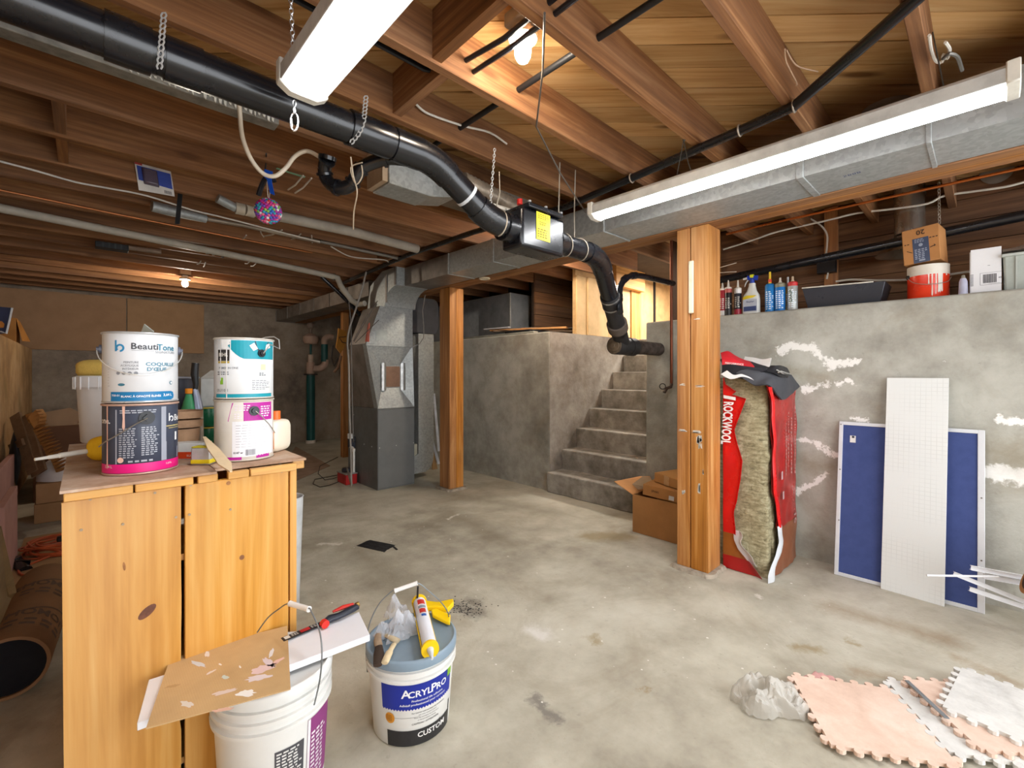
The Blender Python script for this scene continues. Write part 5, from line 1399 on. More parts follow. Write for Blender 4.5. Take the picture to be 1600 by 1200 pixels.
# stacked fibre pots
b = base(288, 1.62); zz = lambda v: zat(v, 1.62) - ZT
for k, (v0, v1, lab) in enumerate(((690, 652, 'tan fibre plant pot at the bottom of its nested stack'), (667, 652, 'tan fibre pot rim, second in the nested stack'), (655, 641, 'tan fibre pot topmost in the nested stack'))):
    mb = MB(); h0, h1 = (zz(695), zz(668)) if k == 0 else (zz((0, 667, 653)[k]), zz((0, 655, 641)[k]))
    if k == 0: mb.lathe([(.038, 0.0), (.047, h1 - .002)], b, 28)
    else: mb.lathe([(.045, h0), (.054, h0 + .001), (.056, h1 - .002), (.050, h1), (.046, h0 + .004)], b, 28)
    tag(build('fibre_pot', mb, flat('#b08c6c', .85, 0, .08, 30, bump=.3)), lab, 'pot', 'nested fibre pots')
# green cans
b = base(327, 1.86); zz = lambda v: zat(v, 1.86) - ZT
for k, (v0, v1, lab) in enumerate(((697, 668, 'lower of two green bottles lying stacked beside the cream can'), (668, 639, 'upper of two green bottles lying stacked beside the cream can'))):
    t_ = thing('green_tin', lab.replace('bottles lying', 'tins'), 'tin', b + Vector((0, 0, zz(697) * 0 + k * .085)))
    z0 = .001 + k * .08; mb = MB(); mb.lathe([(.05, z0), (.052, z0 + .004), (.052, z0 + .07), (.05, z0 + .077)], b, 32); build('body', mb, flat('#135a3c', .25, 0, .05), t_)
    mb = MB(); mb.torus(b + Vector((0, 0, z0 + .074)), .052, .003, (0, 0, 1), 32, 6); build('rim', mb, flat('#b8a437', .35), t_)
# white carton behind
b = base(352, 2.0); zz = lambda v: zat(v, 2.0) - ZT; M_ = Matrix.Translation(b) @ Matrix.Rotation(R(-38), 4, 'Z')
t_ = thing('white_carton', 'white carton with a folded gable top partly hidden by the teal can', 'carton', b)
mb = MB(M_); hh = zz(591); mb.box(-.07, .07, -.06, .06, 0.001, hh); build('body', mb, flat('#dcdcd6', .5), t_, bev=.002, seg=1)
mb = MB(M_); mb.prism([(-.072, -.06, hh), (.072, -.06, hh), (.06, 0, hh + .035), (-.06, 0, hh + .035)], (0, .006, 0)); build('flap', mb, flat('#cfcfc8', .5), t_)
mb = MB(); fn = planemap(M_ @ Vector((0, -.0605, hh - .05)), M_.to_3x3() @ Vector((1, 0, 0)), (0, 0, 1), .001); text_on(mb, 'P', .016, fn, -.0, .01, bold=.02); scribble_lines(mb, -.05, .02, -.10, -.08, 2, fn, 4); build('lettering', mb, flat('#4a4c52', .5), t_, smooth=False)
# orange and white box
q = onbench(293, 719); M_ = Matrix.Translation((q.x + .01, q.y + .03, ZT)) @ Matrix.Rotation(R(-42), 4, 'Z')
t_ = thing('small_carton', 'small orange and white carton lying against the navy can', 'box', (q.x + .01, q.y + .03, ZT))
mb = MB(M_); mb.box(-.06, .055, -.018, .035, .001, .056); build('body', mb, flat('#dfe0dc', .5), t_, bev=.001, seg=1)
fn = planemap(M_ @ Vector((0, -.0182, 0)), M_.to_3x3() @ Vector((1, 0, 0)), (0, 0, 1), .0006)
mb = MB(); rect_on(mb, -.06, .055, .003, .026, fn, 2); build('orange_panel', mb, flat('#e2491c', .45), t_, smooth=False)
mb = MB(); text_on(mb, 'RUST', .010, planemap(M_ @ Vector((0, -.0192, 0)), M_.to_3x3() @ Vector((1, 0, 0)), (0, 0, 1), .0006), .015, .013, bold=.02); build('lettering', mb, flat('#f2d8c8', .45), t_, smooth=False)
# yellow masking roll box
q = onbench(318, 727); M_ = Matrix.Translation((q.x + .004, q.y + .02, ZT)) @ Matrix.Rotation(R(-38), 4, 'Z')
t_ = thing('yellow_tin', 'small yellow and grey tin between the two can stacks', 'tin', (q.x + .004, q.y + .02, ZT))
mb = MB(M_); mb.box(-.03, .028, -.018, .022, .001, .055); build('body', mb, flat('#b8b9b4', .35, .3), t_, bev=.004)
mb = MB(M_); mb.box(-.031, .029, -.019, .0225, .004, .019); mb2 = mb; build('yellow_band', mb, flat('#e8d21c', .4), t_, bev=.003)
mb = MB(M_); mb.box(-.029, .027, -.017, .021, .0555, .059); build('lid', mb, flat('#d7c92a', .4), t_, bev=.002)
# paint stirrer lying over the edge
a, b = P(319, 684, t=1.50), P(361, 738, t=1.262)
mb = MB(); n = 10; up = Vector((0, 0, 1)); d = (b - a).normalized(); sd = d.cross(up).normalized(); pts0 = []; pts1 = []
for k in range(n + 1):
    wd = .004 + .011 * min(1, k / 4) if k < 8 else .015 * (n - k) / 2.2 + .003
    c = a + (b - a) * (k / n); pts0.append(c + sd * wd); pts1.append(c - sd * wd)
mb.prism(pts0 + pts1[::-1], (0, 0, .004)); tag(build('stir_stick', mb, flat('#d8c09a', .6), smooth=False), 'pale wooden paint stirrer propped across the front edge of the bench', 'stick')
# jug with orange label behind cream can
q = P(431, 700, t=1.72); c = (q.x, q.y, ZT); t_ = thing('white_jug', 'off-white jug with an orange label peeking out behind the cream can', 'jug', c)
zz = lambda v: zat(v, 1.72) - ZT
mb = MB(); mb.grid(superbox((c[0], c[1], ZT + zz(655) / 2), .035, .06, zz(655) / 2, -.8, 4.5, amp=0), 28, 14); build('body', mb, flat('#e9e0cc', .4, 0, .03), t_, ang=80)
mb = MB(); fn = planemap((c[0], c[1], ZT), (FY, -FX, 0), (0, 0, 1), .0); nrm = Vector((-FX, -FY, 0)) * .0
f2 = lambda s, t: Vector((c[0], c[1], ZT)) + Vector((FY, -FX, 0)) * s + Vector((-FX, -FY, 0)) * .058 + Vector((0, 0, t))
rect_on(mb, -.005, .024, .015, .085, f2, 2); build('orange_label', mb, flat('#d9781c', .45), t_, smooth=False)
mb = MB(); mb.lathe([(.016, zz(657)), (.016, zz(642))], c, 16); build('cap', mb, flat('#e06a2a', .4), t_)
# white tub on the floor behind the bench
q = P(455, 864, Z=0.0); t_ = thing('white_bin', 'slim white bin standing on the floor just behind the bench', 'bin', (q.x + .0, q.y + .1, 0))
q = P(452, 860, Z=0.0); mb = MB(); hz = P(460, 785, t=2.35).z
cc = P(448, 864, t=2.45); mb.lathe([(.058, .001), (.062, .01), (.082, hz), (.078, hz), (.055, .012)], (cc.x, cc.y, 0), 36, cap1=True); build('body', mb, flat('#cdd2d4', .4), t_)
mb = MB(); mb.torus((cc.x, cc.y, hz), .082, .003, (0, 0, 1), 36, 6); build('rim', mb, flat('#dfe2e4', .4), t_)

# ================================================================ PAILS IN FRONT
def pail(name, c, h, label, ribs, lidm, r=.163):
    t = thing(name, label, 'bucket', c)
    prof = [(r * .80, 0.001), (r * .83, .006), (r * .93, h * .74)]
    mb = MB(); mb.lathe(prof + [(r * .935, h * .97), (r * .9, h * .97)], c, 64, cap1=True); build('body', mb, flat('#dfe0dd', .4, 0, .03), t, ang=60)
    for z in ribs:
        mb = MB(); mb.lathe([(r * .93, z - .006), (r * .985, z - .005), (r * .99, z + .005), (r * .93, z + .006)], c, 64, cap0=False, cap1=False); build('rib_ring', mb, flat('#e4e5e2', .4, 0, .03), t)
    mb = MB(); mb.lathe([(r * .93, h - .03), (r * .995, h - .03), (r, h - .024), (r, h - .004), (r * .985, h), (r * .95, h + .002), (r * .92, h - .004), (r * .86, h - .008), (.001, h - .008)], c, 64, cap0=False, cap1=False)
    build('lid', mb, lidm, t, ang=50)
    return t
RB = .163
cp = P(643.5, 992, t=1.665); cp = (cp.x, cp.y, 0); HB = .305
gl = flat('#8195a5', .35, 0, .05)
E_ = pail('adhesive_pail', cp, HB, 'white pail of tile adhesive with a blue label and grey-blue lid', (HB - .045, HB - .07), gl)
f_ = facing(cp) + .12
m2 = cylmap(cp, RB * .83, 0, f_, .0008, r1=RB * .935, h=HB * .74)
def m2x(off): return cylmap(cp, RB * .83, 0, f_, off, r1=RB * .93, h=HB * .74)
m2 = m2x(.001); m3 = m2x(.002); m4 = m2x(.003)
LT = HB - .082
mb = MB(); n = 26; x0, x1 = -.115, .135
for k in range(n):
    a0, a1 = x0 + (x1 - x0) * k / n, x0 + (x1 - x0) * (k + 1) / n; zlow = LT - .085
    poly_on(mb, [(a0, zlow), ((a0 + a1) / 2, zlow - .006), (a1, zlow), (a1, LT), (a0, LT)], m2)
build('blue_label', mb, flat('#1a2d96', .4, 0, .03), E_, smooth=False)
mb = MB(); 
text_on(mb, 'A', .040, m3, -.034, LT - .032, bold=.02); text_on(mb, 'CRYL', .031, m3, .009, LT - .035, bold=.02); text_on(mb, 'P', .040, m3, .053, LT - .032, bold=.02); text_on(mb, 'RO', .031, m3, .084, LT - .035, bold=.02)
text_on(mb, 'Professional tile adhesive', .0105, m3, .036, LT - .058, bold=.012); text_on(mb, 'Adhésif professionnel pour carreaux', .0105, m3, .024, LT - .071, bold=.012)
build('white_lettering', mb, flat('#eef0f4', .4), E_, smooth=False)
mb = MB(); rect_on(mb, .112, .135, LT - .03, LT, m3, 4); build('green_mark', mb, flat('#7fb436', .4), E_, smooth=False)
mb = MB(); disc_on(mb, -.088, LT - .118, .0165, m2, 24, .019); build('orange_seal', mb, flat('#d8932a', .45), E_, smooth=False)
mb = MB(); scribble_lines(mb, -.1, -.076, LT - .13, LT - .106, 5, m3, 2); build('seal_print', mb, flat('#9c6216', .5), E_, smooth=False)
mb = MB(); text_on(mb, 'For interior wall and floor tile installations', .0068, m2, .042, LT - .102, bold=.012); text_on(mb, 'use over cement board', .0066, m2, .036, LT - .111); text_on(mb, 'Pour les carreaux de céramique', .0066, m2, .034, LT - .120); text_on(mb, "et de porcelaine murale", .0066, m2, .034, LT - .129); text_on(mb, 'CAUTION / ATTENTION', .0085, m2, .03, LT - .141, bold=.012)
rect_on(mb, -.072, .01, LT - .1165, LT - .1158, m2, 8); build('small_print', mb, flat('#3c3d46', .5), E_, smooth=False)
mb = MB(); rect_on(mb, -.1, .14, .006, LT - .162, m2, 24); poly_on(mb, [(.08, LT - .162), (.14, LT - .162), (.14, LT - .125)], m2); build('black_band', mb, flat('#2a2a2c', .4), E_, smooth=False)
mb = MB(); text_on(mb, 'CUSTOM', .026, m3, .055, LT - .182, bold=.02); build('maker_lettering', mb, flat('#e6e6e4', .4), E_, smooth=False)
mb = MB(); 
for k in range(10): rect_on(mb, -.06, -.05 + .01 * (k % 2), .04, .041, m3, 1)
# upright wire handle with white grip
def pail_handle(t, c, h, r, pxs, grip, label=None, rw=.0022):
    e0, e1 = pxs[0], pxs[-1]
    mb = MB(); mb.tube(smooth_path(pxs, 5), rw, 8); build('wire_handle', mb, flat('#8d9498', .3, .7), t)
    mb = MB(); mb.tube([grip[0], grip[0] + (grip[1] - grip[0]) * .1, grip[0] + (grip[1] - grip[0]) * .9, grip[1]], [.0085, .0075, .0075, .0085], 14); build('grip', mb, flat('#eef0f0', .4, 0, .02), t)
tt = 1.60
pxs = [P(574, 1050, t=1.62), P(572, 1012, t=1.62), P(577, 976, t=1.63), P(592, 944, t=1.65), P(612, 924, t=1.67), P(618, 922, t=1.67), P(650, 911, t=1.68), P(668, 922, t=1.70), P(688, 940, t=1.73), P(700, 958, t=1.75), P(704, 985, t=1.76)]
pail_handle(E_, cp, HB, RB, pxs, (P(617, 923, t=1.67), P(652, 911, t=1.68)))
# second pail with boards over it
cq = P(428, 1036, t=1.35); cq = (cq.x, cq.y, 0); HQ = .408
F_ = pail('white_pail', cq, HQ, 'taller ribbed white pail carrying the white board and cardboard', (HQ - .045, HQ - .075, HQ - .105), flat('#e2e4e2', .4, 0, .03))
f2_ = facing(cq) + .75
mq = cylmap(cq, RB * .83, 0, f2_, .001, r1=RB * .93, h=HQ * .74); mq2 = cylmap(cq, RB * .83, 0, f2_, .002, r1=RB * .93, h=HQ * .74)
mb = MB(); rect_on(mb, -.02, .08, .08, HQ * .70, mq, 12); build('plum_label', mb, flat('#8a3a78', .45, 0, .05), F_, smooth=False)
mb = MB(); rect_on(mb, -.02, -.012, .08, HQ * .70, mq2, 1); scribble_lines(mb, -.008, .05, .1, HQ * .6, 12, mq2, 3); build('label_print', mb, flat('#e6dfe4', .5), F_, smooth=False)
mb = MB(); rect_on(mb, -.10, -.03, .09, HQ * .60, mq, 6); build('data_patch', mb, flat('#4b4b50', .5), F_, smooth=False)
mb = MB(); scribble_lines(mb, -.096, -.034, .1, HQ * .59, 16, mq2, 5); build('data_print', mb, flat('#d8d8d6', .5), F_, smooth=False)
pxs = [P(491, 1101, t=1.27), P(500, 1060, t=1.24), P(503, 1020, t=1.24), P(499, 985, t=1.26), P(486, 955, t=1.29), P(481, 950, t=1.30), P(452, 943, t=1.34), P(435, 952, t=1.39), P(418, 966, t=1.40), P(402, 988, t=1.41)]
pail_handle(F_, cq, HQ, RB, pxs, (P(453, 943, t=1.34), P(483, 952, t=1.30)))
# white shelf board
ZB = HQ + .004
A0, B0, C0, D0 = P(231, 1056, Z=ZB + .02), P(561, 956, Z=ZB + .02), P(578, 992, Z=ZB + .02), P(214, 1130, Z=ZB + .02)
sh = MB()
mbq = [A0, B0, C0, D0]
if A0.y > YBF - .03:
    dy = A0.y - (YBF - .03); A0 = Vector((A0.x, A0.y - dy, A0.z))
sh.prism([A0, B0, C0, D0], (0, 0, -.02)); tag(build('shelf_board', sh, flat('#e6e8ee', .4, 0, .02), bev=.0015, seg=1), 'white melamine shelf board lying across the taller white pail', 'board')
# cardboard with paint smears
ZC = ZB + .0225
q = [P(268, 1024, Z=ZC), P(449, 979, Z=ZC), P(454, 1078, Z=ZC), P(225, 1146, Z=ZC)]
q = [P(268, 1024, Z=ZC), P(449, 979, Z=ZC), P(454, 1078, Z=ZC), P(228, 1140, Z=ZC)]
cbt = thing('cardboard_palette', 'tan cardboard sheet smeared with pink and white paint, on the white board', 'cardboard', tuple((q[0] + q[2]) / 2))
mb = MB(); mb.prism(q, (0, 0, .003)); build('sheet', mb, cardboard('#cfae7e'), cbt, smooth=False)
rr = random.Random(21)
def smear(u, v, wu, wv, rot, col, n=19):
    mb = MB(); pts = []
    for k in range(n):
        a = 2 * PI * k / n; r_ = rr.uniform(.65, 1.15); x, y = wu * math.cos(a) * r_, wv * math.sin(a) * r_
        pts.append(P(u + x * math.cos(rot) - y * math.sin(rot), v + x * math.sin(rot) + y * math.cos(rot), Z=ZC + .0034))
    mb.add(pts, [tuple(range(n))]); return build('paint_smear', mb, flat(col, .5, 0, .04), cbt, smooth=False)
for a in ((410, 1045, 24, 6, -.3, '#e2c8c8'), (404, 1059, 22, 5, -.2, '#dcd2d6'), (420, 1035, 12, 5, .6, '#d9cdd4'), (434, 1033, 12, 3, -.5, '#e3bcb2'), (424, 1021, 3, 8, .4, '#dfdfe2'), (309, 1037, 14, 3.5, .35, '#cfd3d8'), (324, 1022, 4, 5, .3, '#e8e0da'), (384, 1083, 16, 6, -.05, '#f0f0ee'), (352, 1081, 22, 3.5, -.25, '#dccbc2'), (348, 1109, 18, 3, -.15, '#dfb8a6'), (292, 1100, 12, 5, .1, '#ddd6cc'), (330, 1050, 10, 1.6, -.45, '#e3d4c8'), (352, 1058, 6, 3, .0, '#c9d4cc'), (270, 1072, 14, 2, -.2, '#b89664'), (344, 1038, 3, 1.6, .5, '#efeae2'), (375, 1042, 3, 1.6, 1, '#efeae2')):
    smear(*a)
# jab saw
t_ = thing('utility_saw', 'red and black handled blade tool lying along the white board', 'tool', P(500, 985, Z=ZB + .03))
zs = ZB + .022
def tp(u, v, dz=0.006): return P(u, v, Z=zs + dz)
mb = MB(); mb.bar(tp(441, 1000, .003), tp(520, 967, .004), .026, .003); build('blade_guard', mb, flat('#2b2c30', .4), t_, bev=.001, seg=1)
mb = MB(); a = tp(441, 1000, .0045); b = tp(520, 967, .0055); d = (b - a).normalized(); s_ = Vector((0, 0, 1)).cross(d)
fn = planemap(a + Vector((0, 0, .002)), d, s_, .0008); rect_on(mb, .006, .022, -.010, .008, fn, 1); build('white_sticker', mb, flat('#d6d3cc', .5), t_, smooth=False)
mb = MB(); rect_on(mb, .055, .085, -.009, .009, fn, 1); build('red_sticker', mb, flat('#b5262a', .5), t_, smooth=False)
mb = MB(); scribble_lines(mb, .028, .052, -.008, .008, 3, fn, 2); scribble_lines(mb, .09, .11, -.008, .008, 2, fn, 4); build('print', mb, flat('#d6d3cc', .5), t_, smooth=False)
mb = MB(); mb.tube([tp(503, 975, .010), tp(515, 967, .012), tp(530, 962, .014), tp(550, 952, .014), tp(558, 948, .014)], [.009, .016, .013, .015, .012], 12, flat=.75); build('handle', mb, flat('#282c38', .35), t_)
mb = MB(); mb.tube([tp(520, 956, .016), tp(536, 949, .020), tp(552, 944, .018)], [.005, .009, .006], 10, flat=.8); build('red_inlay', mb, flat('#d33026', .35), t_)
mb = MB(); mb.tube([tp(505, 973, .014), tp(509, 976, .014)], .013, 10); build('red_collar', mb, flat('#d33026', .35), t_)
mb = MB(); mb.tube([tp(556, 946, .014), tp(560, 944, .014)], .009, 10); build('brass_end', mb, flat('#b09050', .3, .8), t_)
# on the grey-blue lid: brushes, plastic wrap, caulking gun
ZL = HB - .006
def lp(u, v, z=0.0): return P(u, v, Z=ZL + z)
def brush(pts, rs, col, bristle, label):
    t = thing('paint_brush', label, 'brush', pts[0]); mb = MB(); mb.tube(smooth_path(pts, 4), [rs[min(int(k / 4), len(rs) - 1)] for k in range(len(pts) * 4 - 3)], 12, flat=.6); build('handle', mb, flat(col, .5, 0, .12, 25), t)
    if bristle: mb = MB(); mb.tube(bristle, [.012, .018, .014], 12, flat=.45); build('bristles', mb, flat('#3a2c22', .8), t)
    return t
brush([lp(592, 990, .016), lp(590, 1000, .018), lp(592, 1010, .016)], [.012, .014, .011], '#a08a72', [lp(592, 1009, .016), lp(592, 1022, .016), lp(590, 1040, .012)], 'paint brush with a stained brown handle on the grey-blue lid')
brush([lp(602, 992, .014), lp(612, 997, .022), lp(622, 1002, .02)], [.010, .012, .012], '#cbbb9c', None, 'pale wooden brush handle wrapped in plastic on the grey-blue lid')
brush([lp(616, 1006, .026), lp(608, 1020, .02), lp(601, 1036, .016)], [.009, .013, .011], '#d3c19c', None, 'cream wooden brush handle pointing to the front rim of the lid')
# dark grit under the wrap
mb = MB(); rr = random.Random(9); cc = lp(628, 975, .004)
def crumple(c, rx, ry, rz, seed, N=26, amp=.35, M=None, ax=0.0):
    def fn(s, t):
        a = 2 * PI * s; rad = t
        x, y = math.cos(a) * rad, math.sin(a) * rad
        h = (1 - rad ** 2) * (1 + 1.6 * mnoise.noise(Vector((x * 2.3 + seed, y * 2.3, seed)))) + .35 * abs(mnoise.noise(Vector((x * 6, y * 6 + seed, 2))))
        k = 1 + amp * mnoise.noise(Vector((math.cos(a) * 1.8 + seed, math.sin(a) * 1.8, 5)))
        X, Y = x * rx * k, y * ry * k
        return Vector(c) + Vector((X * math.cos(ax) - Y * math.sin(ax), X * math.sin(ax) + Y * math.cos(ax), max(.0008, h * rz)))
    return fn
mb.grid(crumple(lp(630, 975, .002), .06, .045, .012, 4), 30, 8); tag(build('dark_scrap', mb, flat('#2b2a2c', .8, 0, .3, 60, bump=.8), smooth=False), 'dark gritty rag on the lid under the clear plastic wrap', 'rag')
mb = MB(); mb.grid(crumple(lp(626, 988, .006), .085, .06, .055, 7, amp=.5), 44, 14); mb.grid(crumple(lp(618, 962, .01), .04, .04, .05, 12, amp=.6), 30, 10)
tag(build('plastic_wrap', mb, clearplastic('#dfe3ea', .12, .38), smooth=False), 'crumpled clear plastic wrap bundled over the brushes on the lid', 'plastic wrap')
# caulking gun
YG = flat('#f0c80e', .35, 0, .03)
t_ = thing('caulking_gun', 'yellow caulking gun with a white cartridge lying on the grey-blue lid', 'caulking gun', lp(665, 985))
a, b = lp(655, 941, .034), lp(672, 1014, .030); d = (b - a).normalized(); L = (b - a).length; s_ = Vector((0, 0, 1)).cross(d).normalized(); up = d.cross(s_).normalized()
Mg = Matrix(((d.x, s_.x, up.x, a.x), (d.y, s_.y, up.y, a.y), (d.z, s_.z, up.z, a.z), (0, 0, 0, 1)))
mb = MB(); N = 14
for (x0, x1) in ((0, L),):
    lo = [(x0, .029 * math.cos(q), .029 * math.sin(q)) for q in [PI * (.95 + 1.0 * k / N) for k in range(N + 1)]]
    o = len(mb.v); mb.add([Mg @ Vector(p) for p in lo] + [Mg @ Vector((x1, p[1], p[2])) for p in lo], [(k, k + 1, N + 2 + k, N + 1 + k) for k in range(N)])
build('cradle', mb, YG, t_); mm = t_.children[-1].modifiers.new('thick', 'SOLIDIFY'); mm.thickness = .002
mb = MB(Mg); mb.tube([(L - .004, 0, 0), (L + .006, 0, 0)], [.0305, .0305], 22); build('front_ring', mb, YG, t_)
mb = MB(Mg); mb.tube([(-.006, 0, 0), (.004, 0, 0)], [.0305, .0305], 22); build('back_plate', mb, YG, t_)
mb = MB(Mg); mb.tube([(.012, 0, .002), (L - .008, 0, .002)], .0245, 24); build('cartridge', mb, flat('#dfe3ec', .4, 0, .03), t_)
mb = MB(Mg); mb.tube([(L + .006, 0, 0), (L + .016, 0, 0), (L + .05, 0, -.004)], [.012, .010, .004], 14); build('nozzle', mb, flat('#cfd6da', .3), t_)
mb = MB()
def gf(s, t, off=.0255):
    q = s / .0245; return Mg @ Vector((t, .0245 * 0 - math.sin(q) * off, .002 + math.cos(q) * off))
gg = lambda s, t: gf(s, t)
rect_on(mb, -.016, .012, .03, .065, lambda x, y: gf(x, y), 4); rect_on(mb, -.012, .012, .10, .13, lambda x, y: gf(x, y), 4); build('red_print', mb, flat('#c8322c', .45), t_, smooth=False)
mb = MB(); rect_on(mb, -.016, .014, .075, .094, lambda x, y: gf(x, y), 4); build('grey_print', mb, flat('#8f9aa8', .45), t_, smooth=False)
mb = MB(); rect_on(mb, -.01, .008, .14, .155, lambda x, y: gf(x, y), 3); build('blue_print', mb, flat('#2c62b8', .45), t_, smooth=False)
g0, g1, g2 = lp(652, 940, .036), lp(684, 942, .045), lp(708, 938, .052)
mb = MB(); mb.prism([lp(647, 944, .04), lp(650, 936, .04), lp(684, 940, .045), lp(708, 935, .05), lp(709, 940, .05), lp(700, 950, .045), lp(684, 947, .045), lp(665, 948, .04)], (0, 0, -.02)); build('handle', mb, YG, t_, bev=.003)
mb = MB(); mb.prism([lp(674, 952, .036), lp(682, 950, .036), lp(704, 960, .03), lp(703, 972, .02), lp(698, 971, .02), lp(676, 960, .03)], (0, 0, -.014)); build('trigger', mb, YG, t_, bev=.003)
mb = MB(); mb.tube([g0, P(653, 917, t=1.80)], .004, 8); build('plunger_rod', mb, flat('#2f3136', .4, .5), t_)
# ================================================================ SHELF ON TOP OF THE CONCRETE WALL
LZ = LEDGE + .001
XS = 3.73
def lbase(u, X=XS):
    q = P(u, 480, X=X); return Vector((X, q.y, LZ))
def zx(u, v, X=XS): return P(u, v, X=X).z
def wx(du, u=1200, X=XS):
    return abs(P(u + du / 2, 480, X=X).y - P(u - du / 2, 480, X=X).y)
def fcam(c): return math.atan2(-c[1], -c[0])

def caulk(u, vtop, vsh, label, body, collar, r=.026, band=None):
    c = lbase(u); t = thing('caulk_tube', label, 'caulk tube', c); zs = zx(u, vsh) - LZ; ztp = zx(u, vtop) - LZ
    mb = MB(); mb.lathe([(r * .98, 0), (r, .004), (r, zs - .004), (r * .95, zs)], c, 24); build('cartridge', mb, body, t)
    mb = MB(); mb.lathe([(r * 1.02, zs), (r * 1.02, zs + .012), (r * .4, zs + .02), (.009, zs + .022), (.004, ztp)], c, 20); build('nozzle', mb, flat('#ddd6c8', .4), t)
    fn = cylmap(c, r, LZ, fcam(c), .0008)
    if collar: mb = MB(); mb.lathe([(r * 1.01, zs - .03), (r * 1.02, zs + .002)], c, 24, cap0=False, cap1=False); build('collar', mb, flat(collar, .4), t)
    if band:
        mb = MB(); rect_on(mb, -r * 1.3, r * 1.3, .01, .05, fn, 6); build('label_band', mb, flat(band, .4), t, smooth=False)
        mb = MB(); fn2 = cylmap(c, r, LZ, fcam(c), .0014); scribble_lines(mb, -r * .9, r * .9, .06, .15, 6, fn2, u); build('label_print', mb, flat('#cfc9bd', .5), t, smooth=False)
    return t
caulk(1129, 442, 454, 'red caulk tube half hidden by the thick post on the concrete shelf', flat('#a3242c', .4), None, band='#d8d4cc')
caulk(1138, 438, 452, 'black caulk tube with a pinkish collar, second along the shelf from the thick post', flat('#1d1a1a', .35), '#c06058', band='#2e2a28')
caulk(1153, 438, 453, 'black and white caulk tube with a red foot, next to the spray bottle', flat('#24242e', .35), '#e2dedb', band='#a8283a')
# spray bottle
c = lbase(1174); t_ = thing('spray_bottle', 'white spray bottle with a blue and yellow trigger head on the concrete shelf', 'spray bottle', c)
zz = lambda v: zx(1174, v) - LZ
mb = MB(); lo = [(.030, .062)]; 
prof = [(0, 1), (.004, 1.02), (zz(470), 1.0), (zz(462), .92), (zz(455), .55), (zz(447), .38), (zz(443), .36)]
n = 20; lay = []
for z, k in prof:
    lay.append([(c.x + .030 * (k ** .5) * math.copysign(abs(math.cos(a)) ** .7, math.cos(a)), c.y + .062 * k * math.copysign(abs(math.sin(a)) ** .7, math.sin(a)) - (0.01 * (1 - k)), LZ + z) for a in [2 * PI * q / n for q in range(n)]])
vs = [p for l in lay for p in l]; fs = [(i * n + k, i * n + (k + 1) % n, (i + 1) * n + (k + 1) % n, (i + 1) * n + k) for i in range(len(lay) - 1) for k in range(n)] + [tuple(range(n))[::-1], tuple(range((len(lay) - 1) * n, len(lay) * n))]
mb.add(vs, fs); build('body', mb, flat('#d9d9d2', .35, 0, .03), t_)
f2 = lambda s, t: Vector((c.x - .0315, c.y - s, LZ + t))
mb = MB(); rect_on(mb, -.05, .05, .02, .115, f2, 2); build('label', mb, flat('#b8bcc6', .4), t_, smooth=False)
f3 = lambda s, t: Vector((c.x - .0325, c.y - s, LZ + t))
mb = MB(); poly_on(mb, [(-.05, .115), (.02, .125), (.05, .14), (-.02, .145), (-.05, .135)], f3); build('yellow_flash', mb, flat('#e0c52c', .4), t_, smooth=False)
mb = MB(); text_on(mb, 'Finisher', .018, f3, 0, .095, bold=.02, shear=.3); rect_on(mb, -.045, .045, .025, .06, f3, 1); build('dark_print', mb, flat('#3c4a72', .4), t_, smooth=False)
q = Vector((c.x, c.y - .01 * .6, 0))
mb = MB(); mb.lathe([(.016, zz(444)), (.017, zz(437)), (.012, zz(436))], (q.x, q.y, LZ), 16); mb.hull([(q.x - .012, q.y + .03, LZ + zz(437)), (q.x - .012, q.y - .035, LZ + zz(439)), (q.x + .012, q.y - .035, LZ + zz(439)), (q.x + .012, q.y + .03, LZ + zz(437))], [(q.x - .009, q.y + .035, LZ + zz(430.5)), (q.x - .009, q.y - .04, LZ + zz(432)), (q.x + .009, q.y - .04, LZ + zz(432)), (q.x + .009, q.y + .035, LZ + zz(430.5))]); build('trigger_head', mb, flat('#1f3fae', .35), t_)
mb = MB(); mb.box(q.x - .0105, q.x + .0105, q.y - .012, q.y + .014, LZ + zz(435), LZ + zz(429.6)); build('yellow_badge', mb, flat('#d6d92a', .4), t_)
mb = MB(); mb.tube([(q.x, q.y + .035, LZ + zz(434)), (q.x, q.y + .065, LZ + zz(434.5))], [.01, .007], 10); build('nozzle', mb, flat('#dfe0dc', .4), t_)
mb = MB(); mb.tube([(q.x, q.y + .03, LZ + zz(437)), (q.x, q.y + .045, LZ + zz(441)), (q.x, q.y + .055, LZ + zz(447))], [.007, .005, .003], 8); build('trigger', mb, flat('#dfe0dc', .4), t_)
# spray foam cans
def spraycan(u, vtop, vsh, label, r, body, top, stem, X=XS, name='foam_can'):
    c = lbase(u, X); t = thing(name, label, 'spray can', c); zs = zx(u, vsh, X) - LZ; zt2 = zx(u, vtop, X) - LZ
    mb = MB(); mb.lathe([(r * .95, 0), (r, .004), (r, zs - .012), (r * .75, zs), (r * .4, zs + .004)], c, 28); build('body', mb, body, t)
    mb = MB(); mb.lathe([(r * .38, zs + .003), (r * .32, zs + .012), (.008, zs + .016), (.007, zt2)], c, 16); build('nozzle', mb, flat(stem, .4), t)
    if top: mb = MB(); mb.lathe([(r * 1.02, zs - .03), (r * 1.02, zs - .006), (r * .8, zs + .002)], c, 28, cap0=False); build('collar', mb, flat(top, .4), t)
    fn = cylmap(c, r, LZ, fcam(c), .0008)
    mb = MB(); scribble_lines(mb, -r * .9, r * .9, .02, zs * .75, 9, fn, u); build('label_print', mb, flat('#d6e2ea', .45), t, smooth=False)
    return t
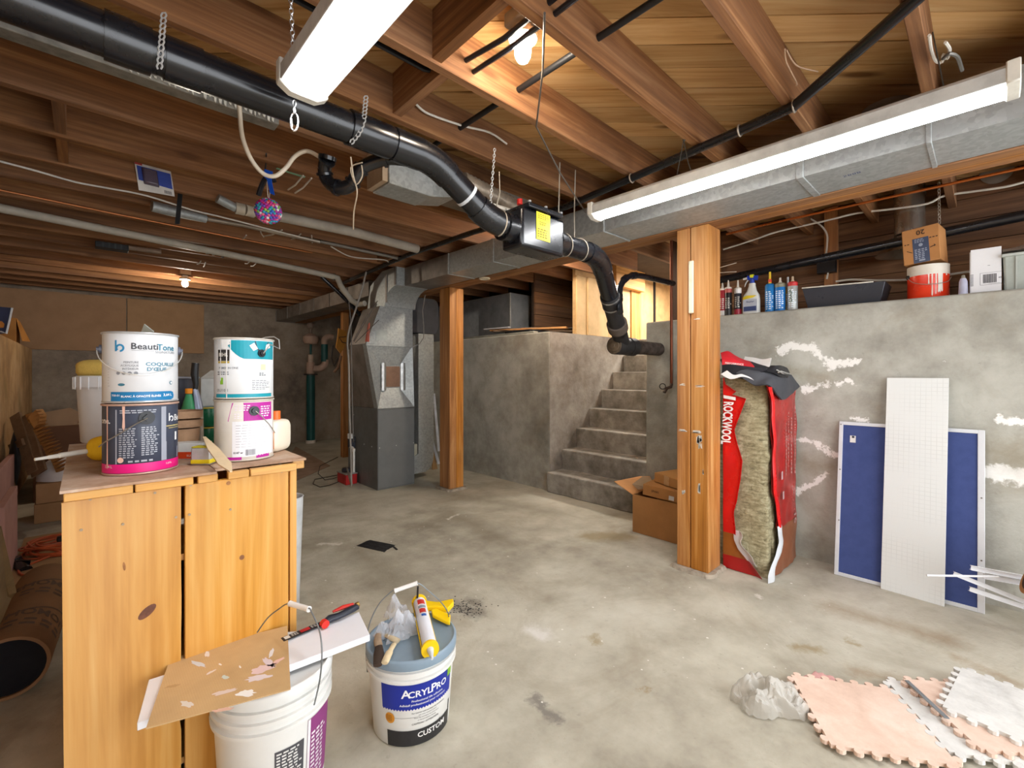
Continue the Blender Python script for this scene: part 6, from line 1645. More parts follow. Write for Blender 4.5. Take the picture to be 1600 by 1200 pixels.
t_ = spraycan(1203, 425, 444, 'blue foam can with a yellow and red nozzle on the shelf', .033, flat('#2b7fc2', .3, .1), None, '#e7c22e')
c = lbase(1203); mb = MB(); z = zx(1203, 440) - LZ; mb.lathe([(.012, z - .006), (.011, z + .016)], c, 14); build('red_collar', mb, flat('#d0402a', .4), t_)
spraycan(1219, 434, 443, 'blue foam can with a silver top, beside the yellow nozzled one', .035, flat('#2a7cc8', .3, .1), '#7d7a64', '#cfc7b8')
spraycan(1231, 433, 450, 'blue and yellow can mostly hidden between the blue can and the red collared tube', .03, flat('#c7a13a', .35, .1), None, '#b9bcbc', X=3.80)
c = lbase(1238.5); t_ = spraycan(1238.5, 432, 441, 'silver sealant can with a red collar and green letters on the shelf', .032, flat('#b9bcb9', .35, .3), '#c23030', '#bba58a', name='sealant_can')
fn = cylmap(c, .032, LZ, fcam(c), .0012); fnr = lambda s, t: fn(-.02 + -t * 0 + s * 0 + 0 if False else -.018 - (-t) * 0, 0)
mb = MB(); vs, fs = text_faces('DAP', .05, bold=.02)
mb.add([fn(-.012 - b * 1.0 * 0.6, .105 + a * -1.0 * -0.9) for a, b in vs], fs); build('brand_lettering', mb, flat('#2f5a50', .4), t_, smooth=False)
# black roller tray
a, b = lbase(1255), lbase(1391)
t_ = thing('roller_tray', 'black plastic paint tray with a white crusted rim on the concrete shelf', 'paint tray', (XS + .12, (a.y + b.y) / 2, LZ))
zt0, zt1 = zx(1255, 452), zx(1391, 441); x0, x1 = XS - .03, XS + .24
ha = zt0 - LZ; hb = zx(1375, 441) - LZ
mb = MB(); yA, yB = a.y, b.y + .02; e = .03
lo = [(x0 + e, yA - e, LZ), (x0 + e, yB + e, LZ), (x1 - e, yB + e, LZ), (x1 - e, yA - e, LZ)]
hi = [(x0, yA, LZ + ha), (x0, yB, LZ + hb), (x1, yB, LZ + hb), (x1, yA, LZ + ha)]
mb.hull(lo, hi); build('body', mb, flat('#30343c', .3, 0, .15), t_, bev=.004)
mb = MB(); mb.bar((x0 - .004, yA, LZ + ha + .003), (x0 - .004, yB + .06, LZ + hb + .003), .012, .008); build('crusted_rim', mb, flat('#cfcabc', .6, 0, .2, 20), t_, bev=.002)
# orange-red paint pail
r = .098; c = lbase(1450, XS + .09); t_ = thing('orange_pail', 'orange-red pail with white paint runs down its side on the concrete shelf', 'bucket', c)
zz = lambda v: zx(1450, v, XS) - LZ; h_ = zx(1440, 414, XS) - LZ; hr = zx(1430, 431, XS) - LZ
mb = MB(); mb.lathe([(r * .97, 0), (r, .006), (r, hr)], c, 48); build('body', mb, flat('#e0391a', .22, 0, .05), t_)
mb = MB(); mb.lathe([(r * 1.003, hr), (r * 1.01, hr + .003), (r * 1.01, h_), (r * .95, h_), (r * .93, hr)], c, 48, cap0=False, cap1=False); build('white_collar', mb, flat('#d9d2c4', .45, 0, .06), t_)
mb = MB(); mb.lathe([(r * .95, h_ - .02), (.001, h_ - .02)], c, 48, cap0=False, cap1=False); build('paint_skin', mb, flat('#cfc6b4', .5), t_)
f_ = fcam(c); fn = cylmap(c, r, LZ, f_, .0015); mb = MB(); rr = random.Random(6)
for k in range(12):
    x = rr.uniform(-.005, .085); y0 = hr * rr.uniform(.1, .7); wd = rr.uniform(.0015, .004)
    poly_on(mb, [(x - wd, hr + .002), (x + wd, hr + .002), (x + wd * .6, (hr + y0) / 2), (x + wd, y0 + .008), (x, y0), (x - wd, y0 + .008), (x - wd * .6, (hr + y0) / 2)], fn)
build('paint_runs', mb, flat('#e6ded2', .4), t_, smooth=False)
mb = MB(); poly_on(mb, [(-.005, hr), (.1, hr), (.1, hr * .93), (.05, hr * .95), (.02, hr * .9)], fn); build('paint_edge', mb, flat('#e0d8cc', .4), t_, smooth=False)
d = Vector((math.cos(f_ - 1.15), math.sin(f_ - 1.15), 0)); p = Vector(c) + d * r + Vector((0, 0, hr))
mb = MB(); mb.cyl(p, p + d * .008, .013, n=16); build('ear', mb, flat('#1a1a1c', .4), t_)
pts = [p + d * .008] + [cylmap(c, r, LZ, f_, .012)(s_, z_) for s_, z_ in ((-.07, hr * .75), (-.02, hr * .6), (.04, hr * .58), (.09, hr * .66), (.12, hr * .85))]
mb = MB(); mb.tube(smooth_path(pts, 4), .0018, 6); build('bail_handle', mb, flat('#a89a8c', .4, .5), t_)
# cardboard box sitting on that pail
M_ = Matrix.Translation((c.x + .0, c.y, LZ + h_ + .012)) @ Matrix.Rotation(R(-8), 4, 'Z') @ Matrix.Rotation(R(-4), 4, 'X') @ Matrix.Rotation(R(3), 4, 'Y')
wB, hB = .085, zx(1440, 356, XS) - LZ - h_ - .006
t_ = thing('cardboard_box', 'small cardboard box numbered 20 perched upside down on the orange-red pail', 'box', (c.x, c.y, LZ + h_ + .004))
mb = MB(M_); mb.box(-.09, .08, -.078, .095, 0, hB); build('carton', mb, cardboard('#b98350'), t_, bev=.003, seg=1)
fb_ = planemap(M_ @ Vector((-.0905, 0, 0)), M_.to_3x3() @ Vector((0, -1, 0)), M_.to_3x3() @ Vector((0, 0, 1)), -.0)
off = M_.to_3x3() @ Vector((-1, 0, 0))
def bf(s, t, o=.001): return M_ @ Vector((-.0905 - o, -s, t))
mb = MB(); rect_on(mb, -.046, .03, .0, hB * .70, bf, 2); build('blue_tape', mb, flat('#3f4a63', .35, 0, .05), t_, smooth=False)
bf2 = lambda s, t: bf(s, t, .002)
mb = MB(); disc_on(mb, -.008, hB * .5, .010, bf2, 16); scribble_lines(mb, -.038, .022, hB * .1, hB * .4, 6, bf2, 3); scribble_lines(mb, -.036, .02, hB * .57, hB * .68, 3, bf2, 5); rect_on(mb, -.02, .008, .01, .02, bf2, 1); build('tape_print', mb, flat('#9aa3b4', .4), t_, smooth=False)
mb = MB(); vs, fs = text_faces('20', .042, bold=.015); mb.add([bf2(-a - .005, hB * .86 - b) for a, b in vs], fs)
for pts_ in ([(.034, hB * .36), (.058, hB * .40), (.058, hB * .42), (.034, hB * .38)], [(.052, hB * .36), (.060, hB * .41), (.050, hB * .46), (.055, hB * .41)], [(-.075, hB * .38), (-.05, hB * .31), (-.05, hB * .33), (-.075, hB * .4)]): poly_on(mb, pts_, bf2)
scribble_lines(mb, .034, .08, hB * .62, hB * .67, 1, bf2, 4); scribble_lines(mb, -.085, -.05, hB * .55, hB * .6, 1, bf2, 7); build('black_print', mb, flat('#3a2a1e', .5), t_, smooth=False)
# little bottle
c = lbase(1505); zz = lambda v: zx(1505, v) - LZ
t_ = thing('small_bottle', 'small lilac-grey bottle between the orange-red pail and the white box', 'bottle', c)
mb = MB(); mb.lathe([(.020, 0), (.021, .004), (.018, zz(440)), (.012, zz(435))], c, 20); build('body', mb, flat('#b4b4c8', .35), t_)
mb = MB(); mb.lathe([(.009, zz(435.5)), (.008, zz(431)), (.006, zz(430))], c, 12); build('cap', mb, flat('#8d8878', .4), t_)
# white carton with barcode
a, b = lbase(1515), lbase(1564); zT = zx(1540, 388) - LZ
t_ = thing('white_box', 'white box with a barcode label standing on the concrete shelf', 'box', (XS + .08, (a.y + b.y) / 2, LZ))
mb = MB(); mb.box(XS, XS + .19, b.y, a.y, LZ, LZ + zT - .01); build('carton', mb, flat('#d9d9d8', .5, 0, .02), t_, bev=.003, seg=1)
mb = MB(); mb.box(XS - .004, XS - .0005, b.y - .002, a.y - .004, LZ + .012, LZ + zT); build('front_flap', mb, flat('#e1e1e2', .5, 0, .02), t_, bev=.001, seg=1)
wd = a.y - b.y; f2 = lambda s, t: Vector((XS - .005, (a.y + b.y) / 2 - s, LZ + t))
mb = MB(); k = wd
for (xa_, xb_, ya_, yb_) in ((.02 * k / .18, .06, .055, .056), (-.02, .075, .05, .0512), (-.02, .075, .118, .1192), (-.02, -.0188, .05, .119), (.0738, .075, .05, .119)): rect_on(mb, xa_, xb_, ya_, yb_, f2, 1)
x = -.008; rr = random.Random(3)
while x < .042: w_ = rr.choice((.001, .002, .003)); rect_on(mb, x, x + w_, .06, .11, f2, 1); x += w_ + .0014
text_on(mb, '43', .012, f2, .058, .085, bold=.02); x = .05
for k in range(10): rect_on(mb, -.058, -.046, .05 + .007 * k, .053 + .007 * k, f2, 1)
rect_on(mb, .01, .02, .158, .16, f2, 1)
build('barcode', mb, flat('#4a4a50', .5), t_, smooth=False)
# grey bin at the end
c = lbase(1600, XS + .06); zz = lambda v: zx(1600, v, XS) - LZ
t_ = thing('grey_bin', 'grey ribbed plastic bin with a film cover next to the white box', 'bin', c)
yq = lbase(1567).y
mb = MB(); mb.hull([(XS, yq - .005, LZ), (XS, yq - .33, LZ), (XS + .3, yq - .33, LZ), (XS + .3, yq - .005, LZ)], [(XS - .02, yq + .0, LZ + zz(396)), (XS - .02, yq - .35, LZ + zz(396)), (XS + .32, yq - .35, LZ + zz(396)), (XS + .32, yq + .0, LZ + zz(396))]); build('body', mb, flat('#a4aaa2', .4), t_, bev=.01)
for k in range(4): mb = MB(); y = yq - .05 - k * .08; mb.bar((XS - .003, y, LZ + .01), (XS - .021, y, LZ + zz(400)), .01, .006, (0, 1, 0)); build('rib', mb, flat('#b6bbb4', .4), t_)
mb = MB(); mb.box(XS - .03, XS + .33, yq - .36, yq + .006, LZ + zz(399), LZ + zz(394)); build('rim', mb, flat('#b1b6af', .4), t_, bev=.004)
mb = MB(); mb.grid(lambda s, t: (XS - .02 + .33 * s, yq - .35 * t, LZ + zz(393) + .045 * math.sin(PI * s) * (1 + .5 * mnoise.noise(Vector((s * 4, t * 5, 1)))) + .01), 12, 16); build('film', mb, flat('#a59c92', .3, 0, .1), t_)
# flue with flashing, black pipe, copper lines, cables over the shelf
fl = P(1421, 330, X=4.17)
t_ = thing('flue_pipe', 'shiny steel flue dropping through a cone flashing behind the shelf', 'flue', (4.1, fl.y, 2.1))
SS = flat('#b0a79a', .22, .85, .15, 4)
mb = MB(); mb.cyl((4.17, fl.y, zx(1421, 366, 4.17)), (4.17, fl.y, 2.6), .083, n=32); build('pipe', mb, SS, t_)
mb = MB(); z = zx(1421, 306, 4.17); mb.torus((4.17, fl.y, z), .085, .004, (0, 0, 1), 32, 6); build('seam_ring', mb, SS, t_)
mb = MB(); mb.lathe([(.10, .11), (.11, .09), (.185, 0), (.19, -.004)], (4.17, fl.y, zx(1421, 395, 4.17)), 36, cap0=True, cap1=False); build('flashing', mb, SS, t_)
t_ = thing('black_pipe', 'black plastic pipe running slightly uphill across the dark plank wall', 'pipe', (4.25, .5, 2.1))
mb = MB(); mb.tube([P(1060, 450, X=3.94), P(1128, 437, X=3.94), P(1600, 337, X=3.94), P(1750, 305, X=3.94)], .031, 16); build('pipe', mb, ABS, t_)
for u, v in ((1288, 402),): mb = MB(); q = P(u, v, X=4.2); mb.cbox((q.x + .08, q.y, q.z - .05), (.07, .12, .12)); build('bracket', mb, flat('#2a2a2e', .5), t_)
t_ = thing('hanging_chain', 'light chain dangling from the joists behind the numbered cardboard box', 'chain', P(1468, 330, X=3.75))
mb = MB(); chain(mb, P(1467, 285, X=3.76), P(1468, 350, X=3.76), .007, .002, .02); build('links', mb, flat('#b5b0a4', .35, .7), t_)
CO = flat('#c8743c', .28, .85, .1)
mb = MB(); mb.tube([P(1135, 366, X=3.7), P(1200, 350, X=3.7), P(1600, 262, X=3.7), P(1700, 240, X=3.7)], .009, 10); tag(build('copper_line', mb, CO), 'bright copper pipe along the joists just past the duct', 'pipe')
mb = MB(); mb.tube([P(1128, 357, X=3.45), P(1200, 340, X=3.45), P(1600, 246, X=3.45)], .007, 8); tag(build('copper_line', mb, flat('#7c4a38', .4, .6)), 'dull copper pipe against the beam above the bright one', 'pipe')
wire('white_cable', [(1130, 390), (1180, 374), (1215, 362), (1290, 345), (1340, 333), (1400, 326), (1450, 318), (1475, 306), (1530, 298), (1580, 290), (1640, 272)], .007, W, 'white cable strung loosely across the plank wall above the shelf', X=4.05)
wire('white_cable', [(1262, 339), (1282, 352), (1292, 366), (1292, 385), (1291, 400), (1294, 420), (1292, 436)], .007, W, 'white cable hanging down beside the stud on the plank wall', X=4.28)
wire('white_cable', [(1306, 440), (1330, 437), (1370, 438), (1420, 437), (1470, 431), (1510, 425), (1560, 420)], .008, W, 'white cable running low along the plank wall behind the shelf things', X=4.28)
wire('white_string', [(1452, 55), (1455, 78), (1462, 95), (1472, 97), (1474, 85), (1480, 92), (1484, 78), (1477, 66)], .005, W, 'white cord knotted at the short joist above the long light', Z=2.40)
wire('hook_wire', [(1473, 92), (1483, 84), (1495, 88), (1500, 100), (1503, 110)], .006, flat('#77736c', .4, .6), 'bent metal hook wire next to the knotted white cord', cat='wire', Z=2.38)
wire('thin_wire', [(1226, 76), (1228, 95), (1236, 112), (1245, 130), (1243, 134)], .0025, flat('#b09074', .6), 'loose thin wire end hanging from the joist near the black water pipe', cat='wire', Z=2.40)
wire('thin_wire', [(1229, 78), (1238, 95), (1250, 105), (1278, 112)], .0025, flat('#a88a70', .6), 'loose thin wire reaching sideways from the same joist hook', cat='wire', Z=2.40)

# ================================================================ INSULATION BALE
t_ = thing('insulation_bale', 'tall bale of mineral wool in torn red wrapping beside the thick post', 'insulation', (3.3, 1.14, 0))
bx0, bx1, by0, by1, bh = 3.065, 3.57, .935, 1.35, 1.235
byw = 1.194
wool = NT('mineral wool'); cc = wool.coord((1, 1, 1)); f = wool.noise(cc, 30, 6, .75, 1.2); f2n = wool.noise(wool.vm('MULTIPLY', cc, (1, 1, 5)), 14, 4, .7)
wool.fin(wool.ramp(wool.math('ADD', wool.math('MULTIPLY', f, .5), wool.math('MULTIPLY', f2n, .5)), [(.35, rgb('#6f6850')), (.5, rgb('#a39a7a')), (.65, rgb('#c8c0a2'))]), .95, 0, .1); wool.bump(f, .9, .012)
# the batts: five upright slabs side by side
for k in range(5):
    xa_, xb_ = bx0 + (bx1 - bx0) * k / 5 + .003, bx0 + (bx1 - bx0) * (k + 1) / 5 - .003
    def batt(s, t, xa_=xa_, xb_=xb_, k=k):
        a = 2 * PI * s; e = .28
        x = (xa_ + xb_) / 2 + (xb_ - xa_) / 2 * math.copysign(abs(math.cos(a)) ** e, math.cos(a))
        y = (by0 + by1) / 2 + (by1 - by0) / 2 * math.copysign(abs(math.sin(a)) ** e, math.sin(a))
        z = bh * t; top = 1 - max(0, (t - .93) / .07) * .12
        q = Vector((x * 9, y * 9, z * 13 + k)); d = .012 * mnoise.noise(q) + .007 * mnoise.noise(q * 2.7) 
        cx, cy = (xa_ + xb_) / 2, (by0 + by1) / 2
        return Vector((cx + (x - cx) * top + (d if x < cx else -d) * 1.0, cy + (y - cy) * top + (d if y < cy else 0) * 1.0, z + (.012 * mnoise.noise(q) if t > .98 else 0)))
    mb = MB(); mb.grid(batt, 44, 60); 
    for row in (60,):
        W_ = 61; idx = [i * W_ + row for i in range(44)]; mb.f.append(idx); mb.mi.append(0)
    build('wool_batt', mb, wool.m, t_, ang=80)
RED = flat('#cf1414', .25, 0, .08, 5)
# red wrap on the face towards the furnace side (normal -X)
def fx_(y, z, o=.012): return Vector((bx0 - o - .008 * math.sin(z * 9) * math.sin(y * 21) - .012, y, z))
def wrap_x(name, edge, mat, z0, z1, n=40, o=.012, m=12):
    """edge(z) gives the y of the torn margin; the sheet reaches round the back"""
    def fn(s, t):
        z = z0 + (z1 - z0) * t; ye = edge(z); y = byw + (ye - byw) * s
        cr = .006 * mnoise.noise(Vector((y * 14, z * 7, 3))) - .02 * max(0, s - .85) / .15 * (1 if s > .85 else 0)
        return Vector((bx0 - o + cr - .008, y, z))
    mb = MB(); mb.grid(fn, m, n, .0012); return build(name, mb, mat, t_, ang=60)
keys = [(0.0, 1.06), (.04, 1.02), (.14, 1.06), (.26, 1.13), (.35, 1.165), (.48, 1.16), (.62, 1.175), (.73, 1.13), (.85, 1.10), (.92, 1.15), (.97, 1.10), (1.07, 1.06), (1.13, 1.10), (1.15, 1.17), (1.2, 1.2), (1.3, 1.22)]
def lerpk(ks, z):
    for (a, ya_), (b, yb_) in zip(ks, ks[1:]):
        if a <= z <= b: return ya_ + (yb_ - ya_) * (z - a) / (b - a)
    return ks[-1][1] if z > ks[-1][0] else ks[0][1]
# margin in pixels of the photograph turned into real positions on that face
px_edge = [(1192, 905), (1184, 893), (1168, 872), (1157, 858), (1150, 842), (1150, 830), (1147, 800), (1152, 783), (1158, 748), (1161, 720), (1152, 690), (1148, 672), (1160, 640), (1167, 622), (1152, 612), (1143, 618), (1133, 600), (1128, 590), (1126, 575)]
ks = []
for u, v in px_edge:
    q = P(u, v, X=bx0 - .03); ks.append((q.z, q.y))
ks.sort()
wrap_x('red_wrap', lambda z: min(lerpk(ks, z), byw - .01), RED, .235, 1.245, 46)
wrap_x('brown_wrap', lambda z: min(lerpk(ks, z) + .012, byw - .01), flat('#9a5a22', .3, 0, .1), .09, .235, 10)
wrap_x('dark_red_wrap', lambda z: min(lerpk(ks, z) + .0, byw - .01), flat('#a01818', .3, 0, .08), .004, .09, 8)
wrap_x('white_fold', lambda z: lerpk(ks, z) - .03 - .01 * math.sin(z * 60), flat('#dcdcdc', .35, 0, .04), .07, .26, 18, o=.004)
# lettering reading downwards
fnw = lambda s, t: Vector((bx0 - .040, 1.0 + 0 * s, 0))
qa, qb = P(1138, 628, X=bx0 - .034), P(1133, 694, X=bx0 - .034)
vs, fs = text_faces('ROCKWOOL', .072, bold=.03)
xs_ = [a for a, b in vs]; L0_, L1_ = min(xs_), max(xs_)
mb = MB(); pts = []
for a, b in vs:
    k = (a - L0_) / (L1_ - L0_); z = qa.z + (qb.z - qa.z) * k; y = qa.y + (qb.y - qa.y) * k - b * 1.15
    pts.append(Vector((bx0 - .036, y, z)))
mb.add(pts, fs); q = P(1138, 619, X=bx0 - .036)
mb.add([(bx0 - .036, q.y + .03, q.z + .006), (bx0 - .036, q.y - .045, q.z - .006), (bx0 - .036, q.y - .045, q.z - .026), (bx0 - .036, q.y + .03, q.z - .014)], [(0, 1, 2, 3)])
build('white_lettering', mb, flat('#ecebea', .4), t_, smooth=False)
# wrapping on the face that looks at the camera (normal -Y)
px2 = [(1204, 893), (1208, 880), (1213, 868), (1217, 845), (1214, 835), (1213, 815), (1211, 790), (1206, 770), (1205, 740), (1206, 715), (1206, 690), (1203, 650), (1203, 625), (1198, 606), (1197, 595), (1200, 585)]
ks2 = sorted([(P(u, v, Y=by0 - .02).z, P(u, v, Y=by0 - .02).x) for u, v in px2])
def wrap_y(name, e0, e1, mat, z0, z1, o=.015, n=40, m=14, seed=1):
    def fn(s, t):
        z = z0 + (z1 - z0) * t; a, b = e0(z), e1(z); x = a + (b - a) * s
        return Vector((x, by0 - o - .006 + .010 * mnoise.noise(Vector((x * 12, z * 6, seed))) - .012 * math.sin(PI * s), z))
    mb = MB(); mb.grid(fn, m, n, .0012); return build(name, mb, mat, t_, ang=60)
REDD = flat('#a3201e', .28, 0, .18, 6)
wrap_y('side_wrap', lambda z: lerpk(ks2, z), lambda z: bx1 + .02, REDD, .29, 1.2)
wrap_y('bright_edge', lambda z: lerpk(ks2, z) - .002, lambda z: lerpk(ks2, z) + .045, RED, .3, 1.19, o=.024, m=4, seed=4)
wrap_y('kraft_wrap', lambda z: lerpk(ks2, z) + .06, lambda z: bx1 + .02, flat('#8a5438', .4, 0, .1), .004, .292, n=14)
wrap_y('white_fold', lambda z: lerpk(ks2, z) - .012 - .05 * (1 - z / .3) * 1.0, lambda z: lerpk(ks2, z) + .075, flat('#d6dade', .35, 0, .05), .004, .31, o=.02, n=14, seed=9)
ff = lambda s, t: Vector((s, by0 - .040, t))
fr_ = lambda s, t, x0=3.48, z0=1.0: Vector((x0 + t, by0 - .041, z0 - s))
mb = MB(); rr = random.Random(14)
for x0, z0, z1, h_ in ((3.29, .95, .62, .014), (3.34, 1.02, .66, .016), (3.40, .98, .62, .022), (3.48, 1.05, .60, .026)):
    z = z0
    while z > z1:
        l = rr.uniform(.006, .02); mb.add([(x0, by0 - .040, z), (x0 + h_ * rr.uniform(.6, 1), by0 - .040, z), (x0 + h_, by0 - .040, z - l), (x0 + h_ * rr.uniform(0, .3), by0 - .040, z - l)], [(0, 1, 2, 3)]); z -= l + rr.uniform(.006, .014)
vs, fs = text_faces('16', .085, bold=.02); mb.add([(3.50 + b, by0 - .040, .30 - a) for a, b in vs], fs)
build('faded_print', mb, flat('#b98a84', .45), t_, smooth=False)
for (u, v, wz, wxx) in ((1222, 743, .05, .03), (1224, 774, .05, .028)):
    q = P(u, v, Y=by0 - .042); mb = MB(); mb.add([(q.x - wxx / 2, by0 - .043, q.z - wz / 2), (q.x + wxx / 2, by0 - .043, q.z - wz / 2), (q.x + wxx / 2, by0 - .043, q.z + wz / 2), (q.x - wxx / 2, by0 - .043, q.z + wz / 2)], [(0, 1, 2, 3)]); build('grey_mark', mb, flat('#b8a0a0', .45), t_, smooth=False)
# jacket and knee pad heaped on the bale
jz = bh + .012
def cloth(name, label, pxs, mat, o_lo, thick=.012, n=18, seed=1, par=None, amp=.012):
    """a draped sheet through four edge curves given as pixel+height rows"""
    rows = [[Vector(p) for p in r_] for r_ in pxs]
    def cr(p, t):
        m_ = len(p) - 1; x = t * m_; i = min(int(x), m_ - 1); f = x - i
        a, b, c_, d_ = p[max(i - 1, 0)], p[i], p[i + 1], p[min(i + 2, m_)]
        return .5 * ((2 * b) + (c_ - a) * f + (2 * a - 5 * b + 4 * c_ - d_) * f * f + (3 * b - a - 3 * c_ + d_) * f ** 3)
    def fn(s, t):
        q = cr([cr(r_, s) for r_ in rows], t)
        return q + Vector((0, 0, amp * mnoise.noise(q * 11 + Vector((seed, 0, 0)))))
    mb = MB(); mb.grid(fn, n, n, thick); return build(name, mb, mat, par, ang=70)
jk = thing('work_jacket', 'black and red jacket folded over the top of the insulation bale', 'jacket', (3.25, 1.15, jz))
BLK = flat('#22232a', .8, 0, .15, 10)
cloth('black_body', '', [[P(1128, 585, X=3.03), P(1150, 588, X=3.0), P(1180, 592, X=3.02), P(1205, 598, X=3.05)], [P(1128, 576, X=3.05), P(1150, 577, X=3.04), P(1180, 578, X=3.08), P(1210, 582, X=3.12)], [P(1128, 566, X=3.08), P(1150, 566, X=3.12), P(1180, 570, X=3.18), P(1210, 575, X=3.22)], [P(1126, 560, X=3.2), P(1150, 562, X=3.25), P(1180, 566, X=3.3), P(1205, 571, X=3.35)]], BLK, 0, par=jk)
cloth('red_panel', '', [[P(1128, 570, X=3.03), P(1140, 571, X=3.03), P(1160, 573, X=3.06), P(1182, 577, X=3.1)], [P(1128, 560, X=3.05), P(1140, 562, X=3.06), P(1158, 566, X=3.1), P(1180, 572, X=3.15)], [P(1126, 551, X=3.12), P(1138, 549, X=3.15), P(1150, 555, X=3.2), P(1172, 566, X=3.24)]], flat('#c8202c', .6, 0, .08), 0, par=jk, thick=.008)
cloth('black_sleeve', '', [[P(1128, 582, X=3.025), P(1150, 585, X=3.02), P(1178, 584, X=3.02), P(1198, 578, X=3.03)], [P(1128, 570, X=3.025), P(1150, 570, X=3.02), P(1178, 573, X=3.03), P(1196, 574, X=3.05)]], BLK, 0, par=jk, thick=.01)
mb = MB(); a, b = P(1130, 567, X=3.005), P(1166, 570, X=3.0); d = (b - a).normalized(); fn = lambda s, t: a + d * s + Vector((0, 0, t)) + Vector((-.004, 0, 0))
text_on(mb, 'PERFORMANCE', .0165, lambda s, t: a + d * (s + (b - a).length / 2) + Vector((-.006, 0, t)), 0, 0, bold=.02, sx=1.0); build('white_lettering', mb, flat('#d8d8da', .5), jk, smooth=False)
cloth('grey_flap', '', [[P(1150, 583, X=2.99), P(1175, 600, X=2.98), P(1200, 600, X=2.97), P(1222, 626, Y=.88)], [P(1160, 578, X=3.0), P(1190, 585, X=3.02), P(1220, 590, Y=.885), P(1236, 617, Y=.885)], [P(1180, 574, X=3.06), P(1210, 578, X=3.1), P(1236, 586, Y=.9), P(1250, 604, Y=.9)]], flat('#3f4045', .75, 0, .1), 0, par=jk, thick=.01, n=22)
cloth('buckle_strap', '', [[P(1196, 580, X=3.03), P(1212, 584, X=3.08), P(1222, 590, Y=.88), P(1232, 588, Y=.88)], [P(1204, 572, X=3.1), P(1216, 572, X=3.12), P(1228, 573, Y=.9), P(1234, 583, Y=.9)]], flat('#1c1c20', .5), 0, par=jk, thick=.012)
mb = MB(); mb.tube([P(1214, 578, Y=.87), P(1224, 584, Y=.87), P(1236, 585, Y=.87), P(1220, 580, Y=.87), P(1216, 582, Y=.87)], .004, 6); build('buckle', mb, flat('#b9b9b6', .3, .5), jk)
cloth('white_lining', '', [[P(1162, 562, X=3.3), P(1180, 568, X=3.25), P(1202, 575, X=3.2)], [P(1164, 557, X=3.34), P(1184, 560, X=3.32), P(1205, 559, X=3.3)]], flat('#d7d6d4', .6, 0, .05), 0, par=jk, thick=.006)
cloth('white_paper', '', [[P(1126, 585, X=2.985), P(1140, 592, X=2.98), P(1160, 589, X=2.985), P(1178, 594, X=2.985)], [P(1136, 580, X=2.99), P(1146, 586, X=2.985), P(1160, 585, X=2.99), P(1174, 591, X=2.99)]], flat('#dadada', .5, 0, .05), 0, par=jk, thick=.003)

# ================================================================ BOXES BY THE STEPS
t_ = thing('open_carton', 'large open cardboard carton on the floor behind the thick post, by the steps', 'box', (3.4, 1.75, 0))
cx0, cx1, cy0, cy1, chh = 3.205, 3.59, 1.45, 1.965, .30
CB = cardboard('#a87848'); th = .005
for nm, a_ in (('wall_panel', (cx0, cx0 + th, cy0, cy1)), ('wall_panel', (cx1 - th, cx1, cy0, cy1)), ('wall_panel', (cx0 + th, cx1 - th, cy0, cy0 + th)), ('wall_panel', (cx0 + th, cx1 - th, cy1 - th, cy1))):
    mb = MB(); mb.box(a_[0], a_[1], a_[2], a_[3], .001, chh); build('carton_side', mb, CB, t_, smooth=False)
mb = MB(); mb.box(cx0 + th, cx1 - th, cy0 + th, cy1 - th, .001, .006); build('carton_base', mb, CB, t_)
q0, q1 = P(960, 752, Y=2.1), P(1000, 742, Y=2.15)
mb = MB(); mb.prism([(cx0, cy1, chh), P(960, 752, Y=2.12), P(1000, 744, Y=2.10), P(1016, 744, Y=2.05), (cx1 - .05, cy1, chh)], (0, .002, -.004)); build('open_flap', mb, cardboard('#c8905a'), t_, smooth=False)
mb = MB(); mb.prism([(cx0 + .06, cy1 - .01, chh + .03), P(988, 757, Y=2.0), P(1004, 745, Y=2.0), P(1016, 746, Y=1.95), (cx0 + .1, cy1 - .12, chh + .05)], (0, 0, .004)); build('torn_flap', mb, cardboard('#9c8468'), t_, smooth=False)
M_ = Matrix.Translation((3.36, 1.76, chh + .062)) @ Matrix.Rotation(R(4), 4, 'X') @ Matrix.Rotation(R(6), 4, 'Z')
b_ = thing('flat_box', 'flat cardboard box with small print lying in the open carton', 'box', (3.36, 1.76, chh - .0))
mb = MB(M_); mb.box(-.14, .16, -.22, .13, -.055, .03); build('carton', mb, cardboard('#b07c48'), b_, bev=.002, seg=1)
mb = MB(); fn = lambda s, t: M_ @ Vector((-.1415, .03 - s, t)); text_on(mb, 'SPARI', .024, fn, 0, -.01, bold=.01); build('lettering', mb, flat('#4a3018', .6), b_, smooth=False)
mb = MB(); rect_on(mb, .11, .15, -.045, -.012, fn, 1); build('white_sticker', mb, flat('#d8d6d0', .5), b_, smooth=False)
M_ = Matrix.Translation((3.42, 1.70, chh + .135)) @ Matrix.Rotation(R(-14), 4, 'Z') @ Matrix.Rotation(R(3), 4, 'X')
mb = MB(M_); mb.box(-.12, .14, -.18, .12, -.038, .035)
b_ = thing('flat_box', 'topmost cardboard box with a tape strip on the pile in the carton', 'box', (3.42, 1.70, chh + .1)); build('carton', mb, cardboard('#b5854f'), b_, bev=.002, seg=1)
mb = MB(M_); mb.box(-.122, -.1205, -.03, .02, -.038, .035); build('tape', mb, flat('#b89468', .3), b_)

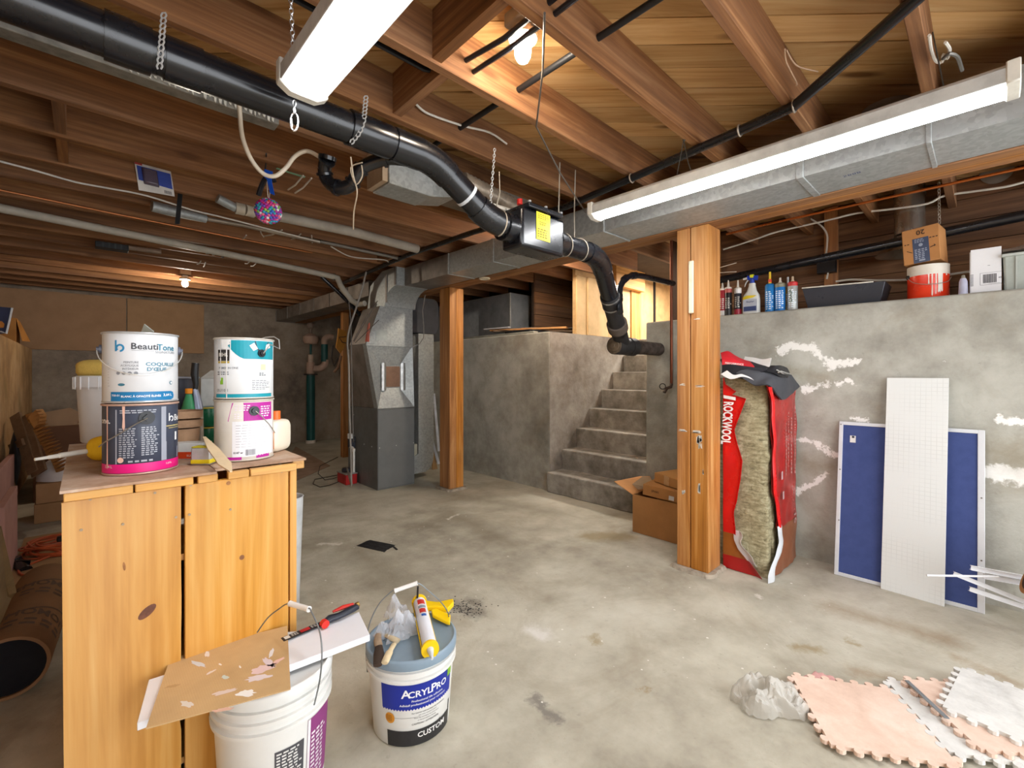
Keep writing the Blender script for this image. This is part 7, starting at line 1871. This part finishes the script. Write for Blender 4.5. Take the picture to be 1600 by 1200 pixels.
# ================================================================ BOARDS LEANING ON THE WALL
def quadslab(pts, th, mat, name, par=None, bev=0, label=None):
    a, b, c, d = [Vector(p) for p in pts]; n_ = (b - a).cross(d - a).normalized()
    if n_.x > 0: n_ = -n_
    mb = MB(); mb.prism([a, b, c, d], -n_ * th if False else n_ * -th); return build(name, mb, mat, par, bev=bev, seg=1, label=label, smooth=False)
xb0, xb1, zbt = 3.45, 3.60, .957
yb0, yb1 = .668, .008
t_ = thing('pin_board', 'blue pin board with a white metal frame leaning on the concrete wall', 'board', (3.5, .34, 0))
Bp = lambda s, t, o=0.0: Vector((xb0 + (xb1 - xb0) * t, yb0 + (yb1 - yb0) * s, .001 + zbt * t)) + Vector((-.988, 0, .155)) * o
mb = MB(); mb.prism([Bp(.03, .02), Bp(.97, .02), Bp(.97, .98), Bp(.03, .98)], (.008, 0, 0)); build('panel', mb, flat('#39487c', .8, 0, .04, 20), t_, smooth=False)
WF = flat('#d3d6da', .4, .2, .04)
fw, fh = .033, .022
for (s0, s1, t0, t1) in ((0, fw, 0, 1), (1 - fw * 1.3, 1, 0, 1), (fw, 1 - fw * 1.3, 0, fh), (fw, 1 - fw * 1.3, 1 - fh, 1)):
    mb = MB(); mb.hull([Bp(s0, t0, -.008), Bp(s1, t0, -.008), Bp(s1, t1, -.008), Bp(s0, t1, -.008)], [Bp(s0, t0, .006), Bp(s1, t0, .006), Bp(s1, t1, .006), Bp(s0, t1, .006)]); build('frame_rail', mb, WF, t_, bev=.002, smooth=False)
mb = MB(); mb.prism([Bp(.09, .865, .002), Bp(.135, .865, .002), Bp(.135, .91, .002), Bp(.09, .91, .002)], (-.001, 0, 0)); build('white_sticker', mb, flat('#d9d8d4', .5), t_, smooth=False)
mb = MB(); mb.prism([Bp(.105, .895, .004), Bp(.125, .895, .004), Bp(.125, .908, .004), Bp(.105, .908, .004)], (-.001, 0, 0)); build('sticker_hole', mb, flat('#2b2c38', .5), t_, smooth=False)
for (s_, t2) in ((.015, .98), (.025, .35), (.02, .68), (.98, .62), (.98, .28)):
    c = Bp(s_, t2, .007); mb = MB(); mb.cyl(c, c + Vector((-.002, 0, 0)), .004, n=8); build('screw', mb, flat('#6a6660', .5), t_)
n = NT('embossed white sheet'); tc = n.coord((1, 1, 1), False)
sx_ = n.node('ShaderNodeSeparateXYZ'); n.l.new(tc, sx_.inputs[0])
def gridline(sock): return n.math('LESS_THAN', n.math('FRACT', n.math('MULTIPLY', sock, 42.0)), 0.12)
gl_ = n.math('MAXIMUM', gridline(sx_.outputs[1]), gridline(sx_.outputs[2]))
msk = n.mr(n.noise(tc, 4, 2), .4, .6, 0, 1); 
vo = n.node('ShaderNodeTexVoronoi'); n.l.new(n.vm('MULTIPLY', tc, (1, 4, 3.2)), vo.inputs['Vector']); vo.inputs['Scale'].default_value = 1.0
ov = n.mr(vo.outputs['Distance'], .10, .16, .35, 0)
col = n.mix(n.math('MULTIPLY', n.math('MULTIPLY', gl_, msk), .35), rgb('#d9dcda'), rgb('#b3b6b4')); col = n.mix(ov, col, rgb('#a9abab'))
n.fin(col, .5, 0, .3); n.bump(gl_, .15, .001)
mb = MB(); mb.prism([(3.418, .434, .0), (3.400, .160, .0), (3.573, .150, 1.245), (3.588, .425, 1.245)], (.010, 0, .0)); tag(build('white_sheet', mb, n.m, bev=.001, seg=1, smooth=False), 'tall narrow white panel with a faint grid leaning in front of the blue board', 'panel')
# trim lengths poking out of a cardboard tube at the frame edge
t_ = thing('cardboard_tube', 'brown cardboard tube lying at the foot of the wall past the blue board', 'tube', P(1640, 960, t=2.1))
c0_, c1_ = P(1619, 945, t=2.05), P(1860, 1010, t=1.8); c0_.z = .36; c1_.z = .15
mb = MB(); d = (c1_ - c0_).normalized()
mb.tube([c0_, c0_ + (c1_ - c0_) * .5, c1_], .105, 32); 
for k in (.02, .05, .09): mb.torus(c0_ + d * k, .106, .002, d, 32, 5)
build('tube_wall', mb, cardboard('#9a6c40'), t_)
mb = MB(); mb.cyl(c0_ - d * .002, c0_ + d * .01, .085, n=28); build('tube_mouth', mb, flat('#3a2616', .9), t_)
TR = flat('#e4e6ea', .35, 0, .03)
tt_ = 2.28
for k, (u0, v0, u1, v1, lab, w_) in enumerate(((1448, 899, 1560, 901, 'thin white rod reaching furthest out of the brown tube', .008), (1490, 896, 1600, 940, 'white channel slanting down out of the brown tube below the thin rod', .018), (1517, 887, 1640, 910, 'topmost white channel sticking out of the brown tube', .02), (1536, 900, 1640, 918, 'white channel second from the top of the brown tube', .022), (1515, 920, 1600, 948, 'lowest white channel sticking out of the brown tube', .02))):
    a, b = P(u0, v0, t=tt_ - .03), P(u1, v1, t=tt_ - .1)
    mb = MB(); d = (b - a).normalized(); s_ = d.cross(Vector((FX, FY, 0))).normalized()
    if k == 0: mb.cyl(a, b, .005, n=8)
    else:
        mb.bar(a, b, w_, .0018, (FX, FY, 0)); mb.bar(a + s_ * w_ / 2 , b + s_ * w_ / 2, .0018, w_ * .8, (FX, FY, 0)); mb.bar(a - s_ * w_ / 2, b - s_ * w_ / 2, .0018, w_ * .8, (FX, FY, 0))
    tag(build('corner_trim', mb, TR), lab, 'trim strip', 'white trim lengths in the tube')

# ================================================================ FLOOR THINGS
t_ = thing('tape_patch', 'patch of black tape strips stuck on the concrete floor', 'tape', fp(590, 852))
for k, pl_ in enumerate(([(557, 853), (566, 849), (606, 858), (601, 863)], [(566, 849), (572, 846), (613, 855), (606, 859)], [(572, 846), (578, 844), (618, 852), (612, 856)], [(611, 853), (614, 852), (622, 859), (619, 860)])):
    mb = MB(); mb.prism([fp(u, v) + Vector((0, 0, .0006 + .0004 * k)) for u, v in pl_], (0, 0, .0008)); build('tape_strip', mb, flat('#1b1b1e', .35, 0, .2, 30), t_, smooth=False)
rr = random.Random(31)
gb = MB()
for k in range(150):
    u, v = 728 + rr.gauss(0, 16), 950 + rr.gauss(0, 7)
    q = fp(u, v); s_ = rr.uniform(.002, .006); gb.add([q + Vector((s_ * math.cos(a), s_ * math.sin(a), .0006)) for a in (0, 1.3, 2.6, 4.2, 5.2)] + [q + Vector((0, 0, s_ * .5))], [(0, 1, 5), (1, 2, 5), (2, 3, 5), (3, 4, 5), (4, 0, 5)])
o = build('grit', gb, flat('#3a3836', .9), None, smooth=False); tag(o, 'dark grit and crumbs scattered on the floor beyond the blue-labelled pail', 'grit'); o['kind'] = 'stuff'
gb = MB()
for k in range(90):
    u, v = rr.uniform(500, 1300), rr.uniform(800, 1100)
    q = fp(u, v); s_ = rr.uniform(.002, .007); gb.add([q + Vector((s_ * math.cos(a), s_ * math.sin(a), .0006)) for a in (0, 1.3, 2.6, 4.2, 5.2)] + [q + Vector((0, 0, s_ * .3))], [(0, 1, 5), (1, 2, 5), (2, 3, 5), (3, 4, 5), (4, 0, 5)])
o = build('plaster_crumbs', gb, flat('#e2dfd6', .9), None, smooth=False); tag(o, 'white plaster crumbs dotted over the concrete floor', 'crumbs'); o['kind'] = 'stuff'

def puzzle_mat(c, ang, side, mat, label, z=.001, th=.013, knobs=7, sy=None):
    sy = sy or side; pts = []
    def edge(p, q, out):
        d = q - p; L = d.length; d = d / L; nrm = Vector((d.y, -d.x)) * out
        for k in range(knobs):
            c_ = p + d * (L * (k + .5) / knobs); w_ = L / knobs * .28; h_ = w_ * .95
            sgn = 1
            pts.append(p + d * (L * k / knobs)) if k == 0 else None
            pts.append(c_ - d * w_ * .62)
            for j in range(7):
                a = PI * 1.12 - (PI * 1.24) * j / 6
                pts.append(c_ + d * (w_ * math.cos(a)) + nrm * (h_ * .75 + w_ * math.sin(a) * .8))
            pts.append(c_ + d * w_ * .62)
    C4 = [Vector((-side / 2, -sy / 2)), Vector((side / 2, -sy / 2)), Vector((side / 2, sy / 2)), Vector((-side / 2, sy / 2))]
    for i in range(4): edge(C4[i], C4[(i + 1) % 4], 1)
    ca_, sa_ = math.cos(ang), math.sin(ang)
    mb = MB(); mb.prism([(c.x + p.x * ca_ - p.y * sa_, c.y + p.x * sa_ + p.y * ca_, z) for p in pts], (0, 0, th))
    o = build('foam_mat', mb, mat, None, smooth=False); tag(o, label, 'floor mat'); return o
foamP = concrete_mat('pink foam', ['#cdb19f', '#d9beac', '#e0c8b7', '#e6d1c2'], 3.0, bump=.15, tint='#d9b8a4')
foamW = concrete_mat('white plank-look foam', ['#b9b8b4', '#cfcfcb', '#dadad6', '#e2e2df'], 3.0, bump=.15, tint='#c4c2bd')
def ang_of(u0, v0, u1, v1):
    a, b = fp(u0, v0), fp(u1, v1); return math.atan2(b.y - a.y, b.x - a.x), (b - a).length
_a, _b = fp(1236, 1072), fp(1264, 1132); _c, _d = fp(1374, 1076), fp(1425, 1132)
_ea, _eb = (_b - _a).normalized(), (_d - _c).normalized(); _e = (_ea + _eb).normalized()
a1 = math.atan2(_e.y, _e.x) + PI / 2; l1 = .36
m0 = (_a + _c) / 2; dirn = Vector((math.cos(a1), math.sin(a1), 0)); nr = Vector((dirn.y, -dirn.x, 0))
if nr.dot(Vector((-FX, -FY, 0))) < 0: nr = -nr
puzzle_mat(m0 + nr * l1 / 2 + dirn * .02, a1, l1, foamP, 'pink-beige puzzle mat next to the crumpled plastic bag', z=.014)
a2, l2 = ang_of(1505, 1066, 1600, 1103); l2 = l1
m4 = fp(1503, 1064); d4 = Vector((math.cos(a2), math.sin(a2), 0)); n4 = Vector((d4.y, -d4.x, 0))
if n4.dot(Vector((-FX, -FY, 0))) < 0: n4 = -n4
puzzle_mat(m4 + d4 * l1 / 2 + n4 * l1 / 2, a2, l1, foamW, 'white plank-patterned puzzle mat nearest the brown tube', z=.043)
rt = Vector((dirn.x, dirn.y, 0))
if rt.dot(Vector((FY, -FX, 0))) < 0: rt = -rt
puzzle_mat(fp(1384, 1072) + nr * l1 * .5 + rt * l1 * .5, a1, l1, foamW, 'white puzzle mat slipped under the plank-patterned one', z=.015)
puzzle_mat(fp(1412, 1074) + nr * l1 * .45 + rt * l1 * .5, a1 + .12, l1 * .95, foamP, 'pink mat peeking out between the two white mats', z=.029)
pk = flat('#dba9a4', .9, 0, .12, 30, bump=.4)
mb = MB(); mb.grid(lambda s, t: fp(1243 + 80 * s, 1076 - (6 + 18 * math.sin(PI * min(1, s * 1.15)) ** .6 * (1 + .35 * mnoise.noise(Vector((s * 9, 1, 1))))) * t) + Vector((0, 0, .002 + .008 * math.sin(PI * t) + .003 * mnoise.noise(Vector((s * 20, t * 6, 1))))), 30, 8); tag(build('pink_mat_scrap', mb, pk), 'ragged pink underlay edge sticking out behind the pink-beige mat', 'underlay')
t_ = thing('metal_strip', 'thin grey metal strip lying across the white puzzle mat', 'strip', fp(1440, 1110))
mb = MB(); mb.bar(fp(1417, 1082) + Vector((0, 0, .047)), fp(1480, 1150) + Vector((0, 0, .062)), .014, .004); build('bar', mb, flat('#8d9296', .35, .6), t_)
mb = MB()
bag_c = fp(1196, 1104)
def bagf(s, t):
    a = 2 * PI * s; x, y = math.cos(a) * t, math.sin(a) * t
    k = 1 + .35 * mnoise.noise(Vector((math.cos(a) * 1.6, math.sin(a) * 1.6, 9)))
    h = (1 - t * t) ** .6 * (.75 + .6 * mnoise.noise(Vector((x * 2.2 + 3, y * 2.2, 2)))) + .25 * abs(mnoise.noise(Vector((x * 5, y * 5, 7))))
    al = math.radians(-8)
    X, Y = x * .125 * k, y * .085 * k
    dx = Vector((.55, -.83, 0)); dy = Vector((.83, .55, 0))
    return bag_c + dx * X + dy * Y + Vector((0, 0, .002 + max(0, h) * .11))
mb.grid(bagf, 60, 24); 
tag(build('plastic_bag', mb, clearplastic('#c4c1b8', .15, .6), smooth=False), 'crumpled grey plastic bag on the floor beside the pink-beige mat', 'plastic bag')

# ================================================================ CLUTTER BEYOND THE BENCH
def leftp(u, v, X): return P(u, v, X=X)
PKF = flat('#b98d84', .8, 0, .05)
for k, (X, yA, yB, z1, lab) in enumerate(((-.455, 4.7, 5.6, .60, 'taller pink foam board standing against the low tan wall'), (-.365, 3.9, 4.60, .50, 'lower pink foam board leaning in front of the taller one'))):
    mb = MB(); mb.box(X, X + .035, yA, yB, .001, z1); tag(build('foam_board', mb, PKF, bev=.003, seg=1), lab, 'foam board')
mb = MB(); mb.prism([P(-6, 820, t=1.75), P(2, 822, t=1.78), P(26, 925, t=1.9), P(18, 935, t=1.9), (P(-10, 1000, t=1.8))], (-.02, -.02, 0)); tag(build('varnished_plank', mb, flat('#8a7350', .3, 0, .2, 5), smooth=False), 'glossy dark plank end leaning beside the lower pink board', 'plank')
# cardboard roll
t_ = thing('cardboard_roll', 'big printed cardboard roll lying on the floor behind the bench', 'roll', (-.2, 3.1, 0))
r_ = .12; e0, e1 = Vector((-.215, 2.62, r_ + .002)), Vector((-.145, 3.5, r_ + .002))
mb = MB(); N = 40; d = (e1 - e0); ax = d.normalized(); sd = ax.cross(Vector((0, 0, 1))).normalized()
ring = lambda c, r: [c + sd * r * math.cos(a) + Vector((0, 0, 1)) * r * math.sin(a) for a in [2 * PI * k / N for k in range(N)]]
A_, B__, C__, D__ = ring(e0, r_), ring(e1, r_), ring(e0, r_ - .012), ring(e1, r_ - .012)
mb.add(A_ + B__ + C__ + D__, [(k, (k + 1) % N, N + (k + 1) % N, N + k) for k in range(N)] + [(2 * N + k, 3 * N + k, 3 * N + (k + 1) % N, 2 * N + (k + 1) % N) for k in range(N)] + [(k, 2 * N + k, 2 * N + (k + 1) % N, (k + 1) % N) for k in range(N)] + [(N + k, N + (k + 1) % N, 3 * N + (k + 1) % N, 3 * N + k) for k in range(N)])
build('roll_wall', mb, cardboard('#8c6a4c'), t_, ang=70)
mb = MB(); mb.cyl(e0 + ax * .01, e0 + ax * .02, r_ - .013, n=32); build('dark_core', mb, flat('#0f1016', .9), t_)
def rollmap(s, t, off=.0012):
    a = R(52) - s / r_; return e0 + ax * t + (sd * math.cos(a) + Vector((0, 0, 1)) * math.sin(a)) * (r_ + off)
mb = MB()
for t0 in (.25, .6):
    vs, fs = text_faces('THOMOLLE', .085, bold=.02)
    mb.add([rollmap(a * .75 - .0, t0 - b) for a, b in vs], fs)
    scribble_lines(mb, -.12, .1, t0 - .14, t0 - .06, 2, lambda s, t: rollmap(s, t), 3)
    for k in range(16):
        a = -.15 + .3 * k / 16; h0 = .05 + .05 * math.sin(a * 12); mb.add([rollmap(a, t0 + h0), rollmap(a + .0195, t0 + .05 + .05 * math.sin((a + .0195) * 12)), rollmap(a + .0195, t0 + .062 + .05 * math.sin((a + .0195) * 12)), rollmap(a, t0 + h0 + .012)], [(0, 1, 2, 3)])
build('faded_print', mb, flat('#5d4634', .7), t_, smooth=False)
# floor cardboard + cord + black fitting
mb = MB(); mb.box(-.33, .5, 3.98, 5.1, .001, .007); tag(build('floor_cardboard', mb, cardboard('#a3835e')), 'flat cardboard sheet on the floor under the orange cord', 'cardboard')
mb = MB(); pts = []; rr = random.Random(5)
cc = fp(72, 848); cc = Vector((-.13, 4.62, 0))
for k in range(150):
    a = k * .42; rx, ry = .14 + .04 * math.sin(k * .31), .16 + .05 * math.cos(k * .23)
    pts.append((cc.x + rx * math.cos(a) + .02 * math.sin(k), cc.y + ry * math.sin(a) + .02 * math.cos(k * 1.7), .014 + .045 * (.5 + .5 * math.sin(k * .19)) * (1 - .3 * math.cos(a))))
pts += [(-.26, 4.35, .012), (-.3, 4.25, .012), (-.25, 4.12, .012), (-.1, 4.12, .012), (.0, 4.02, .012), (.2, 4.05, .012)]
mb.tube(smooth_path([Vector(p) for p in pts], 3), .007, 6); cordo = thing('extension_cord', 'coiled orange extension cord on the cardboard sheet behind the bench', 'cord', (cc.x, cc.y, 0)); build('cable', mb, flat('#b8562e', .5, 0, .08), cordo)
mb = MB(); mb.box(cc.x - .01, cc.x + .05, cc.y - .05, cc.y + .0, .065, .10); build('plug', mb, flat('#1d1a1a', .5), cordo, bev=.008)
t_ = thing('black_fitting', 'black plastic pipe fitting between the cardboard roll and the pink board', 'fitting', (-.30, 3.25, 0))
mb = MB(); mb.tube(smooth_path([P(40, 893, t=2.9), P(34, 885, t=2.95), P(26, 880, t=3.0), P(22, 872, t=3.0)], 4), .035, 16); build('elbow', mb, ABS, t_)
mb = MB(); q = P(36, 900, t=2.9); mb.box(q.x - .06, q.x + .05, q.y - .06, q.y + .06, .001, q.z); build('foot', mb, ABS, t_, bev=.01)
mb = MB(); mb.prism([P(24, 876, t=2.95), P(48, 876, t=2.95), P(46, 890, t=2.95), P(30, 886, t=2.95)], (0, .02, 0)); build('wing', mb, ABS, t_)
# cartons beyond the bench
def crate(x0, x1, y0, y1, z0, z1, m, label, tape=None):
    t = thing('cardboard_carton', label, 'box', ((x0 + x1) / 2, (y0 + y1) / 2, z0)); mb = MB(); mb.box(x0, x1, y0, y1, z0, z1); build('carton', mb, cardboard(m), t, bev=.003, seg=1)
    if tape: mb = MB(); mb.box(x0 + tape[0], x0 + tape[1], y0 - .002, y0 - .0003, z0 + .002, z1 - .002); build('red_panel', mb, flat('#b02a22', .5), t)
    mb = MB(); mb.box(x0 + .001, x1 - .001, (y0 + y1) / 2 - .02, (y0 + y1) / 2 + .02, z1 + .0002, z1 + .001); build('tape', mb, flat('#a58460', .3), t)
    return t
b0 = P(53, 820, Z=0)
crate(b0.x, b0.x + .42, b0.y, b0.y + .4, .001, .165, '#9a7450', 'lower cardboard carton with a red panel behind the bench', (.235, .42))
crate(b0.x + .01, b0.x + .42, b0.y + .005, b0.y + .4, .168, .335, '#a27a55', 'upper cardboard carton carrying the translucent bag', None)
mb = MB(); bc = Vector((b0.x + .19, b0.y + .2, .337))
mb.grid(lambda s, t: bc + Vector((.19 * math.cos(2 * PI * s) * math.cos(PI / 2 * t) ** .7, .19 * math.sin(2 * PI * s) * math.cos(PI / 2 * t) ** .7, .185 * math.sin(PI / 2 * t) + .012 * mnoise.noise(Vector((s * 7, t * 5, 1))))), 32, 12); tag(build('white_sack', mb, flat('#cfc8c4', .35, 0, .05)), 'rounded translucent white sack sitting on the stacked cartons', 'sack')
b1_ = P(70, 775, Z=0.0); crate(-.36, .2, 6.45, 6.95, .001, .74, '#6d4c38', 'tall brown carton standing behind the wood shims')
crate(-.34, .06, 7.05, 7.45, .001, .80, '#9c7a5c', 'open pale carton right at the back near the far wall')
t_ = thing('open_box', 'small open box with a red item on top of the tall brown carton', 'box', (-.1, 6.6, .742))
mb = MB(); mb.prism([(-.28, 6.5, .742), (-.05, 6.5, .742), (-.02, 6.5, .86), (-.10, 6.5, .92), (-.30, 6.5, .88)], (0, .01, 0)); build('side', mb, cardboard('#a98a6c'), t_, smooth=False)
mb = MB(); mb.prism([(-.05, 6.5, .742), (.12, 6.5, .742), (.14, 6.55, .9), (.04, 6.5, .84)], (0, .01, 0)); build('flap', mb, cardboard('#b89a78'), t_, smooth=False)
mb = MB(); mb.sphere((.04, 6.47, .775), .034, 12, 8, (1.2, .6, .8)); build('red_item', mb, flat('#d42a18', .4), t_)
# shim rack: crossed boards with bundles of pointed shims
t_ = thing('shim_bundle', 'stacked bundles of pointed wood shims on crossed boards by the low tan wall', 'wood bundle', (-.3, 5.9, 0))
SH = flat('#b8834a', .7, 0, .12, 10); BR = flat('#7a5c40', .7, 0, .12, 10)
for k, (u0, v0, u1, v1, w_) in enumerate(((24, 648, 52, 738, .10), (35, 652, 62, 740, .14), (16, 700, 36, 690, .06))):
    mb = MB(); mb.bar(P(u0, v0, t=3.98), P(u1, v1, t=3.85), w_, .02, (FX, FY, 0)); build('cross_board', mb, BR, t_, bev=.002, seg=1)
for k, (u, v) in enumerate(((48, 658), (60, 682), (74, 705), (86, 724))):
    for j in range(5):
        a = P(u + j * 2.2 - 8, v - 8 + j * 5, t=3.95 - .02 * k); b = P(u + j * 2.2 + 12, v - 16 + j * 5, t=3.9 - .02 * k)
        mb = MB(); d = (b - a); s_ = d.cross(Vector((FX, FY, 0))).normalized() * .014; dep = Vector((FX, FY, 0)) * .04
        mb.prism([a - s_, a + s_, b], dep); build('shim', mb, SH, t_, smooth=False)
mb = MB(); mb.prism([P(u, v, t=3.92) for u, v in ((44, 652), (56, 640), (62, 650), (60, 662), (52, 668))], Vector((FX, FY, 0)) * .06); build('offcut', mb, SH, t_, smooth=False)
t_ = thing('black_sack', 'black plastic sack hanging down beside the shim bundles', 'sack', P(28, 740, t=3.9))
mb = MB(); q = P(27, 700, t=3.92)
mb.grid(lambda s, t: P(22 + 10 * math.sin(PI * t) * math.cos(2 * PI * s) + 3 * t, 672 + 88 * t, t=3.95 + .08 * math.sin(2 * PI * s) * math.sin(PI * t)), 20, 20); build('sack', mb, flat('#2a2b2e', .35, 0, .2, 10), t_)
# things on top of the low wall
t_ = thing('small_carton', 'small open cardboard carton on top of the low tan wall', 'box', P(28, 530, X=-.62))
q0, q1 = P(14, 528, X=-.56), P(38, 532, X=-.56)
zb2 = 1.602; zt2 = P(26, 504, X=-.56).z
ya_, yb_ = sorted((P(16, 520, X=-.56).y, P(36, 520, X=-.56).y))
yb_ = ya_ + .42
mb = MB(); mb.box(-.78, -.52, ya_, yb_, zb2, zt2); build('carton', mb, cardboard('#a4713c'), t_, bev=.002, seg=1)
mb = MB(); mb.prism([(-.52, ya_ + .02, zt2), (-.52, yb_, zt2 - .01), (-.44, yb_ - .05, zb2 + .03), (-.48, ya_ + .06, zb2 + .02)], (.004, 0, 0)); build('flap', mb, cardboard('#c98a48'), t_, smooth=False)
t_ = thing('blue_packet', 'dark blue packet with a white edge beside the small carton on the low wall', 'packet', P(8, 520, t=3.4))
mb = MB(); z_ = P(8, 480, t=3.2).z; q = P(0, 520, t=3.2)
mb.prism([P(-14, 478, t=3.2), P(19, 481, t=3.2), P(15, 500, t=3.2), P(10, 521, t=3.2), (P(-14, 523, t=3.2))], (-.03, .03, 0)); build('packet', mb, flat('#4a4f6a', .45), t_, smooth=False)
mb = MB(); mb.tube([P(19, 481, t=3.18), P(15, 500, t=3.18), P(10, 521, t=3.18), P(1, 518, t=3.18)], .006, 6); build('white_edge', mb, flat('#d8d8d8', .5), t_)
mb = MB(); mb.prism([P(-10, 501, t=3.15), P(3, 502, t=3.15), P(7, 506, t=3.15), P(6, 512, t=3.15), P(-10, 511, t=3.15)], (-.02, .02, 0)); build('orange_item', mb, flat('#d98a40', .5), t_, smooth=False)
# loose sheet on the floor by the furnace
mb = MB(); mb.prism([fp(u, v) + Vector((0, 0, .001)) for u, v in ((462, 698), (516, 728), (462, 752), (440, 730))], (0, 0, .004)); tag(build('floor_sheet', mb, flat('#a58c78', .8), smooth=False), 'pale brown sheet lying on the floor between bench and furnace', 'sheet')

# ================================================================ HANGING FROM THE JOISTS
# bead ball
bc = P(419, 330, t=2.45); rb_ = 21 / 705 * 2.45 / 1.12
t_ = thing('bead_ball', 'ball of multicoloured beads hanging from the joists by a wire loop', 'ornament', bc)
mb = MB(); mb.sphere(bc, rb_ * .9, 20, 14); build('core', mb, flat('#6a4a6a', .6), t_)
cols = ['#d0307a', '#e8e2e8', '#38a4bc', '#d8452c', '#7a4ab8', '#b9309a', '#8cbf5a', '#e87090', '#3f6fc8']
bead_me = {}
for k in range(230):
    ph = math.acos(1 - 2 * (k + .5) / 230); th_ = PI * (1 + 5 ** .5) * k
    p = bc + Vector((math.cos(th_) * math.sin(ph), math.sin(th_) * math.sin(ph), math.cos(ph))) * rb_ * .93
    ci = rr.randrange(len(cols))
    if ci not in bead_me:
        mb = MB(); mb.sphere(bc, .0085, 8, 6); o0 = build('bead', mb, flat(cols[ci], .15, 0, .03, spec=.8), t_); bead_me[ci] = o0
        o0.location = p - bc
    else:
        o1 = bead_me[ci].copy(); C.objects.link(o1); o1.parent = t_; o1.location = p - bc
mb = MB(); mb.tube([bc + Vector((0, 0, rb_)), P(417, 285, t=2.42), P(422, 275, t=2.42), P(424, 285, t=2.42), bc + Vector((.004, 0, rb_))], .0018, 5); build('wire_loop', mb, flat('#cfc8ba', .4, .4), t_)
t_ = thing('black_bracket', 'black pipe bracket with a blue ribbon just above the bead ball', 'bracket', P(420, 280, t=2.4))
mb = MB(); mb.tube(smooth_path([P(404, 305, t=2.5), P(409, 290, t=2.48), P(416, 277, t=2.45), P(424, 274, t=2.42), P(428, 284, t=2.42)], 4), .014, 8); build('bracket', mb, flat('#24262c', .35), t_)
mb = MB(); mb.prism([P(u, v, t=2.40) for u, v in ((413, 264), (426, 268), (424, 282), (429, 305), (422, 302), (417, 280), (412, 276))], Vector((FX, FY, 0)) * .004); build('blue_ribbon', mb, flat('#1c56c8', .3), t_, smooth=False)
mb = MB(); mb.tube([P(414, 268, t=2.45), P(416, 250, t=2.5), Vector((P(416, 240, Z=2.42)))], .004, 6); build('hanging_wire', mb, flat('#3a3a3e', .4), t_)
mb = MB(); mb.bar(P(432, 263, Z=2.417), P(476, 277, Z=2.417), .02, .002); tag(build('green_tape', mb, flat('#7fae8c', .6)), 'strip of pale green tape stuck under a joist near the bead ball', 'tape')
# blister pack on the joist face
yj = JOISTS[12] - .004
for y in JOISTS:
    q = P(240, 280, Y=y)
    if JB < q.z < JT - .02: yj = y - .004
Q = lambda u, v, o=.0: P(u, v, Y=yj - .01 - o)
tl, tr_, br_, bl = Q(210, 253), Q(267, 268), Q(273, 307), Q(217, 297)
t_ = thing('blister_pack', 'blue and white blister pack hung on a joist face beside the strapped steel duct', 'package', (tl + br_) / 2)
mb = MB(); mb.prism([tl, tr_, br_, bl], (0, .003, 0)); build('card', mb, flat('#d9d4cc', .5), t_, smooth=False)
def bl_(s, t, o=.002): return tl + (tr_ - tl) * s + (bl - tl) * t + Vector((0, -o, 0))
mb = MB(); mb.add([bl_(.04, .1), bl_(.97, .1), bl_(.97, .68), bl_(.04, .62)], [(0, 1, 2, 3)]); build('blue_field', mb, flat('#3a50a8', .45), t_, smooth=False)
mb = MB(); mb.hull([bl_(.15, .75, .003), bl_(.6, .75, .003), bl_(.6, .12, .003), bl_(.15, .12, .003)], [bl_(.2, .7, .03), bl_(.55, .7, .03), bl_(.55, .2, .03), bl_(.2, .2, .03)]); build('blister', mb, flat('#5d5260', .15, 0, .1), t_, bev=.006)
mb = MB(); x = .72
for k in range(7): mb.add([bl_(x + k * .03, .78, .0025), bl_(x + k * .03 + .015, .78, .0025), bl_(x + k * .03 + .015, .9, .0025), bl_(x + k * .03, .9, .0025)], [(0, 1, 2, 3)])
build('barcode', mb, flat('#4a4448', .5), t_, smooth=False)
mb = MB(); mb.add([bl_(0, 0, .003), bl_(.2, 0, .003), bl_(.2, .07, .003), bl_(0, .07, .003)], [(0, 1, 2, 3)]); build('red_corner', mb, flat('#b84040', .5), t_, smooth=False)
# black outlet strip on far joist
q = P(175, 386, Z=2.39)
t_ = thing('black_grille', 'black ribbed plastic box tucked under the far joists', 'box', q)
mb = MB(); mb.cbox(q, (.22, .12, .05)); build('box', mb, flat('#26282a', .5), t_, bev=.004)
for k in range(4): mb = MB(); mb.cbox((q.x - .06 + k * .04, q.y - .062, q.z), (.012, .01, .046)); build('rib', mb, flat('#3a3d3f', .5), t_)
mb = MB(); mb.tube([P(195, 386, Z=2.40), P(252, 394, Z=2.40)], .022, 12); tag(build('insulated_pipe', mb, flat('#9a8470', .6)), 'short pale lagged pipe running from the black ribbed box', 'pipe')
